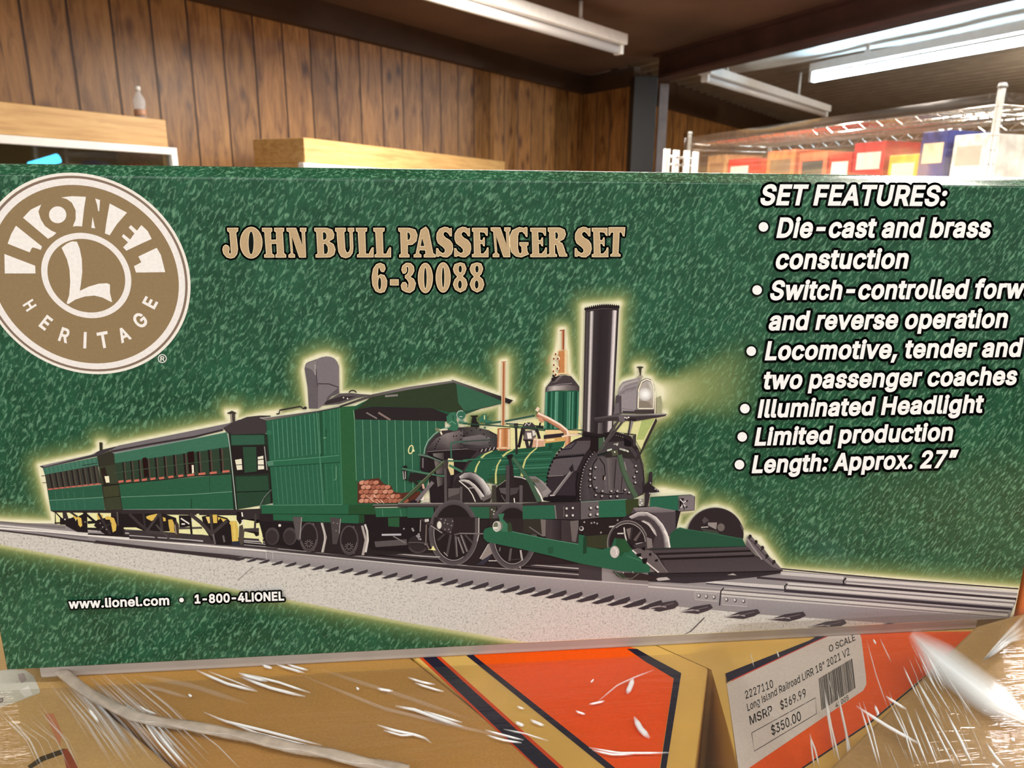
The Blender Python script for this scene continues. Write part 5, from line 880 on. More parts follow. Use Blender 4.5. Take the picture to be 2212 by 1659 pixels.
for pts, n, r in ((cF((590, 870), (588, 760), (605, 640), (630, 530), (690, 420), (760, 345)), 19, 3.4), (cF((1190, 350), (1235, 450), (1262, 560), (1272, 660), (1265, 760)), 20, 1.9), (cF((880, 200), (960, 190), (1040, 210)), 8, 2.2)):
    for p in k.along(pts, n): k.ell(p[0], p[1], r, r * .9, (26, 20, 24), n=8); k.ell(p[0] + r * .5, p[1] - r * .2, r * .45, r * .45, (166, 156, 152), n=6)
for p in k.along(cF((560, 840), (555, 700), (575, 590)), 14): k.ell(p[0], p[1], 2.0, 1.7, (24, 18, 24), n=8)
for x, y in ((757, 530), (750, 640), (765, 745), (705, 545), (700, 600), (760, 822), (825, 832), (915, 835), (985, 835), (830, 780), (922, 780), (985, 780), (1068, 765), (1110, 795), (1180, 515), (1190, 575), (1165, 630), (1175, 690), (700, 660), (702, 725)):
    p = cF((x, y))[0]; k.ell(p[0] - 1, p[1] + 1, 3.2, 3.4, (40, 32, 36), n=10); k.ell(p[0] + .6, p[1] - .8, 2.4, 2.0, (196, 186, 182), -30, 8)
k.fill(cF((790, 200), (840, 180), (845, 320), (800, 370), (790, 330)), (70, 92, 70)); k.fill(cF((710, 215), (790, 210), (790, 380), (700, 345)), (36, 26, 28)); k.fill(cF((1060, 215), (1140, 260), (1130, 310), (1060, 300)), (28, 22, 26)); k.fill(cF((800, 385), (950, 340), (1110, 330), (1180, 430), (1100, 430), (1000, 410), (880, 425)), (50, 44, 42)); k.fill(cF((920, 350), (990, 340), (1000, 395), (940, 410)), (84, 84, 66)); k.line(cF((880, 350), (930, 335)), 3.4, (206, 220, 196)); k.line(cF((1010, 330), (1100, 355)), 4, (176, 172, 160)); k.line(cF((950, 285), (1000, 275)), 3, (170, 164, 154)); k.dots(cF((905, 345), (1060, 345), (1100, 360), (985, 290), (960, 365)), 1.8, (226, 226, 210)); k.line(cF((780, 400), (880, 370)), 3, (24, 34, 32))
k.fill(cF((1170, 175), (1185, 178), (1180, 300), (1155, 310), (1150, 200)), (66, 60, 60)); k.line(cF((1160, 180), (1060, 170)), 2, K); k.line(cF((575, 170), (800, 200)), 2.4, (92, 100, 86)); k.line(cF((845, 190), (850, 300)), 1.4, (160, 180, 156))
k.line(cF((1010, 395), (1050, 560), (1110, 700), (1185, 840)), 11.0, (80, 100, 78)); k.line(cF((990, 400), (1030, 560), (1090, 710), (1160, 840)), 2.2, (60, 78, 58)); k.line(cF((1200, 700), (1290, 790)), 1.6, (70, 62, 64))
k.line(cF((512, 560), (320, 812)), 6.4, (126, 118, 118)); k.line(cF((505, 556), (312, 806)), 1.4, (170, 162, 158)); k.fill(cF((480, 540), (520, 490), (530, 560), (500, 580)), (44, 36, 40)); k.fill(cF((210, 845), (330, 820), (560, 825), (560, 880), (300, 890), (200, 870)), (30, 24, 28)); k.line(cF((280, 822), (330, 818)), 3, (190, 180, 176)); k.line(cF((240, 835), (260, 825)), 2.4, (150, 142, 138))
# chimney
k.bands((1263.5, 664), (1336, 659), (1322.5, 935), (1257.5, 936), [(0, (40, 32, 34)), (.06, (84, 76, 76)), (.13, (64, 55, 57)), (.185, (226, 216, 212)), (.215, (190, 180, 178)), (.26, (62, 54, 56)), (.45, (46, 38, 41)), (.7, (52, 44, 47)), (.80, (70, 60, 63)), (.86, (214, 202, 202)), (.915, (240, 230, 226)), (.94, (110, 100, 100)), (.97, (44, 36, 38)), (1, (60, 52, 54))])
tp = [(1261, 668)]; n = 17
for i in range(n): x = 1262 + i * 4.5; y = 665 - 8 * math.sin(math.pi * (i + .4) / (n + 4)); tp += [(x + 1, y - 2.4), (x + 3.2, y + 1.6)]
tp += [(1338.5, 658), (1335, 670), (1300, 668), (1266, 673)]; k.fill(tp, (40, 32, 34)); k.line([(1263, 671), (1300, 666), (1336, 667)], 1.2, (90, 82, 82))
k.strip(cE((820, 1500), (1000, 1530), (1160, 1500)), cE((812, 1560), (1000, 1580), (1180, 1545)), (44, 36, 38), (30, 24, 26)); k.strip(cE((990, 1410), (985, 1530)), cE((1045, 1405), (1045, 1530)), (110, 102, 102), (66, 58, 60)); k.fill(cE((1120, 1390), (1145, 1390), (1140, 1490), (1110, 1500)), (200, 190, 186))
# headlamp on its shelf
k.fill(cE((1190, 1110), (1225, 1090), (1255, 1110), (1255, 1310), (1160, 1330), (1180, 1200)), (84, 74, 78)); k.fill(cE((1180, 1200), (1225, 1180), (1225, 1300), (1160, 1320)), (110, 100, 104))
k.fill(cE((1212, 1090), (1225, 1010), (1265, 955), (1320, 935), (1440, 908), (1480, 905), (1440, 960), (1425, 1050), (1410, 1290), (1250, 1290), (1250, 1110)), (152, 143, 145)); k.strip(cE((1225, 1050), (1265, 980), (1330, 955), (1440, 925)), cE((1222, 1075), (1300, 1010), (1360, 985), (1430, 965)), (190, 180, 176), (120, 110, 114)); k.strip(cE((1225, 1085), (1300, 1030), (1420, 1000)), cE((1222, 1110), (1300, 1080), (1415, 1050)), (122, 112, 116), (150, 141, 144)); k.line(cE((1260, 1250), (1410, 1270)), 1.0, (110, 102, 106)); k.fill(cE((1265, 1275), (1410, 1280), (1410, 1305), (1265, 1303)), (66, 58, 62))
k.fill(cE((1410, 1265), (1432, 1030), (1470, 935), (1530, 910), (1580, 925), (1612, 990), (1625, 1060), (1618, 1308), (1410, 1300)), (120, 112, 112)); k.line(cE((1436, 1250), (1442, 1040), (1478, 950), (1535, 922), (1585, 945), (1608, 1010), (1614, 1080), (1606, 1250), (1436, 1250)), 2.6, (250, 240, 214))
k.fill(cE((1446, 1240), (1452, 1045), (1484, 965), (1535, 936), (1576, 955), (1598, 1015), (1604, 1080), (1598, 1240)), [(130, 118, 106), (190, 178, 168), (170, 160, 154), (176, 168, 160), (200, 192, 182), (226, 220, 206), (232, 226, 210), (160, 148, 132)])
p = cE((1515, 1090))[0]
for r, c in ((15, (204, 198, 190)), (12, (224, 219, 212)), (9, (240, 236, 230)), (6, (250, 248, 244)), (3.5, (255, 255, 250))): k.ell(p[0], p[1], r, r * .95, c, 0, 24)
k.fill(cE((1450, 1170), (1500, 1165), (1560, 1180), (1590, 1235), (1450, 1235)), (140, 128, 114)); k.fill(cE((1400, 1265), (1615, 1265), (1615, 1308), (1380, 1305)), (70, 60, 58)); k.fill(cE((1640, 1130), (1690, 1105), (1705, 1180), (1700, 1320), (1640, 1320)), (166, 164, 130)); k.line(cE((1628, 1050), (1625, 1310)), 2.0, (252, 244, 214))
k.fill(cE((1412, 785), (1440, 800), (1455, 870), (1425, 905), (1490, 895), (1468, 870), (1475, 805), (1502, 785), (1460, 778)), (66, 60, 48)); k.fill(cE((1425, 900), (1445, 880), (1475, 878), (1492, 898), (1450, 910)), (170, 160, 140))
k.fill(cE((945, 1352), (1160, 1322), (1400, 1318), (1650, 1305), (1760, 1308), (1740, 1335), (1400, 1392), (1250, 1385), (960, 1395)), (62, 54, 56)); k.strip(cE((945, 1352), (1160, 1325), (1400, 1318), (1650, 1306), (1755, 1308)), cE((950, 1372), (1160, 1348), (1400, 1340), (1650, 1328), (1750, 1322)), [(92, 84, 86), (110, 102, 104), (150, 142, 142), (196, 188, 182), (160, 152, 146)], [(70, 62, 64)] * 5); k.fill(cE((1330, 1360), (1410, 1360), (1410, 1392), (1330, 1390)), (44, 34, 38)); k.dots(cE((1290, 1350), (1330, 1348), (1310, 1356)), 1.8, (236, 226, 220))
k.line(cE((1640, 1365), (1500, 1660)), 3.4, (62, 54, 52)); k.line(cF((1400, 30), (1225, 390), (1180, 450)), 3.8, (56, 48, 48)); k.line(cE((1370, 1390), (1330, 1530)), 6.0, (140, 132, 132)); k.line(cE((1350, 1390), (1325, 1560)), 2.6, (44, 36, 40)); k.line(cE((1220, 1385), (1120, 1510)), 4.4, (70, 62, 64)); k.line(cE((1270, 1385), (1060, 1660)), 4.6, (76, 68, 70)); k.line(cF((1000, 40), (780, 380)), 3.8, (84, 76, 76)); k.fill(cE((1215, 1330), (1280, 1330), (1290, 1400), (1230, 1400)), (110, 100, 104))
# splashers, posts and handrails on the running board
for (cx, cy) in ((0, 0),):
    pass
k.fill(cM((-170, 1150), (-60, 1000), (60, 955), (160, 960), (280, 1040), (380, 1160), (440, 1290), (400, 1400), (-170, 1400)), (46, 38, 40))
k.strip(cM((-60, 1020), (20, 965), (110, 955), (200, 985), (300, 1060), (380, 1170), (436, 1285)), cM((-40, 1060), (20, 1045), (90, 1040), (170, 1080), (240, 1150), (300, 1240), (330, 1330)), [(216, 208, 204), (176, 168, 166), (150, 142, 142), (190, 182, 178), (230, 222, 216), (240, 232, 226), (190, 182, 176)], [(110, 102, 102), (120, 112, 112), (84, 76, 78), (70, 62, 66), (80, 72, 74), (90, 82, 82), (70, 62, 64)])
k.strip(cM((-40, 1065), (20, 1062), (90, 1075), (180, 1140), (260, 1230), (330, 1325)), cM((-40, 1090), (20, 1100), (90, 1130), (160, 1190), (220, 1280), (270, 1370)), [(226, 218, 212)] * 6, [(130, 120, 118)] * 6); k.line(cM((-60, 1080), (0, 1130), (80, 1200), (140, 1290), (185, 1395)), 2.2, (226, 218, 210)); k.line(cM((90, 1190), (170, 1186)), 1.5, (190, 182, 176)); k.fill(cM((270, 1330), (400, 1290), (440, 1240), (420, 1330), (300, 1390)), (110, 102, 100))
k.fill(cM((530, 1150), (640, 1060), (780, 1015), (900, 1030), (1010, 1090), (1110, 1220), (1190, 1390), (600, 1400), (500, 1300)), (42, 36, 36)); k.fill(cM((940, 1015), (1080, 1015), (1200, 1110), (1320, 1240), (1240, 1330), (1160, 1290), (1060, 1110)), (128, 120, 118)); k.fill(cM((1080, 1020), (1190, 1090), (1310, 1240), (1200, 1330), (1170, 1250), (1250, 1200)), (150, 141, 140)); k.fill(cM((970, 1050), (1120, 1060), (1150, 1110), (1050, 1110)), (100, 96, 84))
k.line(cM((760, 1020), (860, 1030), (950, 1065)), 2.0, (224, 216, 208)); k.line(cM((1000, 1100), (1100, 1210), (1160, 1310), (1185, 1390)), 3.6, (238, 230, 222)); k.line(cM((740, 735), (860, 900), (1000, 1100), (1090, 1290), (1140, 1390)), 7.6, (72, 96, 76), 11.0); k.line(cM((740, 735), (960, 1040)), 2.4, (60, 112, 84))
k.fill(cM((520, 1155), (640, 1150), (640, 1400), (500, 1400), (490, 1200)), (40, 32, 34)); k.fill(cM((535, 1190), (640, 1185), (640, 1290), (560, 1260)), (92, 84, 86)); k.fill(cM((700, 1190), (840, 1180), (800, 1270), (700, 1300)), (76, 68, 70)); k.fill(cM((840, 1150), (888, 1150), (886, 1400), (840, 1400)), (92, 84, 86)); k.line(cM((760, 1340), (768, 1410)), 2.2, HI); k.line(cM((570, 1295), (630, 1390)), 1.6, (110, 102, 104)); k.line(cM((340, 1090), (500, 1140)), 1.3, (90, 120, 96)); k.line(cM((530, 1150), (640, 1070)), 1.6, (140, 140, 120)); k.fill(cM((430, 1150), (492, 1150), (492, 1405), (430, 1405)), (66, 62, 56))
k.fill(cM((650, 850), (745, 850), (755, 1180), (640, 1180)), (48, 38, 40)); k.fill(cM((640, 850), (690, 850), (690, 1410), (636, 1410)), (78, 70, 72)); k.line(cM((690, 720), (715, 860)), 6, (46, 40, 42)); k.ell(*cM((690, 725))[0], 6, 5, (32, 28, 30)); k.ell(*cM((722, 705))[0], 3.4, 3, K)
k.fill(cL((690, 900), (790, 900), (780, 1180), (700, 1180)), (48, 39, 42)); k.fill(cL((680, 790), (720, 780), (735, 1425), (690, 1425)), (88, 80, 80)); k.fill(cL((690, 770), (760, 760), (780, 900), (690, 900)), (70, 62, 62)); k.fill(cL((740, 1190), (930, 1190), (920, 1420), (745, 1420)), (70, 62, 62)); k.fill(cL((750, 1200), (920, 1190), (910, 1270), (750, 1330)), (100, 92, 90)); k.fill(cL((750, 800), (830, 800), (832, 990), (785, 1000), (745, 890)), (222, 206, 150)); k.line(cL((745, 760), (820, 770)), 3.4, (250, 240, 196)); k.fill(cL((925, 1170), (960, 1170), (955, 1420), (925, 1420)), (96, 88, 86))
k.line(cL((740, 785), (1037, 790)), 3.6, (64, 112, 88)); k.line(cM((0, 775), (430, 745), (650, 735)), 3.0, (60, 116, 88)); k.line(cL((760, 850), (960, 950)), 5, (70, 120, 92)); k.line(cL((300, 690), (450, 720), (680, 800)), 4.2, (96, 120, 104)); k.line(cL((460, 700), (680, 790)), 3, (30, 24, 28))
k.fill(cL((332, 710), (440, 730), (450, 960), (380, 950), (330, 920)), (40, 32, 36)); k.fill(cL((360, 740), (382, 745), (380, 890), (360, 890)), (120, 112, 112)); k.fill(cL((180, 960), (420, 980), (420, 1070), (240, 1080), (200, 1110), (150, 1080)), (44, 36, 38)); k.fill(cL((60, 880), (110, 850), (135, 870), (135, 1080), (105, 1075), (70, 930)), (36, 30, 32)); k.line(cL((75, 940), (85, 1060), (110, 1050), (110, 940)), 2, (176, 170, 166)); k.line(cL((60, 900), (400, 970), (690, 1010)), 4.4, (74, 120, 94)); k.line(cL((540, 980), (680, 995)), 1.6, K)
k.line(cL((230, 1060), (370, 1230)), 6, (44, 40, 36)); k.line(cL((690, 790), (500, 970), (250, 1230), (20, 1420)), 5.6, (74, 84, 60)); k.line(cL((680, 785), (490, 960), (10, 1415)), 1.2, (130, 140, 110)); k.line(cL((520, 1100), (270, 1390)), 7.6, (120, 110, 112)); k.fill(cL((170, 1390), (240, 1365), (290, 1385), (260, 1425), (175, 1425)), (40, 32, 44)); k.fill(cL((330, 1370), (390, 1310), (385, 1375)), (240, 226, 220)); k.line(cL((430, 1340), (455, 1370)), 4, (220, 200, 200)); k.line(cL((380, 1410), (490, 1415)), 3, (150, 130, 132)); k.line(cL((370, 1130), (385, 1200)), 4.4, (226, 176, 160))
# running board and green valance
k.strip(cD((0, 982), (640, 984), (1310, 978)), cD((0, 1020), (640, 1022), (1310, 1020)), (104, 96, 94), (42, 34, 36)); k.line(cD((0, 984), (1310, 978)), 1.2, (176, 168, 160))
k.fill(cN((0, 115), (480, 115), (492, 305), (0, 310)), (46, 94, 70)); k.fill(cN((960, 110), (1510, 110), (1500, 322), (965, 320)), (48, 94, 70)); k.fill(cN((2125, 100), (2212, 95), (2212, 330), (2110, 325)), (46, 94, 70)); k.fill(cN((490, 105), (955, 105), (955, 320), (840, 330), (830, 580), (760, 600), (640, 520), (560, 330)), (62, 53, 54)); k.fill(cN((1500, 110), (1630, 110), (1640, 350), (1560, 360), (1510, 480)), (66, 66, 54)); k.fill(cN((1640, 105), (1830, 105), (1830, 330), (1760, 350), (1700, 320)), (76, 66, 66)); k.fill(cN((1830, 105), (2120, 100), (2100, 260), (1980, 400), (1850, 360)), (60, 52, 52))
k.dots(cN((700, 130), (655, 220), (720, 190), (780, 240), (830, 310), (910, 225), (650, 320), (740, 380), (830, 375), (700, 360), (515, 230), (1550, 160), (1580, 240), (1590, 190), (1915, 235), (1970, 190), (1975, 330), (1975, 385), (540, 295), (620, 300)), 1.9, (176, 168, 164))
# driving wheels
def driver(ci, cx, cy, rx, ry, th, spk):
    p = ci((cx, cy))[0]; s = 8.508; k.ell(p[0], p[1], rx / s, ry / s, (40, 32, 34), n=48); k.ring(p[0], p[1], rx / s, ry / s, th / s, (94, 86, 88), n=60, c2=(74, 66, 68)); k.ring(p[0], p[1], (rx - th) / s, (ry - th) / s, .9, (196, 188, 182), 150, 300, n=40); k.ring(p[0], p[1], rx / s, ry / s, .8, (140, 132, 130), 200, 360, n=40)
    for x0, y0, x1, y1, w, c in spk: k.line(ci((x0, y0), (x1, y1)), w, c)
driver(cN, 850, 580, 455, 600, 90, [(700, 590, 560, 720, 4, (70, 62, 62)), (800, 600, 730, 980, 5.2, (78, 70, 70)), (880, 640, 910, 1030, 5, (76, 68, 68)), (890, 650, 915, 1010, 1.4, (150, 142, 138)), (930, 660, 1035, 960, 5, (84, 76, 76)), (985, 620, 1105, 930, 5, (84, 76, 76)), (1060, 620, 1210, 780, 4, (78, 70, 70)), (920, 660, 1035, 960, 1.5, (160, 152, 148)), (980, 620, 1095, 930, 1.5, (160, 152, 148)), (670, 940, 740, 1010, 1.6, (180, 172, 168)), (1040, 530, 1080, 570, 1.4, (130, 122, 120))])
k.fill(cN((490, 300), (1310, 300), (1310, 590), (1230, 590), (960, 600), (860, 620), (640, 600), (470, 470)), (48, 38, 40)); k.fill(cN((560, 310), (840, 310), (850, 440), (790, 600), (640, 520)), (66, 58, 60)); k.dots(cN((620, 330), (700, 350), (740, 420), (830, 370), (810, 450), (680, 400), (760, 520), (790, 570), (690, 520)), 1.7, (140, 132, 130)); k.fill(cN((1240, 310), (1320, 310), (1310, 640), (1240, 640)), (92, 82, 82)); k.line(cN((1312, 310), (1310, 620), (1280, 740)), 1.8, (206, 198, 192)); k.line(cN((860, 620), (960, 595), (1400, 602)), 3.0, (100, 92, 92)); k.line(cN((960, 588), (1400, 596)), 1.0, (150, 142, 138))
k.line(cN((250, 330), (430, 440), (640, 590)), 4.4, (66, 58, 58)); k.line(cN((430, 450), (640, 585)), 1.5, (176, 168, 164)); p = cN((585, 442))[0]; k.ell(*p, 5.2, 8.8, (180, 174, 160)); k.ell(p[0] + .5, p[1], 4.2, 7.4, (232, 226, 212)); k.line(cN((320, 360), (395, 350)), 6, (206, 198, 192))
k.line(cN((350, 430), (340, 760), (400, 880)), 3.0, (120, 104, 100)); k.line(cN((245, 350), (235, 560)), 2, (160, 152, 148)); k.line(cN((400, 500), (430, 700)), 3, (84, 76, 78)); k.dots(cN((95, 510), (110, 540), (210, 610), (200, 660), (240, 700), (180, 640), (220, 650)), 2.6, (150, 144, 144)); k.line(cN((20, 760), (190, 755), (380, 780)), 2.0, (96, 88, 88)); k.fill(cN((370, 890), (440, 880), (470, 815), (525, 905)), (238, 232, 160)); k.line(cN((230, 1010), (600, 1025)), 1.8, (190, 184, 180))
k.fill(cN((1320, 1050), (1380, 980), (1480, 780), (1520, 790), (1560, 960), (1380, 1080)), (146, 134, 128)); k.line(cN((1330, 1055), (1480, 800)), 1.6, (196, 186, 180)); k.fill(cN((1260, 1170), (1390, 1070), (1550, 970), (1500, 1060), (1400, 1170)), (58, 54, 66)); k.line(cN((1490, 1095), (1660, 1095)), 2, (206, 198, 192))
driver(cN, 1930, 640, 440, 610, 95, [(1900, 870, 1870, 1100, 4.6, (96, 88, 86)), (2075, 900, 2105, 1090, 4, (180, 172, 168)), (1700, 850, 1690, 920, 3, (110, 102, 102)), (1870, 1080, 2100, 1060, 1.6, (70, 62, 62)), (2060, 1190, 2075, 1240, 1.5, (190, 182, 176))])
# cylinder below the frame, green frame beams
k.fill(cN((1500, 320), (2212, 320), (2212, 620), (1800, 540), (1500, 500)), (48, 40, 40)); k.fill(cF((0, 1070), (180, 1070), (190, 1240), (0, 1210)), (54, 50, 44)); k.strip(cF((235, 1072), (235, 1275)), cF((575, 1085), (575, 1330)), (72, 62, 64), (60, 50, 52)); k.strip(cF((300, 1075), (300, 1285)), cF((400, 1080), (400, 1300)), (66, 56, 60), (46, 37, 40)); k.fill(cF((490, 1090), (580, 1080), (580, 1150), (550, 1310), (510, 1300)), (110, 100, 98)); k.fill(cF((180, 1070), (235, 1075), (232, 1250), (195, 1250)), (120, 110, 106)); k.fill(cF((580, 1080), (1000, 1050), (1000, 1160), (880, 1260), (640, 1260)), (42, 34, 34)); k.fill(cF((640, 1250), (890, 1230), (890, 1380), (650, 1370)), (58, 60, 42)); k.line(cF((900, 1150), (990, 1140)), 3, (200, 192, 188)); k.dots(cF((715, 1110), (745, 1105), (775, 1115), (640, 1100), (990, 1080), (815, 1210)), 2, (160, 152, 148)); k.ell(*cF((610, 1168))[0], 5, 5, (196, 190, 186)); k.ell(*cF((606, 1164))[0], 3.4, 3.4, (60, 52, 54)); k.line(cF((60, 1150), (200, 1245)), 2.6, (110, 102, 100))
k.fill(cF((-8, 930), (330, 920), (335, 1068), (-8, 1068)), (46, 98, 74)); k.fill(cF((-8, 900), (330, 892), (600, 888), (600, 905), (330, 922), (-8, 930)), (58, 50, 50)); k.fill(cF((325, 918), (600, 892), (795, 880), (795, 1052), (600, 1075), (335, 1068)), (66, 57, 60)); k.fill(cF((600, 892), (795, 880), (795, 1052), (600, 1072)), (104, 95, 97)); k.line(cF((330, 922), (345, 1065)), 2.4, (130, 122, 120)); k.line(cF((425, 935), (425, 1050)), 1.6, (110, 102, 100)); k.line(cF((598, 895), (600, 1072)), 1.4, (40, 32, 34))
for x, y in ((705, 955), (775, 945), (700, 1025), (775, 1020), (450, 960), (515, 955), (450, 1035), (515, 1032)): p = cF((x, y))[0]; k.ell(p[0] - .6, p[1] + 1, 3.8, 4, (44, 36, 38), n=10); k.ell(p[0] + .8, p[1] - .6, 2.6, 2.8, (214, 206, 200), n=8)
k.fill(cF((793, 884), (1085, 862), (1200, 855), (1195, 1040), (1050, 1045), (795, 1052)), (46, 102, 76)); k.fill(cF((1070, 864), (1210, 855), (1195, 1045), (1080, 1042)), (58, 66, 40)); k.line(cF((600, 888), (1085, 860)), 1.2, (130, 160, 140)); k.fill(cF((1215, 855), (1260, 850), (1255, 930), (1215, 935)), (150, 144, 140)); k.dots(cF((1230, 870), (1245, 900), (1225, 920)), 2, (226, 220, 214))
k.fill(cG((540, 385), (860, 362), (862, 530), (700, 520), (540, 500)), (44, 100, 76)); k.line(cG((545, 380), (870, 360), (1000, 350)), 1.8, (36, 76, 58)); k.fill(cG((860, 365), (1000, 345), (1046, 368), (872, 385)), (120, 116, 110)); k.fill(cG((868, 378), (1048, 368), (1042, 525), (862, 538)), (128, 118, 121)); k.line(cG((1048, 370), (1042, 525), (862, 538), (868, 380)), 1.3, (52, 44, 46)); k.fill(cG((874, 390), (930, 390), (900, 450), (880, 520), (872, 510)), (34, 26, 28)); k.line(cG((880, 400), (920, 440), (960, 410)), 2.4, (220, 214, 210)); k.line(cG((885, 500), (920, 460), (965, 500)), 2.4, (220, 214, 210)); k.line(cG((905, 440), (930, 520)), 2, K); k.dots(cG((960, 420), (955, 490)), 2.6, (60, 50, 52))
k.fill(cG((520, 180), (530, 95), (568, 92), (565, 200), (540, 350), (515, 480), (475, 480), (480, 350)), (54, 46, 50)); k.line(cG((545, 210), (535, 340)), 2, (200, 196, 196)); k.fill(cG((450, 180), (470, 250), (520, 200), (570, 250), (640, 300), (650, 325), (560, 325), (470, 330)), (44, 36, 40)); k.dots(cG((625, 295), (600, 285)), 2, (160, 152, 150)); k.line(cG((555, 340), (650, 322)), 2, (214, 210, 206))
# pilot: grey block, wheels, green deck, cowcatcher
k.fill(cG((350, 500), (600, 485), (830, 535), (830, 800), (500, 900), (300, 640)), (84, 74, 78)); k.strip(cG((350, 498), (600, 485), (830, 530)), cG((380, 545), (600, 555), (800, 545)), (140, 130, 130), (112, 102, 104))
k.fill(k.arc(*cG((1280, 800))[0], 61, 58, -10, 178, 0, 40) + cG((960, 800), (1100, 860)), (50, 41, 43)); k.ring(*cG((1280, 800))[0], 61, 58, 1.4, (92, 84, 84), 10, 170); k.fill(cG((1195, 665), (1300, 665), (1290, 745), (1200, 700)), (150, 140, 136)); k.ell(*cG((1345, 720))[0], 8, 8.5, (112, 102, 98)); k.fill(cG((1130, 640), (1160, 600), (1210, 640), (1150, 680)), (86, 76, 78)); k.line(cG((1120, 720), (1200, 715)), 2, (196, 188, 182)); k.fill(cG((1115, 730), (1300, 760), (1330, 800), (1150, 770)), (66, 70, 62)); k.line(cG((1570, 690), (1595, 750)), 4, (90, 82, 84))
k.fill(cG((770, 790), (840, 735), (880, 720), (965, 742), (1300, 790), (1590, 850), (1630, 940), (1000, 968), (760, 970)), (42, 84, 62)); k.line(cG((840, 735), (965, 742), (1590, 850)), 1.2, (60, 110, 84))
k.fill(cG((60, 880), (120, 730), (220, 620), (300, 570), (400, 538), (500, 535), (600, 580), (690, 690), (750, 820), (770, 955), (450, 960), (100, 1000)), (52, 42, 45))
k.strip(k.along(cG((300, 600), (400, 545), (500, 540), (610, 600), (690, 690), (745, 800), (770, 950)), 14), k.along(cG((330, 625), (420, 590), (500, 590), (580, 640), (650, 730), (690, 830), (700, 950)), 14), [(206, 196, 194)] * 4 + [(226, 216, 212)] * 2 + [(240, 232, 226)] * 6 + [(206, 198, 192)] * 2, [(150, 140, 140)] * 4 + [(90, 80, 82)] * 10); k.fill(k.along(cG((330, 625), (420, 590), (500, 590), (580, 640), (650, 730), (690, 830), (700, 950)), 14) + cG((560, 960), (600, 820), (540, 720), (430, 640)), (76, 66, 70))
k.strip(k.along(cG((440, 650), (520, 690), (600, 810), (615, 820)), 8), k.along(cG((470, 640), (540, 670), (605, 760), (618, 818)), 8), (226, 218, 212), (150, 140, 138)); k.line(cG((700, 760), (745, 830), (765, 950)), 3.2, (244, 236, 230))
p = cG((285, 900))[0]; k.ell(p[0], p[1], 43, 48, (44, 35, 37), n=48); k.ring(p[0], p[1], 44, 49, 4.4, (84, 76, 76), n=60); k.ring(p[0], p[1], 44, 49, 1.0, (170, 160, 156), 20, 200, n=40); k.ring(p[0], p[1], 39, 43.5, 1.2, (190, 182, 176), 0, 130, n=40)
for pl, c in ((((270, 740), (335, 720), (325, 860), (300, 850)), (120, 108, 104)), (((350, 860), (430, 760), (440, 780), (380, 880)), (100, 88, 86)), (((370, 905), (440, 890), (490, 890), (480, 915), (400, 925)), (176, 168, 168)), (((330, 930), (500, 880), (500, 940), (400, 960)), (64, 56, 58)), (((500, 830), (560, 850), (570, 950), (510, 960)), (130, 120, 118))): k.fill(cG(*pl), c)
k.line(cG((245, 720), (255, 800), (275, 880)), 3, (206, 198, 192)); k.line(cG((335, 720), (315, 860)), 4, (60, 52, 54)); k.line(cG((170, 790), (240, 788)), 3, (200, 192, 188)); k.line(cG((270, 880), (350, 950)), 5, (36, 28, 32))
# long green side beam
k.fill([(1044, 1146), (1047, 1140), (1056, 1136.5), (1066, 1137), (1090, 1143), (1140, 1152), (1172, 1160), (1248, 1172), (1249, 1152), (1262, 1154), (1262, 1178), (1300, 1184), (1320, 1178), (1326, 1160), (1350, 1162), (1360, 1180), (1385, 1200), (1402, 1222), (1402, 1234), (1372, 1233), (1330, 1229), (1250, 1214), (1190, 1198), (1120, 1182), (1052, 1168), (1044, 1160)], (46, 98, 72))
k.fill([(1259, 1157), (1266, 1157), (1266, 1192), (1258, 1194)], (34, 66, 46)); k.fill([(1182, 1180), (1194, 1178), (1194, 1192), (1184, 1194)], (40, 82, 60)); k.line([(1066, 1137), (1172, 1160), (1248, 1173)], 1.3, (90, 146, 116)); k.fill([(1330, 1160), (1348, 1162), (1352, 1185), (1340, 1200), (1328, 1185)], (40, 80, 52)); k.fill(cG((200, 880), (250, 850), (300, 920), (330, 960), (290, 1010), (200, 990)), (44, 84, 52)); k.line(cG((270, 1040), (440, 1100)), 1.2, (80, 130, 100))
k.fill(cN((1660, 240), (1780, 225), (1750, 330), (1840, 420), (1835, 560), (1740, 560), (1700, 380)), (62, 116, 88)); p = cN((1640, 465))[0]; k.fill(cN((1850, 380), (1900, 400), (1930, 560), (1840, 560)), (54, 70, 48)); k.ell(p[0] + 6, p[1] - 1, 6.6, 11, (120, 118, 108)); k.ell(*p, 9, 11.4, (190, 188, 178)); k.ell(p[0] - 3, p[1] - 3, 5.4, 7, (110, 110, 96)); k.line(cN((1570, 490), (1660, 490)), 3.6, (236, 230, 214)); k.ring(*p, 9, 11.4, 1.4, (226, 222, 208), 30, 270)
p = cG((140, 998))[0]; k.ell(p[0], p[1], 10.4, 13.4, (150, 142, 136)); k.ell(p[0] - .4, p[1] + .4, 9.4, 12.4, (204, 196, 188)); k.line([(p[0] - 2, p[1] - 10), (p[0] + 4, p[1] - 4), (p[0] + 4, p[1] + 6)], 1.8, (236, 230, 224))
k.fill(cG((110, 1210), (200, 1240), (430, 1235), (400, 1270), (340, 1300), (230, 1305), (160, 1270)), (58, 64, 52)); k.fill(cG((220, 1235), (420, 1235), (640, 1290), (560, 1325), (300, 1310)), (54, 42, 42)); k.line(cG((140, 1225), (220, 1295), (340, 1298), (415, 1240)), 1.6, (110, 110, 96)); k.fill(cG((225, 1225), (245, 1225), (240, 1250)), (170, 168, 160)); k.fill(cG((335, 1220), (352, 1220), (350, 1245)), (170, 168, 160))
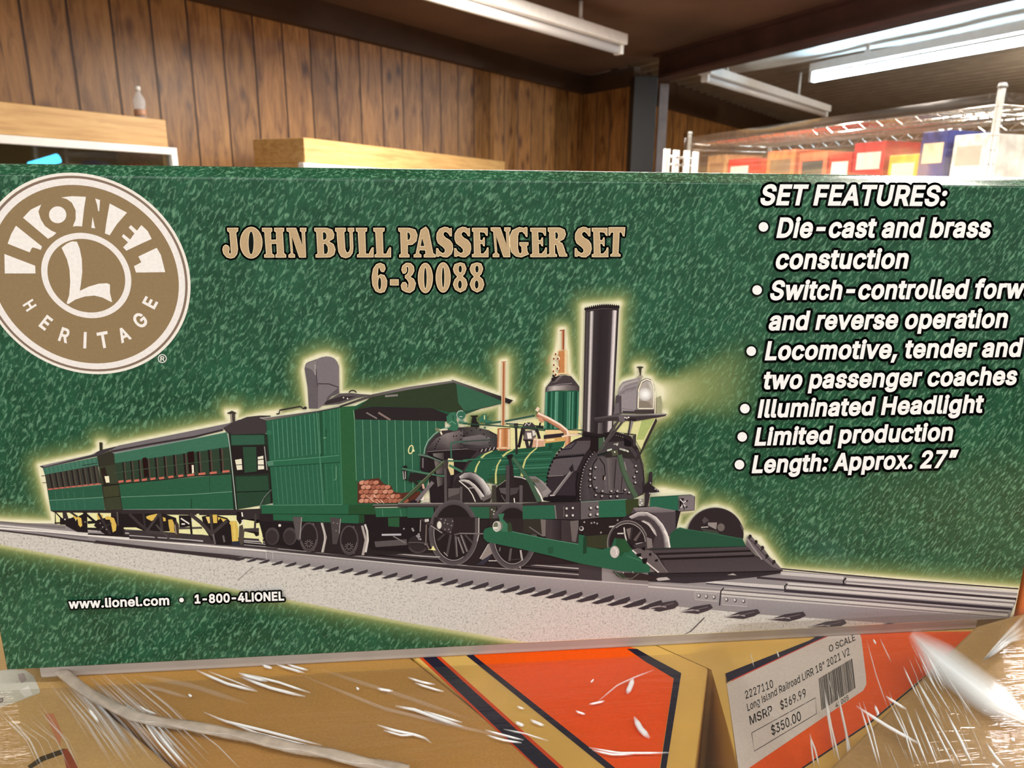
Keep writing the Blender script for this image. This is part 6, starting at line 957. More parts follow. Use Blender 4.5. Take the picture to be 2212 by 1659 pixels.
k.fill(cG((560, 955), (1630, 932), (1740, 1040), (2045, 1205), (2040, 1216), (1700, 1222), (1000, 1240), (720, 1246), (600, 1230), (380, 980)), (62, 52, 55)); k.strip(cG((560, 985), (1650, 940)), cG((620, 1020), (1680, 990)), (84, 74, 77), (66, 56, 58)); k.strip(cG((640, 1040), (1690, 1000)), cG((660, 1068), (1710, 1036)), (92, 82, 84), (70, 60, 62)); k.line(cG((610, 1022), (1680, 985)), 3.0, (32, 25, 27)); k.line(cG((655, 1080), (1720, 1042)), 3.6, (30, 23, 25)); k.strip(cG((680, 1095), (1750, 1060), (1900, 1140)), cG((740, 1235), (1700, 1215), (2020, 1208)), (74, 64, 67), (80, 70, 73)); k.line(cG((740, 1242), (1700, 1222), (2040, 1214)), 1.6, (40, 32, 34)); k.line(cG((540, 965), (1630, 935)), 1.6, (40, 60, 50))
k.fill(cG((330, 975), (400, 955), (560, 985), (600, 1030), (740, 1232), (640, 1235), (480, 1120), (440, 1060), (380, 1040)), (104, 94, 94)); k.line(cG((340, 978), (420, 1050), (490, 1110), (640, 1232)), 3.0, (222, 214, 208)); k.line(cG((600, 1030), (680, 1150), (740, 1230)), 1.4, (140, 130, 130))
for pl in (((380, 1020), (440, 1012), (440, 1050), (395, 1055)), ((445, 1075), (510, 1068), (500, 1130), (460, 1130)), ((445, 950), (485, 935), (485, 985), (450, 975)), ((525, 1020), (555, 1005), (555, 1045), (530, 1040)), ((590, 1090), (630, 1075), (630, 1105), (600, 1110))): k.fill(cG(*pl), (30, 24, 26))
k.fill(cG((1640, 830), (1670, 805), (1700, 830), (1760, 900), (1830, 960), (1900, 1060), (1960, 1110), (2045, 1205), (1930, 1170), (1800, 1070), (1630, 930)), (110, 100, 102)); k.line(cG((1640, 850), (1700, 940), (1810, 1085)), 3, (160, 150, 150)); k.line(cG((1680, 860), (1800, 990), (1930, 1130)), 2, (66, 58, 60))
for x, y in ((1675, 822), (1742, 885), (1815, 950), (1865, 1045), (1945, 1110)): p = cG((x, y))[0]; k.ell(p[0], p[1], 3.6, 4.2, (48, 40, 42)); k.line([(p[0] - 3, p[1] + 6), (p[0] + 1, p[1] + 1)], 3, (52, 44, 46))
o = k.build('printed_locomotive', pict); o['label'] = 'black and green old steam locomotive with tall chimney in the picture'
# ================================================================ the room
WA, WB = (-1.299, 4.206), (1.379, 7.171)                      # panelled wall runs WA -> corner WB
def wall(name, a, b, z0, z1, mat, back=0.0, front=0.0, th=0.08):
    a, b = Vector((*a, 0)), Vector((*b, 0)); d = (b - a).normalized(); Ln = (b - a).length
    bm = bmesh.new(); add_box(bm, (-back, 0, z0), (Ln + front, th, z1))
    o = bm_obj(name, bm, mat); o.location = a; o.rotation_euler = (0, 0, math.atan2(d.y, d.x)); return structure(o)
wall('wall_left', WA, WB, 0, 2.5, M_wall, back=5.0, front=0.08)
wall('trim_1', WA, WB, 2.5, 2.66, M_trim, back=5.0, front=0.0).location += Vector((0.05, -0.045, 0))
RW = at_z(1368, 186, 2.5); RW = (RW.x, RW.y)
wall('wall_back', WB, RW, 0, 2.5, M_wall, front=0.0)
wall('trim_2', WB, RW, 2.5, 2.66, M_trim)
FW0, FW1 = at_z(1425, 232, 2.5), at_z(1640, 290, 2.5)
fd = (FW1 - FW0).normalized()
wall('wall_far', (FW0.x, FW0.y), (FW0.x + fd.x * 7, FW0.y + fd.y * 7), 0, 2.5, M_wall, back=1.0)
wall('trim_3', (FW0.x, FW0.y), (FW0.x + fd.x * 7, FW0.y + fd.y * 7), 2.5, 2.8, M_trim, back=1.0)
M_tan = plain('tan_painted_wall', (196, 150, 80), 0.6, var=0.1, scale=2)
wall('wall_right', (FW0.x + fd.x * 7, FW0.y + fd.y * 7), (8.6, 1.0), 0, 2.95, M_tan, front=5)
M_floor = plain('worn_concrete', (158, 146, 130), 0.6, var=0.2, scale=3)
bm = bmesh.new(); add_box(bm, (-7, -6, -0.1), (14, 16, 0)); structure(bm_obj('floor', bm, M_floor))
BP0, BP1 = at_z(1448, 174, 2.45), at_z(2164, 7, 2.45); bd = (BP1 - BP0).normalized()
def bl(t): return (BP0.x + bd.x * t, BP0.y + bd.y * t)
bm = bmesh.new(); add_prism(bm, [(-6, -6), bl(12.0), bl(-1.5), (1.3, 8.4), (-6, 8.4)], 2.66, 2.72); structure(bm_obj('ceiling', bm, M_ceil))
# corrugated roof deck to the right of the beam
M_deck = plain('grey_corrugated_deck', (146, 130, 112), 0.55, var=0.15, scale=5)
bm = bmesh.new(); nrm = Vector((-bd.y, bd.x, 0)) * (1 if -bd.y > 0 else -1); rows_ = []
for i in range(0, 181):
    u = i * 0.05; z = 2.80 + 0.018 * (1 if (i % 4) in (1, 2) else -1); a = Vector((*bl(-7), 0)) + nrm * u; b = Vector((*bl(12), 0)) + nrm * u
    rows_.append((bm.verts.new((a.x, a.y, z)), bm.verts.new((b.x, b.y, z))))
for a, b in zip(rows_, rows_[1:]): bm.faces.new((a[0], a[1], b[1], b[0]))
structure(bm_obj('ceiling_right', bm, M_deck))
# steel post and beam
def ibeam(bm, p, q, w, h, t):
    p, q = Vector(p), Vector(q); d = (q - p).normalized(); up = Vector((0, 0, 1)) if abs(d.z) < 0.9 else Vector((bd.x, bd.y, 0)); s = d.cross(up).normalized()
    for (x0, x1, y0, y1) in ((-w / 2, w / 2, 0, t), (-w / 2, w / 2, h - t, h), (-t / 2, t / 2, t, h - t)):
        A = [bm.verts.new(p + s * x + up * y) for x, y in ((x0, y0), (x1, y0), (x1, y1), (x0, y1))]; B = [bm.verts.new(q + s * x + up * y) for x, y in ((x0, y0), (x1, y0), (x1, y1), (x0, y1))]
        bm.faces.new(A); bm.faces.new(B[::-1])
        for i in range(4): bm.faces.new((A[i], B[i], B[(i + 1) % 4], A[(i + 1) % 4]))
bm = bmesh.new(); ibeam(bm, (*bl(-0.15), 2.468), (*bl(11.5), 2.468), 0.15, 0.192, 0.02); structure(bm_obj('trim_4', bm, M_steel))
PP = at_z(1393, 170, 2.45)
bm = bmesh.new(); add_box(bm, (-0.10, -0.07, 0), (0.085, 0.07, 2.46), 0.004); o = structure(bm_obj('trim_5', bm, plain('black_painted_column', (20, 15, 14), 0.5))); o.location = (PP.x, PP.y, 0)
PQ = at_z(1429, 182, 2.45); bm = bmesh.new(); add_box(bm, (-0.02, -0.012, 0), (0.055, 0.012, 2.45), 0.002); o = structure(bm_obj('trim_6', bm, M_steelg)); o.location = (PQ.x, PQ.y - 0.02, 0)
# insulation blanket sagging between beam and lamp
up_px = [(1500, 158), (1560, 142), (1640, 122), (1730, 100), (1800, 84), (1882, 64), (1960, 52), (2060, 30), (2164, 8), (2260, -14), (2380, -42)]
lo_px = [(1560, 160), (1640, 152), (1700, 142), (1760, 130), (1835, 115), (1893, 105), (1990, 94), (2060, 79), (2130, 62), (2225, 40), (2390, 4)]
V = []; n = len(up_px)
for j in range(9):
    for i in range(n):
        u = j / 8; p = at_z(up_px[i][0] + (lo_px[i][0] - up_px[i][0]) * u, up_px[i][1] + (lo_px[i][1] - up_px[i][1]) * u, 2.66)
        p.z += -0.035 * math.sin(math.pi * u) * (0.7 + 0.3 * math.sin(i * 2.1)); V.append(p)
F = [(j * n + i, j * n + i + 1, (j + 1) * n + i + 1, (j + 1) * n + i) for j in range(8) for i in range(n - 1)]
M_ins = plain('white_insulation_facing', (226, 232, 232), 0.35, var=0.08, scale=12)
o = mesh_obj('insulation_blanket', V, F, M_ins, smooth=True); md = o.modifiers.new('thick', 'SOLIDIFY'); md.thickness = 0.02; md.offset = 1
md = o.modifiers.new('soft', 'SUBSURF'); md.levels = md.render_levels = 2
tag(o, 'white wavy insulation blanket under the roof deck, lit by the tube lamp', 'insulation')

# ---------------------------------------------------------------- ceiling lamps
M_tube_off = plain('unlit_tube_glass', (222, 216, 214), 0.25)
M_tube_on = plain('lit_tube', (255, 255, 255), 0.3, emit=(205, 238, 255), estr=45.0)
def strip_lamp(p, q, zc, lit, label, stems):
    hw = 0.03 if lit else 0.055; dz = -0.02 if lit else 0.0
    p, q = Vector(p), Vector(q); d = q - p; Ln = math.hypot(d.x, d.y)
    t = empty('strip_lamp', (p.x, p.y, p.z), math.atan2(d.y, d.x)); tag(t, label, 'ceiling lamp', 'fluorescent strip lamps')
    bm = bmesh.new(); add_box(bm, (0, -hw, 0.0), (Ln, hw, 0.065), 0.006); bm_obj('channel', bm, M_white, t)
    for x in (0.02, Ln - 0.02):
        bm = bmesh.new(); add_box(bm, (x - 0.015, -0.03, -0.055 + dz), (x + 0.015, 0.03, -0.0005), 0.004); bm_obj('tube_holder', bm, M_white, t)
    bm = bmesh.new(); add_tube(bm, (0.0355, 0, -0.028 + dz), (Ln - 0.0355, 0, -0.028 + dz), 0.026, 14); bm_obj('tube', bm, M_tube_on if lit else M_tube_off, t)
    for x in stems:
        bm = bmesh.new(); add_tube(bm, (x, 0, 0.066), (x, 0, zc - p.z), 0.012, 10); add_tube(bm, (x, 0, 0.0655), (x, 0, 0.085), 0.02, 10); bm_obj('stem', bm, M_white, t)
    return t
a, b = at_z(1341, 92, 2.5), at_z(980, -18, 2.5); d = (b - a).normalized()
strip_lamp((a.x + d.x * 2.42, a.y + d.y * 2.42, 2.48), (a.x, a.y, 2.48), 2.657, False, 'unlit white strip lamp hanging nearest the panelled wall', (0.5, 1.98))
a, b = at_z(1522, 158, 2.5), at_z(1784, 240, 2.5)
strip_lamp((a.x, a.y, 2.49), (b.x, b.y, 2.49), 2.778, False, 'unlit white strip lamp beyond the steel beam, above the wire rack', (0.4, 2.1))
a, b = at_z(1752, 163, 2.5), at_z(2212, 77, 2.5); d = (b - a).normalized()
strip_lamp((a.x, a.y, 2.52), (a.x + d.x * 2.42, a.y + d.y * 2.42, 2.52), 2.778, True, 'lit bluish white strip lamp at upper right', (0.5, 1.9))

# ---------------------------------------------------------------- oak display cabinets against the panelled wall
M_glass = bpy.data.materials.new('cabinet_glass'); M_glass.use_nodes = True; nt = M_glass.node_tree; nt.nodes.clear()
_o = nt.nodes.new('ShaderNodeOutputMaterial'); _t = nt.nodes.new('ShaderNodeBsdfTransparent'); _g = nt.nodes.new('ShaderNodeBsdfGlossy'); _g.inputs['Roughness'].default_value = 0.02
_f = nt.nodes.new('ShaderNodeFresnel'); _f.inputs['IOR'].default_value = 1.5; _m = nt.nodes.new('ShaderNodeMixShader')
_t.inputs[0].default_value = (0.9, 0.93, 0.9, 1)
nt.links.new(_f.outputs[0], _m.inputs[0]); nt.links.new(_t.outputs[0], _m.inputs[1]); nt.links.new(_g.outputs[0], _m.inputs[2]); nt.links.new(_m.outputs[0], _o.inputs[0])
def cabinet(pl, pr, ztop, W, depth, fas, label, from_left):
    # local x along the front (left -> right as seen), y into the cabinet, front top edge from pl to pr
    d = (pr - pl).normalized(); org = pl if from_left else pr - d * W
    t = empty('display_cabinet', (org.x, org.y, 0), math.atan2(d.y, d.x)); tag(t, label, 'cabinet', 'oak display cabinets along the panelled wall')
    T = 0.02; z0 = 0.0
    bm = bmesh.new(); add_box(bm, (0, 0.02, z0), (T, depth, ztop - fas)); add_box(bm, (W - T, 0.02, z0), (W, depth, ztop - fas)); add_box(bm, (T, depth - 0.012, z0), (W - T, depth, ztop - fas), mat=1); add_box(bm, (T, 0.02, z0), (W - T, depth - 0.012, 0.6)); bm_obj('carcass', bm, [M_oak, M_dark], t)
    bm = bmesh.new(); add_box(bm, (0, 0, ztop - fas + 0.0005), (W, depth, ztop), 0.004); bm_obj('top_box', bm, M_oak, t)
    bm = bmesh.new(); zb = 0.62; s = 0.032; y0, y1 = -0.018, 0.0195; x0, x1 = -0.03, W + 0.03; zt = ztop - fas - 0.0005
    add_box(bm, (x0, y0, zt - s), (x1, y1, zt), 0.003); add_box(bm, (x0, y0, zb), (x1, y1, zb + s), 0.003); add_box(bm, (x0, y0, zb + s), (x0 + s, y1, zt - s), 0.003); add_box(bm, (x1 - s, y0, zb + s), (x1, y1, zt - s), 0.003); bm_obj('door_frame', bm, M_white, t)
    bm = bmesh.new(); add_box(bm, (x0 + s, 0.002, zb + s), (x1 - s, 0.006, zt - s)); bm_obj('glass_pane', bm, M_glass, t)
    for z in (1.0, 1.35):
        bm = bmesh.new(); add_box(bm, (T + 0.002, 0.04, z), (W - T - 0.002, depth - 0.02, z + 0.012)); bm_obj('shelf', bm, M_glass, t)
    return t
u1a, u1b = at_z(0, 219, 1.85), at_z(358, 259, 1.85)
f1z = 1.85 - on_wall(358, 318, u1a, u1b).z
cab1 = cabinet(u1a, u1b, 1.85, 1.6, 0.38, f1z, 'oak topped glass display cabinet at far left with a bottle on top', False)
u2a, u2b = at_z(656, 297, 1.8), at_z(1091, 349, 1.8)
f2z = 1.8 - on_wall(660, 352, u2a, u2b).z
cab2 = cabinet(u2a, u2b, 1.8, (u2b - u2a).length, 0.34, f2z, 'oak topped display cabinet seen above the middle of the green box', True)
# drinking bottle on the first cabinet
d = (u1b - u1a).normalized(); nb = Vector((-d.y, d.x, 0)); c = on_wall(322, 252, u1a, u1b); c = Vector((c.x, c.y, 1.85)) + nb * 0.06
bt_ = empty('water_bottle', c); tag(bt_, 'small clear plastic bottle standing on the oak display cabinet', 'bottle')
M_pet = bpy.data.materials.new('clear_plastic'); M_pet.use_nodes = True; b = M_pet.node_tree.nodes['Principled BSDF']; b.inputs['Base Color'].default_value = (0.9, 0.92, 0.95, 1); b.inputs['Roughness'].default_value = 0.12; b.inputs['Transmission Weight'].default_value = 0.4; b.inputs['IOR'].default_value = 1.15; b.inputs['Alpha'].default_value = 0.55
bm = bmesh.new(); add_lathe(bm, [(0.022, 0), (0.027, 0.006), (0.027, 0.045), (0.024, 0.052), (0.028, 0.06), (0.028, 0.085), (0.022, 0.1), (0.011, 0.118), (0.010, 0.128)], (0, 0, 0), 20); bmesh.ops.scale(bm, vec=(0.9, 0.9, 0.92), verts=bm.verts[:]); bm_obj('body', bm, M_pet, bt_)
bm = bmesh.new(); add_lathe(bm, [(0.013, 0.1282), (0.013, 0.146), (0.011, 0.148)], (0, 0, 0), 16); bmesh.ops.scale(bm, vec=(0.9, 0.9, 0.92), verts=bm.verts[:]); bm_obj('cap', bm, M_white, bt_)
bm = bmesh.new(); add_lathe(bm, [(0.0276, 0.012), (0.0278, 0.02), (0.0278, 0.036), (0.0276, 0.042)], (0, 0, 0), 20); bmesh.ops.scale(bm, vec=(0.9, 0.9, 0.92), verts=bm.verts[:]); bm_obj('wrapper', bm, plain('brown_bottle_wrapper', (188, 140, 110), 0.4, var=0.3, scale=120), bt_)

# ---------------------------------------------------------------- chrome wire rack wrapped in film
R0, R1, R2 = at_z(1490, 297, 1.9), at_z(2163, 201, 1.9), at_z(2215, 241, 1.9)
rd = (R0 - R1).normalized(); RLn = (R0 - R1).length; RD = 0.61
rack = empty('wire_rack', (R1.x, R1.y, 0), math.atan2(rd.y, rd.x)); tag(rack, 'chrome wire shelving rack wrapped in clear film, holding small coloured boxes', 'rack')
rn = Vector((-rd.y, rd.x)); sg = 1 if rn.dot(Vector((1, 0.6))) > 0 else -1     # depth points away from the camera
for x, y in ((0, 0), (RLn, 0), (0, RD), (RLn, RD)):
    bm = bmesh.new(); add_tube(bm, (x, sg * y, 0.005), (x, sg * y, 1.92), 0.0127, 14)
    for z in range(6, 75): 
        if z % 2: add_tube(bm, (x, sg * y, z * 0.0254), (x, sg * y, z * 0.0254 + 0.003), 0.0138, 12)
    add_tube(bm, (x, sg * y, 1.92), (x, sg * y, 1.935), 0.018, 12, 0.012); bm_obj('post', bm, M_chrome, rack)
def wire_shelf(z):
    bm = bmesh.new(); e = 0.016
    for zz, r in ((z, 0.0035), (z - 0.032, 0.0035)):
        for p, q in (((e, 0), (RLn - e, 0)), ((e, RD), (RLn - e, RD)), ((0, e), (0, RD - e)), ((RLn, e), (RLn, RD - e))): add_tube(bm, (p[0], sg * p[1], zz), (q[0], sg * q[1], zz), r, 6)
    n = int(RLn / 0.05)
    for yy in (0, RD):
        for i in range(n):
            x0, x1 = e + (RLn - 2 * e) * i / n, e + (RLn - 2 * e) * (i + 1) / n; zz = (z, z - 0.032) if i % 2 else (z - 0.032, z)
            add_tube(bm, (x0, sg * yy, zz[0]), (x1, sg * yy, zz[1]), 0.0022, 5, caps=False)
    for i in range(int(RLn / 0.05)): x = 0.02 + i * 0.05; add_tube(bm, (x, 0, z + 0.002), (x, sg * RD, z + 0.002), 0.0042, 6, caps=False)
    for yy in (0.15, 0.3, 0.45): add_tube(bm, (e, sg * yy, z - 0.004), (RLn - e, sg * yy, z - 0.004), 0.003, 6, caps=False)
    o = bm_obj('wire_shelf', bm, M_wire, rack)
for z in (1.86, 1.46, 1.0, 0.5): wire_shelf(z)
M_wrapf = film_material('rack_film', haze=0.012, rough=0.10, stretch=(3, 60), bump=0.15, gloss=0.03, streak=(2.2, 30, 75))
V = []; nn = 60; per = [(-0.022, -0.022), (RLn + 0.022, -0.022), (RLn + 0.022, RD + 0.022), (-0.022, RD + 0.022)]
path_ = []
for (x0, y0), (x1, y1) in zip(per, per[1:] + per[:1]):
    for i in range(24): u = i / 24; path_.append((x0 + (x1 - x0) * u, y0 + (y1 - y0) * u, math.sin(math.pi * u)))
rnd = random.Random(11)
zs = [1.0, 1.2, 1.42, 1.5, 1.56, 1.62, 1.68, 1.74, 1.8, 1.85, 1.9]
for z in zs:
    for (x, y, m_) in path_:
        j = -0.012 * m_ * (0.5 + 0.5 * math.sin(z * 60 + x * 3)); V.append((x + (0 if abs(x - RLn / 2) < RLn / 2 else j), sg * (y - j * (1 if y < RD / 2 else -1)), z + (0.006 * math.sin(x * 11 + z * 40) if z < 1.88 else 0)))
n = len(path_); F = [(j * n + i, j * n + (i + 1) % n, (j + 1) * n + (i + 1) % n, (j + 1) * n + i) for j in range(len(zs) - 1) for i in range(n)]
o = mesh_obj('film_wrap', V, F, M_wrapf, rack, smooth=True); o['label'] = 'clear stretch film round the wire rack'
# boxes standing on the rack's shelf: (photo corners of the visible front, colours, label)
PB = [((1517, 336), (1571, 372), (186, 138, 92), (150, 104, 70), 'tan box at the left end of the wire rack'),
      ((1573, 343), (1626, 372), (206, 52, 34), (238, 214, 204), 'red and white box second from the left on the wire rack'),
      ((1658, 325), (1720, 372), (206, 112, 66), (120, 92, 66), 'light brown box on the wire rack left of the dark striped box'),
      ((1727, 329), (1790, 372), (222, 96, 66), (40, 50, 48), 'salmon box with a dark striped top on the wire rack'),
      ((1793, 331), (1842, 372), (216, 44, 32), (240, 210, 200), 'red box with white patches on the wire rack'),
      ((1846, 307), (1917, 372), (176, 20, 30), (236, 196, 190), 'tall deep red box in the middle of the wire rack'),
      ((1921, 334), (1988, 372), (206, 160, 20), (226, 214, 190), 'yellow and white box on the wire rack'),
      ((1992, 283), (2052, 372), (36, 48, 120), (240, 208, 176), 'tall blue box with a cream label on the wire rack'),
      ((2062, 290), (2136, 372), (236, 226, 216), (190, 180, 166), 'tall white box at the right end of the wire rack')]
fx = lambda x: Vector((R1.x + rd.x * x, R1.y + rd.y * x, 0))
for (p0, p1, c, c2, lab) in PB:
    off = 0.12; A = Vector((R1.x, R1.y, 0)) + Vector((rn.x, rn.y, 0)) * sg * off; B = A + Vector((rd.x, rd.y, 0))
    q0, q1 = on_wall(p0[0], p0[1], A, B), on_wall(p1[0], p0[1], A, B)
    x0 = (Vector((q0.x, q0.y)) - Vector((A.x, A.y))).dot(Vector((rd.x, rd.y))); x1 = (Vector((q1.x, q1.y)) - Vector((A.x, A.y))).dot(Vector((rd.x, rd.y)))
    zt = (q0.z + q1.z) / 2; zb = 1.4645; w = abs(x1 - x0); x = min(x0, x1)
    if x + w > RLn - 0.03: w = RLn - 0.03 - x
    t = empty('product_box', (R1.x + rd.x * x + rn.x * sg * off, R1.y + rd.y * x + rn.y * sg * off, zb), math.atan2(rd.y, rd.x)); tag(t, lab, 'box', 'small boxes on the wire rack')
    h = zt - zb; dp = 0.26
    bm = bmesh.new(); ylo, yhi = (0, dp) if sg > 0 else (-dp, 0); add_box(bm, (0.004, ylo, 0), (w - 0.004, yhi, h), 0.003); bm_obj('carton', bm, plain('box_board', c, 0.4, var=0.35, scale=14), t)
    bm = bmesh.new(); yl = (-0.0008, 0) if sg > 0 else (0, 0.0008); add_box(bm, (w * 0.14, yl[0], h * 0.62), (w * 0.86, yl[1], h * 0.86)); bm_obj('sticker', bm, plain('sticker', c2, 0.4), t)
# low chrome rack end and wrapped bundle seen left of the rack
q = at_z(1441, 322, 1.72); q2 = at_z(1487, 326, 1.72); dv = (q2 - q) * 0.94; dw = Vector((0.06, 0.06, 0))
t = empty('wire_rack', (q.x, q.y, 0)); tag(t, 'low chrome wire rack end, left of the wrapped rack', 'rack')
cs = [Vector((0, 0, 0)), dv, dv + dw, dw]
for c in cs:
    bm = bmesh.new(); add_tube(bm, (c.x, c.y, 0.0), (c.x, c.y, 1.72), 0.0145, 12); bm_obj('post', bm, M_chrome, t)
for z in (1.69, 1.2, 0.4):
    bm = bmesh.new()
    for zz in (z, z - 0.03):
        for p, qq in zip(cs, cs[1:] + cs[:1]):
            e_ = (qq - p).normalized() * 0.0155; add_tube(bm, (p.x + e_.x, p.y + e_.y, zz), (qq.x - e_.x, qq.y - e_.y, zz), 0.005, 6)
    for i in range(1, 12): p = dv * (i / 12); add_tube(bm, (p.x, p.y, z), (p.x + dw.x, p.y + dw.y, z), 0.003, 5)
    bm_obj('wire_shelf', bm, M_wire, t)
# bluish light bar glowing behind the first cabinet's glass
off = Vector((-(u1b - u1a).normalized().y, (u1b - u1a).normalized().x, 0)) * 0.06
pa, pb = on_wall(66, 360, u1a + off, u1b + off), on_wall(126, 342, u1a + off, u1b + off)
Mi = cab1.matrix_basis.inverted(); bm = bmesh.new()
Mloc = Matrix.Translation(cab1.location) @ Matrix.Rotation(cab1.rotation_euler.z, 4, 'Z'); Mi = Mloc.inverted()
add_tube(bm, Mi @ pa, Mi @ pb, 0.019, 12); o = bm_obj('light_bar', bm, plain('cyan_light_bar', (120, 200, 235), 0.4, emit=(70, 180, 235), estr=3.0), cab1); o['label'] = 'short bright cyan light bar behind the glass'
# ================================================================ wrapped cartons under the box
ZT = 1.2311
def W(px, py, z=ZT): p = at_z(px, py, z); return Vector((p.x, p.y))
def meet(p, d, q, e):
    den = d.x * e.y - d.y * e.x; t = ((q.x - p.x) * e.y - (q.y - p.y) * e.x) / den; return p + d * t
nA, nB = W(905, 1430), W(1190, 1659); apex = W(1530, 1442); eA = W(1502, 1659); cr_ = W(1440, 1402)
nd = (nA - nB).normalized(); ed = (eA - apex).normalized(); fd_ = (cr_ - apex).normalized()
cornA = meet(nB, nd, apex, ed)
H0 = 1.03
M_yel = plain('yellow_printed_board', (222, 178, 92), 0.35, var=0.08, scale=30)
def carton(name, poly, z0, z1, mat, label, cat, group=None, bevel=0.0015):
    c = sum(poly, Vector((0, 0))) / len(poly)
    t = empty(name, (c.x, c.y, z0)); tag(t, label, cat, group)
    bm = bmesh.new(); add_prism(bm, [p - c for p in poly], 0, z1 - z0)
    bmesh.ops.bevel(bm, geom=bm.edges[:], offset=bevel, segments=2, profile=0.5, affect='EDGES')
    bm_obj('carton', bm, mat, t); return t
class TopInk(Ink):
    """flat print on a carton's top face"""
    def __init__(s, owner, base_um, z=ZT): Ink.__init__(s, base_um); s.o = owner.location.copy(); s.z = z
    def addv(s, p, c):
        q = at_z(p[0], p[1], s.z); s.v.append((q.x - s.o.x, q.y - s.o.y, s.z - s.o.z - s.y)); s.c.append(lin(c)); return len(s.v) - 1
    def build(s, name, parent, mat=None):
        o = mesh_obj(name, s.v, s.f, mat or M_ink, parent)
        at = o.data.attributes.new('ink', 'FLOAT_COLOR', 'POINT'); at.data.foreach_set('color', np.array(s.c, dtype=np.float32).ravel()); return o
g1 = 0.0012
sA = Vector((nd.y, -nd.x)); sA = sA if sA.dot(apex - nA) > 0 else -sA
polyA = [cornA, apex, apex + fd_ * 0.40, nA + nd * 0.36]
bA = carton('train_box', polyA, ZT - 0.15, ZT, M_yel, 'orange, yellow and navy train box lying under the green box', 'box', 'orange train boxes under the film')
k = TopInk(bA, 120); NAVY = (34, 30, 48); ORG = (240, 88, 12); RED = (214, 72, 26)
def lerp(a, b, t): return (a[0] + (b[0] - a[0]) * t, a[1] + (b[1] - a[1]) * t)
s1 = cr(650, 1300, 2.765)
def stripe(x0, x1, y0, y1, c):                 # crop columns at y=300 and y=1000
    k.fill(s1((x0, 290), (x1, 290), (y1, 1010), (y0, 1010)), c)
k.fill([lerp(*s1((960, 290), (1880, 1010)), 0.0), (1353, 1395), (1374, 1402), (1455, 1467), (1424, 1666), s1((1880, 1010))[0]], ORG)
stripe(660, 700, 1424, 1450, RED); stripe(682, 772, 1436, 1566, NAVY); stripe(765, 790, 1560, 1590, RED); stripe(950, 995, 1840, 1898, NAVY)
k.fill(cr(1412, 1259, 2.765)((-160, 395), (-100, 395), (0, 452), (165, 540), (72, 1130), (36, 1130), (120, 572), (0, 500), (-40, 478)), NAVY)
o = k.build('printed_panel', bA); o['label'] = 'orange printed panel with navy outline and stripes'

# label box to the right
le0, le1 = W(1537, 1447), W(1592, 1659); q0, q1 = W(1800, 1659), W(2150, 1380)
ldr = (le1 - le0).normalized(); qd = (q1 - q0).normalized()
b0 = meet(le0, ldr, q0, qd); gx = Vector((0.0016, 0.0006))
polyB = [b0, W(1537, 1447) + gx, W(1537, 1447) + gx + fd_ * 0.33, q0 + qd * 0.42]
bB = carton('train_box', polyB, ZT - 0.15, ZT, M_yel, 'orange and yellow train box with a white price label, right under the green box', 'box', 'orange train boxes under the film')
k = TopInk(bB, 120); s6 = cr(1412, 1259, 2.765)
k.fill(s6((468, 585), (945, 350), (1100, 300), (1950, 290), (1890, 330), (1290, 830), (890, 1106), (860, 1130), (540, 1130), (440, 610)), (236, 90, 26))
k.fill(s6((428, 542), (930, 345), (1010, 300), (1100, 300), (960, 352), (468, 580), (432, 600)), NAVY); k.line(s6((466, 585), (960, 356), (1080, 302)), 3.0, (206, 70, 60)); k.line(s6((870, 1120), (1290, 838), (1900, 335)), 3.4, NAVY); k.line(s6((428, 545), (440, 610), (505, 1130)), 1.4, (150, 110, 60))
k.build('printed_panel', bB)['label'] = 'orange printed panel with navy edge'
k = TopInk(bB, 300); LB = (214, 200, 190); TX = (22, 18, 18)
k.fill(s6((436, 606), (470, 588), (960, 358), (1090, 302), (1228, 302), (1240, 330), (1268, 560), (1270, 610), (1252, 645), (560, 1115), (510, 1140)), LB)
k.build('price_label', bB)['label'] = 'white printed price label'
lab = bpy.data.objects['price_label']
k = TopInk(bB, 330); UP = (-0.16, -1.0)
def ltext(txt, a, b, cap, bold=9): 
    q = s6(a, b); ux, uy = q[1][0] - q[0][0], q[1][1] - q[0][1]
    G = text_loops(txt, q[0], q[1], cap, 0, bold); l = math.hypot(ux, uy); ux, uy = ux / l, uy / l
    nx, ny = uy, -ux; un = math.hypot(*UP); ax, ay = UP[0] / un, UP[1] / un
    for g in G:
        out = []
        for lp in g:
            r = []
            for x, y in lp:
                dx, dy = x - q[0][0], y - q[0][1]; h = dx * nx + dy * ny; t = dx * ux + dy * uy
                r.append((q[0][0] + ux * t + ax * h, q[0][1] + uy * t + ay * h))
            out.append(r)
        k.holes(out, TX)
ltext('2227110', (550, 697), (716, 626), 17); ltext('Long Island Railroad LIRR 18" 2021 V2', (562, 770), (1172, 432), 16); ltext('MSRP', (577, 852), (712, 785), 19); ltext('$369.99', (760, 762), (912, 682), 18)
ltext('$350.00', (706, 915), (882, 822), 20); ltext('O SCALE', (1050, 418), (1205, 345), 14); ltext('42005', (1088, 750), (1165, 700), 10)
rect = s6((585, 900), (966, 690), (972, 785), (600, 1010)); k.line(rect + rect[:1], 1.3, TX)
rnd = random.Random(9); t = 0.0
bq = s6((985, 575), (1185, 455), (1205, 632), (1003, 765))
while t < 0.97:
    w = rnd.choice([0.014, 0.022, 0.034]); k.fill([lerp(bq[0], bq[1], t), lerp(bq[0], bq[1], min(1, t + w)), lerp(bq[3], bq[2], min(1, t + w)), lerp(bq[3], bq[2], t)], (70, 62, 58)); t += w + rnd.choice([0.010, 0.016])
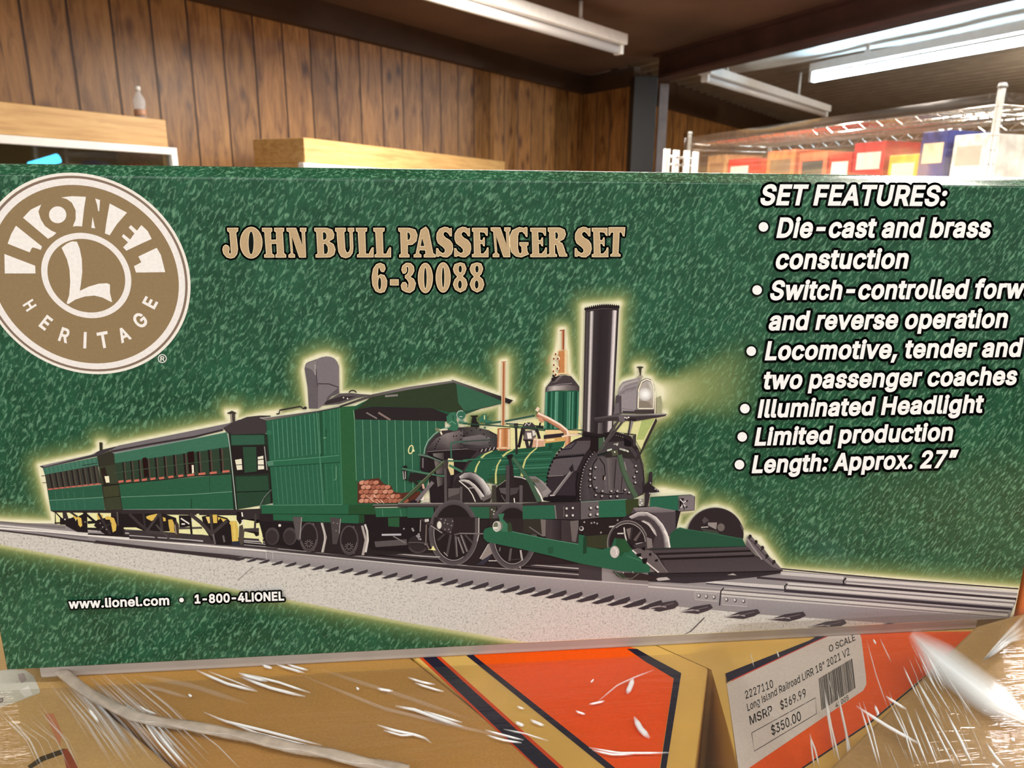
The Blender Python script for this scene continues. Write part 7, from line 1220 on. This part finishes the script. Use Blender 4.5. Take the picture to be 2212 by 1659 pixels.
k.build('label_print', lab)['label'] = 'black lettering and barcode'

# kraft cartons
sN = -sA * g1
kl0, kl1 = W(165, 1462), W(405, 1659); kd = (kl0 - kl1).normalized()
polyK = [meet(nB + sN, nd, kl1, kd), nA + nd * 0.36 + sN, kl0 + kd * 0.30]
c0 = meet(nB + sN, nd, kl1, kd)
polyK = [nB - nd * 0.10 + sN, nA + nd * 0.36 + sN, kl0 + kd * 0.30, kl1 - kd * 0.10]
cK_ = carton('kraft_carton', polyK, ZT - 0.15, ZT, M_kraft, 'plain brown carton under the green box, left of the orange train box', 'carton', 'brown cartons under the film')
polyC = [kl1 - kd * 0.10 + Vector((-0.0016, -0.0008)), kl0 + kd * 0.30 + Vector((-0.0016, -0.0008)), Vector((-0.62, 0.52)), Vector((-0.42, 0.12))]
cC_ = carton('kraft_carton', polyC, ZT - 0.15, ZT - 0.004, M_kraft2, 'pale brown carton at lower left with a torn white paper label', 'carton', 'brown cartons under the film')
k = TopInk(cC_, 120, ZT - 0.004)
pl = cr(0, 1440, 5.53); k.fill(pl((-60, 60), (120, 30), (300, 40), (400, 110), (480, 290), (470, 320), (240, 410), (0, 490), (-60, 500)), (206, 200, 182)); k.fill(pl((210, 90), (290, 80), (320, 170), (260, 200), (230, 160)), (176, 160, 150)); k.fill(pl((0, 380), (40, 370), (40, 420), (0, 440)), (130, 120, 112)); k.fill(pl((60, 130), (150, 110), (165, 150), (80, 175)), (206, 200, 180)); k.fill(pl((230, 290), (340, 230), (390, 340), (300, 370)), (226, 220, 208))
k.build('paper_label', cC_)['label'] = 'torn white paper label'
k = TopInk(cC_, 120, ZT - 0.004); k.fill(pl((330, 1190), (480, 1080), (700, 1000), (770, 980), (800, 1010), (740, 1050), (520, 1130), (360, 1230)), (66, 48, 20)); k.fill(pl((740, 1000), (800, 980), (880, 1100), (940, 1230), (800, 1230)), (150, 66, 30)); k.fill(pl((540, 560), (640, 560), (740, 800), (720, 960), (640, 800)), (200, 130, 90))  # shade inside an opening, painted flat in dark ink
k.build('slot_shade', cC_)['label'] = 'dark painted shade of an opening and reddish mark'
zD = 1.2475
d0, d1, d2 = at_z(1790, 1659, zD), at_z(2108, 1352, zD), at_z(2186, 1300, zD)
polyD = [Vector((d0.x, d0.y)) + (Vector((d0.x - d1.x, d0.y - d1.y))).normalized() * 0.08, Vector((d1.x, d1.y)), Vector((0.3720, 0.3720)), Vector((0.60, 0.3720)), Vector((0.62, 0.10))]
cD_ = carton('kraft_carton', polyD, ZT + 0.0015, zD, kraft_material('dull_kraft_cardboard', (176, 138, 84)), 'flat brown carton at lower right, under glossy film', 'carton', 'brown cartons under the film')
polyE = [Vector((0.3716, 0.3765)), Vector((0.3716, 0.50)), Vector((0.55, 0.50)), Vector((0.55, 0.3765))]
carton('train_box', polyE, ZT + 0.0015, 1.290, plain('orange_board', (222, 120, 64), 0.4, var=0.1), 'small orange box standing against the right end of the green box', 'box')
# the big carton and pallet that carry the stack
bigc = empty('pallet_carton', (0.02, 0.42, 0.145)); tag(bigc, 'large brown carton below the smaller wrapped cartons', 'carton')
bm = bmesh.new(); add_box(bm, (-0.72, -0.42, 0), (0.72, 0.5, ZT - 0.15 - 0.145 - 0.0005), 0.004); bm_obj('carton', bm, M_kraft, bigc)
pal = empty('wooden_pallet', (0.02, 0.42, 0)); tag(pal, 'wooden pallet under the large brown carton', 'pallet')
for y in (-0.4, 0.0, 0.4):
    bm = bmesh.new(); add_box(bm, (-0.74, y - 0.05, 0.0), (0.74, y + 0.05, 0.12), 0.003); bm_obj('runner', bm, M_oak, pal)
for i in range(7):
    bm = bmesh.new(); x = -0.68 + i * 0.2266; add_box(bm, (x - 0.05, -0.48, 0.1205), (x + 0.05, 0.52, 0.1445), 0.003); bm_obj('deck_board', bm, M_oak, pal)

# ---------------------------------------------------------------- stretch film: sheet, pleats with highlights painted white, and a twisted strand
film = empty('stretch_film', (0.03, 0.31, ZT)); tag(film, 'clear stretch film with shiny pleats pulled over the cartons below the green box', 'plastic film')
FO = film.location.copy()
M_film = film_material('clear_stretch_film', haze=0.02, rough=0.08, ang=0.6, stretch=(14, 110), bump=0.35, gloss=0.05)
M_highlight = bpy.data.materials.new('white_pleat_highlight'); M_highlight.use_nodes = True; nt = M_highlight.node_tree; nt.nodes.clear()  # opaque white stands in for lamp highlights along the film folds
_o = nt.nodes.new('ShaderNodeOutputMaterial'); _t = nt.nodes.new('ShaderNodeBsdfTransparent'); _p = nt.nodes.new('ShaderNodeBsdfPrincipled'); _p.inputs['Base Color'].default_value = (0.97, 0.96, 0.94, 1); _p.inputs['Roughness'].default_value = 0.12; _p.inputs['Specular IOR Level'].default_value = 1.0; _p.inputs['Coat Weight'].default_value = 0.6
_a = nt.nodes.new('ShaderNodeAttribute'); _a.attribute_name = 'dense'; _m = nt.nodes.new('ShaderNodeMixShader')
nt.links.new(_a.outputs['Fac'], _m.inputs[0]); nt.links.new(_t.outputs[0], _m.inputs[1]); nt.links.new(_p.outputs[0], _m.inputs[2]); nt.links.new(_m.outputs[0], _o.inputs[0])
class PleatHighlight:
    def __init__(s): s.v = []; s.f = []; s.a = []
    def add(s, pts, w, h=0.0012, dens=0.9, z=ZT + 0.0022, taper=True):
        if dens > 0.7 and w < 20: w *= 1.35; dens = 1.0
        # a raised fold, whitened as a lamp highlight, along photo points: half-round section, width w in pixels, thinning and clearing at both ends
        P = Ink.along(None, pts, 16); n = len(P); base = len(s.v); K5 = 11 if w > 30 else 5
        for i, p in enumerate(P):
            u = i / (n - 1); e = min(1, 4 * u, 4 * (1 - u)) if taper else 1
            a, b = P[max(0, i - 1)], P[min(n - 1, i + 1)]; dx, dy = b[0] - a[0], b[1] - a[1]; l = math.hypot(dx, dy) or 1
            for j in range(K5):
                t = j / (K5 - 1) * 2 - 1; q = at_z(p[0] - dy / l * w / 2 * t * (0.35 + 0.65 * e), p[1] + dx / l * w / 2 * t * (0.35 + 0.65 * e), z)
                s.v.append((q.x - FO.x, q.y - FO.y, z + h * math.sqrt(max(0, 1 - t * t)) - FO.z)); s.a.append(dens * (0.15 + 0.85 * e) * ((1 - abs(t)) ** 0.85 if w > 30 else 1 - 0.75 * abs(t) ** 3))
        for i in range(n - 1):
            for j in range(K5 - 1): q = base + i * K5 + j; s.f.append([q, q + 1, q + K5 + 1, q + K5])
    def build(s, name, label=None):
        o = mesh_obj(name, s.v, s.f, M_highlight, film, smooth=True); at = o.data.attributes.new('dense', 'FLOAT', 'POINT'); at.data.foreach_set('value', np.array(s.a, dtype=np.float32))
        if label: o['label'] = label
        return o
# film sheet over everything in view, lightly rippled along the pull
V = []; nx_, ny_ = 90, 40
for j in range(ny_ + 1):
    for i in range(nx_ + 1):
        x = -0.36 + 0.725 * i / nx_; y = 0.16 + 0.2085 * j / ny_; z = ZT + 0.0016 + 0.0005 * noise.noise((x * 60, y * 14, 0.3))
        if x > 0.15: z += 0.0195 * min(1, max(0, (x - 0.15) / 0.03))
        V.append((x - FO.x, y - FO.y, z - FO.z))
F = [(j * (nx_ + 1) + i, j * (nx_ + 1) + i + 1, (j + 1) * (nx_ + 1) + i + 1, (j + 1) * (nx_ + 1) + i) for j in range(ny_) for i in range(nx_)]
mesh_obj('film_sheet', V, F, M_film, film, smooth=True)
# left bundle of pleats
rnd = random.Random(21); P_ = PleatHighlight()
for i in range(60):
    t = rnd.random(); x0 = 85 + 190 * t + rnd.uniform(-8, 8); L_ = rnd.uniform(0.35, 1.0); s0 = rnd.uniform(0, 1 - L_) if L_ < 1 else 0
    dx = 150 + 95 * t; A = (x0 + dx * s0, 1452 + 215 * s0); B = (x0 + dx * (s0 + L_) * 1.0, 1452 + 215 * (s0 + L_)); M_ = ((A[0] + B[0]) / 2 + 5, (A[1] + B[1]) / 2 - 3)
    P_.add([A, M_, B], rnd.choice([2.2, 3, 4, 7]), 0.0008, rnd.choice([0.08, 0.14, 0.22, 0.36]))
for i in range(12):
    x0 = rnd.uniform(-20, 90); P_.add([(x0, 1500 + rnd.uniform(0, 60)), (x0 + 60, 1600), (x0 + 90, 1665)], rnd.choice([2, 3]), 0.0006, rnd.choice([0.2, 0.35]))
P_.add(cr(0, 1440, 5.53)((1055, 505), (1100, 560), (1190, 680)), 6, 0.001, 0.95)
P_.build('pleat_highlight', 'bundle of fine film pleats at lower left')
# lamp highlights drawn as white ribbons over the brown carton and orange box
P_ = PleatHighlight(); z4 = cr(0, 1300, 3.16)
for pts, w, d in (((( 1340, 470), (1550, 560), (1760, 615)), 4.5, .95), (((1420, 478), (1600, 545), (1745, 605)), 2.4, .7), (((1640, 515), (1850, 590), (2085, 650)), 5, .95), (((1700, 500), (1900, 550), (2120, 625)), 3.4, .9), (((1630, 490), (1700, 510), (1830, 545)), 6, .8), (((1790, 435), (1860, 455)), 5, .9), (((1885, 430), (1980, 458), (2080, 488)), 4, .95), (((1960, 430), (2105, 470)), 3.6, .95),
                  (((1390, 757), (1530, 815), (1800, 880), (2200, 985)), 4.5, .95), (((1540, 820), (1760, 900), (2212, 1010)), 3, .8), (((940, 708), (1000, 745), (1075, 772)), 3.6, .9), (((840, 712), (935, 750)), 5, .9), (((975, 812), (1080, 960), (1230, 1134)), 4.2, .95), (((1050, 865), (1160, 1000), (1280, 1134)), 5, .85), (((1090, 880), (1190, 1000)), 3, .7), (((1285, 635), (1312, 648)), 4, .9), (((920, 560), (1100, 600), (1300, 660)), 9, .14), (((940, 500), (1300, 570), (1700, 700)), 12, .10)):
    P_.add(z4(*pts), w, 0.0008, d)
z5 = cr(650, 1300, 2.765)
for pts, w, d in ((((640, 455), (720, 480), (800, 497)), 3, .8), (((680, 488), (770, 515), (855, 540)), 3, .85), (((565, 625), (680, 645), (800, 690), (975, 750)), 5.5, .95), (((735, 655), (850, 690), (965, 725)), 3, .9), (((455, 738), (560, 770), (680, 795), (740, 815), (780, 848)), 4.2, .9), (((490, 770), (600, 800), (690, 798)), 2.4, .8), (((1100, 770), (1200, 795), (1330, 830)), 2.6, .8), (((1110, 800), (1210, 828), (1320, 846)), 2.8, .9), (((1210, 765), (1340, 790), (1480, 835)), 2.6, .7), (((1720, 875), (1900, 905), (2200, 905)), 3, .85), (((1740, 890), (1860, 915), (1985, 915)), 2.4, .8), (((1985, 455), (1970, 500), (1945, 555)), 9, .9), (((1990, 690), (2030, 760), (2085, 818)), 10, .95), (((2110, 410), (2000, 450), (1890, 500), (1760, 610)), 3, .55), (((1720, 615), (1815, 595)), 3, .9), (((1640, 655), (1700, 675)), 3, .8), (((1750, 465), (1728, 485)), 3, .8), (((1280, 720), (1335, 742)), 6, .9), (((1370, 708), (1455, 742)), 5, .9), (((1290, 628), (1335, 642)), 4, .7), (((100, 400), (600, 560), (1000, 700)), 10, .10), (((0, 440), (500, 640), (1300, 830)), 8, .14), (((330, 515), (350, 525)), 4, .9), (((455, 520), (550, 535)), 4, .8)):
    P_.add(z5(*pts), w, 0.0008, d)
P_.build('pleat_highlight', 'painted white lamp highlights on the film over the brown carton and orange box')
# right-hand pleats, steep and dense, and a wide white strip painted as lamp glare
P_ = PleatHighlight(); rnd = random.Random(4)
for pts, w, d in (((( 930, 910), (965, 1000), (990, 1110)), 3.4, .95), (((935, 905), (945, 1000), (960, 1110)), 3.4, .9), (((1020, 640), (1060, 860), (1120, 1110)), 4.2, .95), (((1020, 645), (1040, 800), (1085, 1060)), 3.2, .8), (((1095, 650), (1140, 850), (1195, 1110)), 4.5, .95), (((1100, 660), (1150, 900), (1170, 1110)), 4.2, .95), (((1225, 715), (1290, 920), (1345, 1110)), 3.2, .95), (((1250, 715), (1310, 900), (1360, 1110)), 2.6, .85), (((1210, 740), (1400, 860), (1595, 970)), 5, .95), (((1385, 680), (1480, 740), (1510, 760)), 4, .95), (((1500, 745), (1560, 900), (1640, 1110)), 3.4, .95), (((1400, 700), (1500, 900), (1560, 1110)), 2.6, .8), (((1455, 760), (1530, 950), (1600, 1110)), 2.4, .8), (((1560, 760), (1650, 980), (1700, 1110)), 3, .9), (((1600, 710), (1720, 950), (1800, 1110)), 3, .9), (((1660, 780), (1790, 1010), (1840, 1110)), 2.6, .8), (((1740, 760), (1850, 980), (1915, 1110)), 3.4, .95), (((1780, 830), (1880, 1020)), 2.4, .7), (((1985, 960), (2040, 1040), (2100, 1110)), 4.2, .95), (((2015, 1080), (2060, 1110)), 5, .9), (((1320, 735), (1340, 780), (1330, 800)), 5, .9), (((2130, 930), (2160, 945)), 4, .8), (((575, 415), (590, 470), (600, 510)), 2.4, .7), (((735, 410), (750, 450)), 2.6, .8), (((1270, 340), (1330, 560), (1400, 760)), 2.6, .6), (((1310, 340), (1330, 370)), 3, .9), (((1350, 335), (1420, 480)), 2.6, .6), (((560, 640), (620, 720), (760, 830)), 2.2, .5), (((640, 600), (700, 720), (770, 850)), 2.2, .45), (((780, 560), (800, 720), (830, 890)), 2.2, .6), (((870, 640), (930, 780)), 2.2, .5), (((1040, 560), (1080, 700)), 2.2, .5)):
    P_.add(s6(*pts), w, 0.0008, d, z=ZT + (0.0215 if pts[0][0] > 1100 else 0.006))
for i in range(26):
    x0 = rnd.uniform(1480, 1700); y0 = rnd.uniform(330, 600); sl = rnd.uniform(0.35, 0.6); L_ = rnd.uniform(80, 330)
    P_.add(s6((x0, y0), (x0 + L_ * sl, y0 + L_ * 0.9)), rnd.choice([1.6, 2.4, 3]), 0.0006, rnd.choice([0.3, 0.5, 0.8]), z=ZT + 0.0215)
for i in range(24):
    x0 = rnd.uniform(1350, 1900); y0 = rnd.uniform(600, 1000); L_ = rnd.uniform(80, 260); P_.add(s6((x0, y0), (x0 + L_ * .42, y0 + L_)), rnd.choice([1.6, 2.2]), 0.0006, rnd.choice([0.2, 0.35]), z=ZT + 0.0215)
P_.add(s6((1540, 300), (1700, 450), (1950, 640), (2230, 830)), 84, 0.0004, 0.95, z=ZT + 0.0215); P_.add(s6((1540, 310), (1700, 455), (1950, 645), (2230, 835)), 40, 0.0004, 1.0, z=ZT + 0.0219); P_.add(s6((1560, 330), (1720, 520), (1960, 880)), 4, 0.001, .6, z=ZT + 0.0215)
P_.build('pleat_highlight', 'steep pleats and one wide strip of painted glare on the film at lower right')
P_ = PleatHighlight()
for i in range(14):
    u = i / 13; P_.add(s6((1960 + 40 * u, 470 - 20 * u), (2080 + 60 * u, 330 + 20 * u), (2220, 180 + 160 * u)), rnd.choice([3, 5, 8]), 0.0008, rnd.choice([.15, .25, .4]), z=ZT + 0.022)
P_.build('pleat_highlight', 'film gathered over the lower right corner of the green box')
# twisted strand
tw = cr(0, 1440, 5.53)((720, 60), (820, 130), (1000, 260), (1200, 400), (1400, 510), (1600, 590), (1850, 640), (2100, 690)) + z4((1500, 880), (1800, 950), (2212, 1035)) + cr(650, 1300, 2.765)((150, 905), (400, 960), (640, 1010))
C_ = [at_z(p[0], p[1], ZT + 0.004) for p in Ink.along(None, tw, 60)]
V = []; F = []; m_ = 12
for i, p in enumerate(C_):
    a, b = C_[max(0, i - 1)], C_[min(59, i + 1)]; d = (b - a).normalized(); s_ = d.cross(Vector((0, 0, 1))).normalized()
    for j in range(m_):
        t = 2 * math.pi * j / m_; r = 0.0023 * (1 + 0.22 * math.sin(3 * t + i * 0.55)); q = p + s_ * math.cos(t) * r * 1.25 + Vector((0, 0, 1)) * math.sin(t) * r * 0.8; V.append(q - FO)
for i in range(59):
    for j in range(m_): F.append((i * m_ + j, i * m_ + (j + 1) % m_, (i + 1) * m_ + (j + 1) % m_, (i + 1) * m_ + j))
M_rope = plain('twisted_film', (200, 184, 166), 0.2, spec=0.9, var=0.2, scale=120); M_rope.node_tree.nodes['Principled BSDF'].inputs['Alpha'].default_value = 0.6
mesh_obj('twisted_strand', V, F, M_rope, film, smooth=True)['label'] = 'pale twisted strand of film'
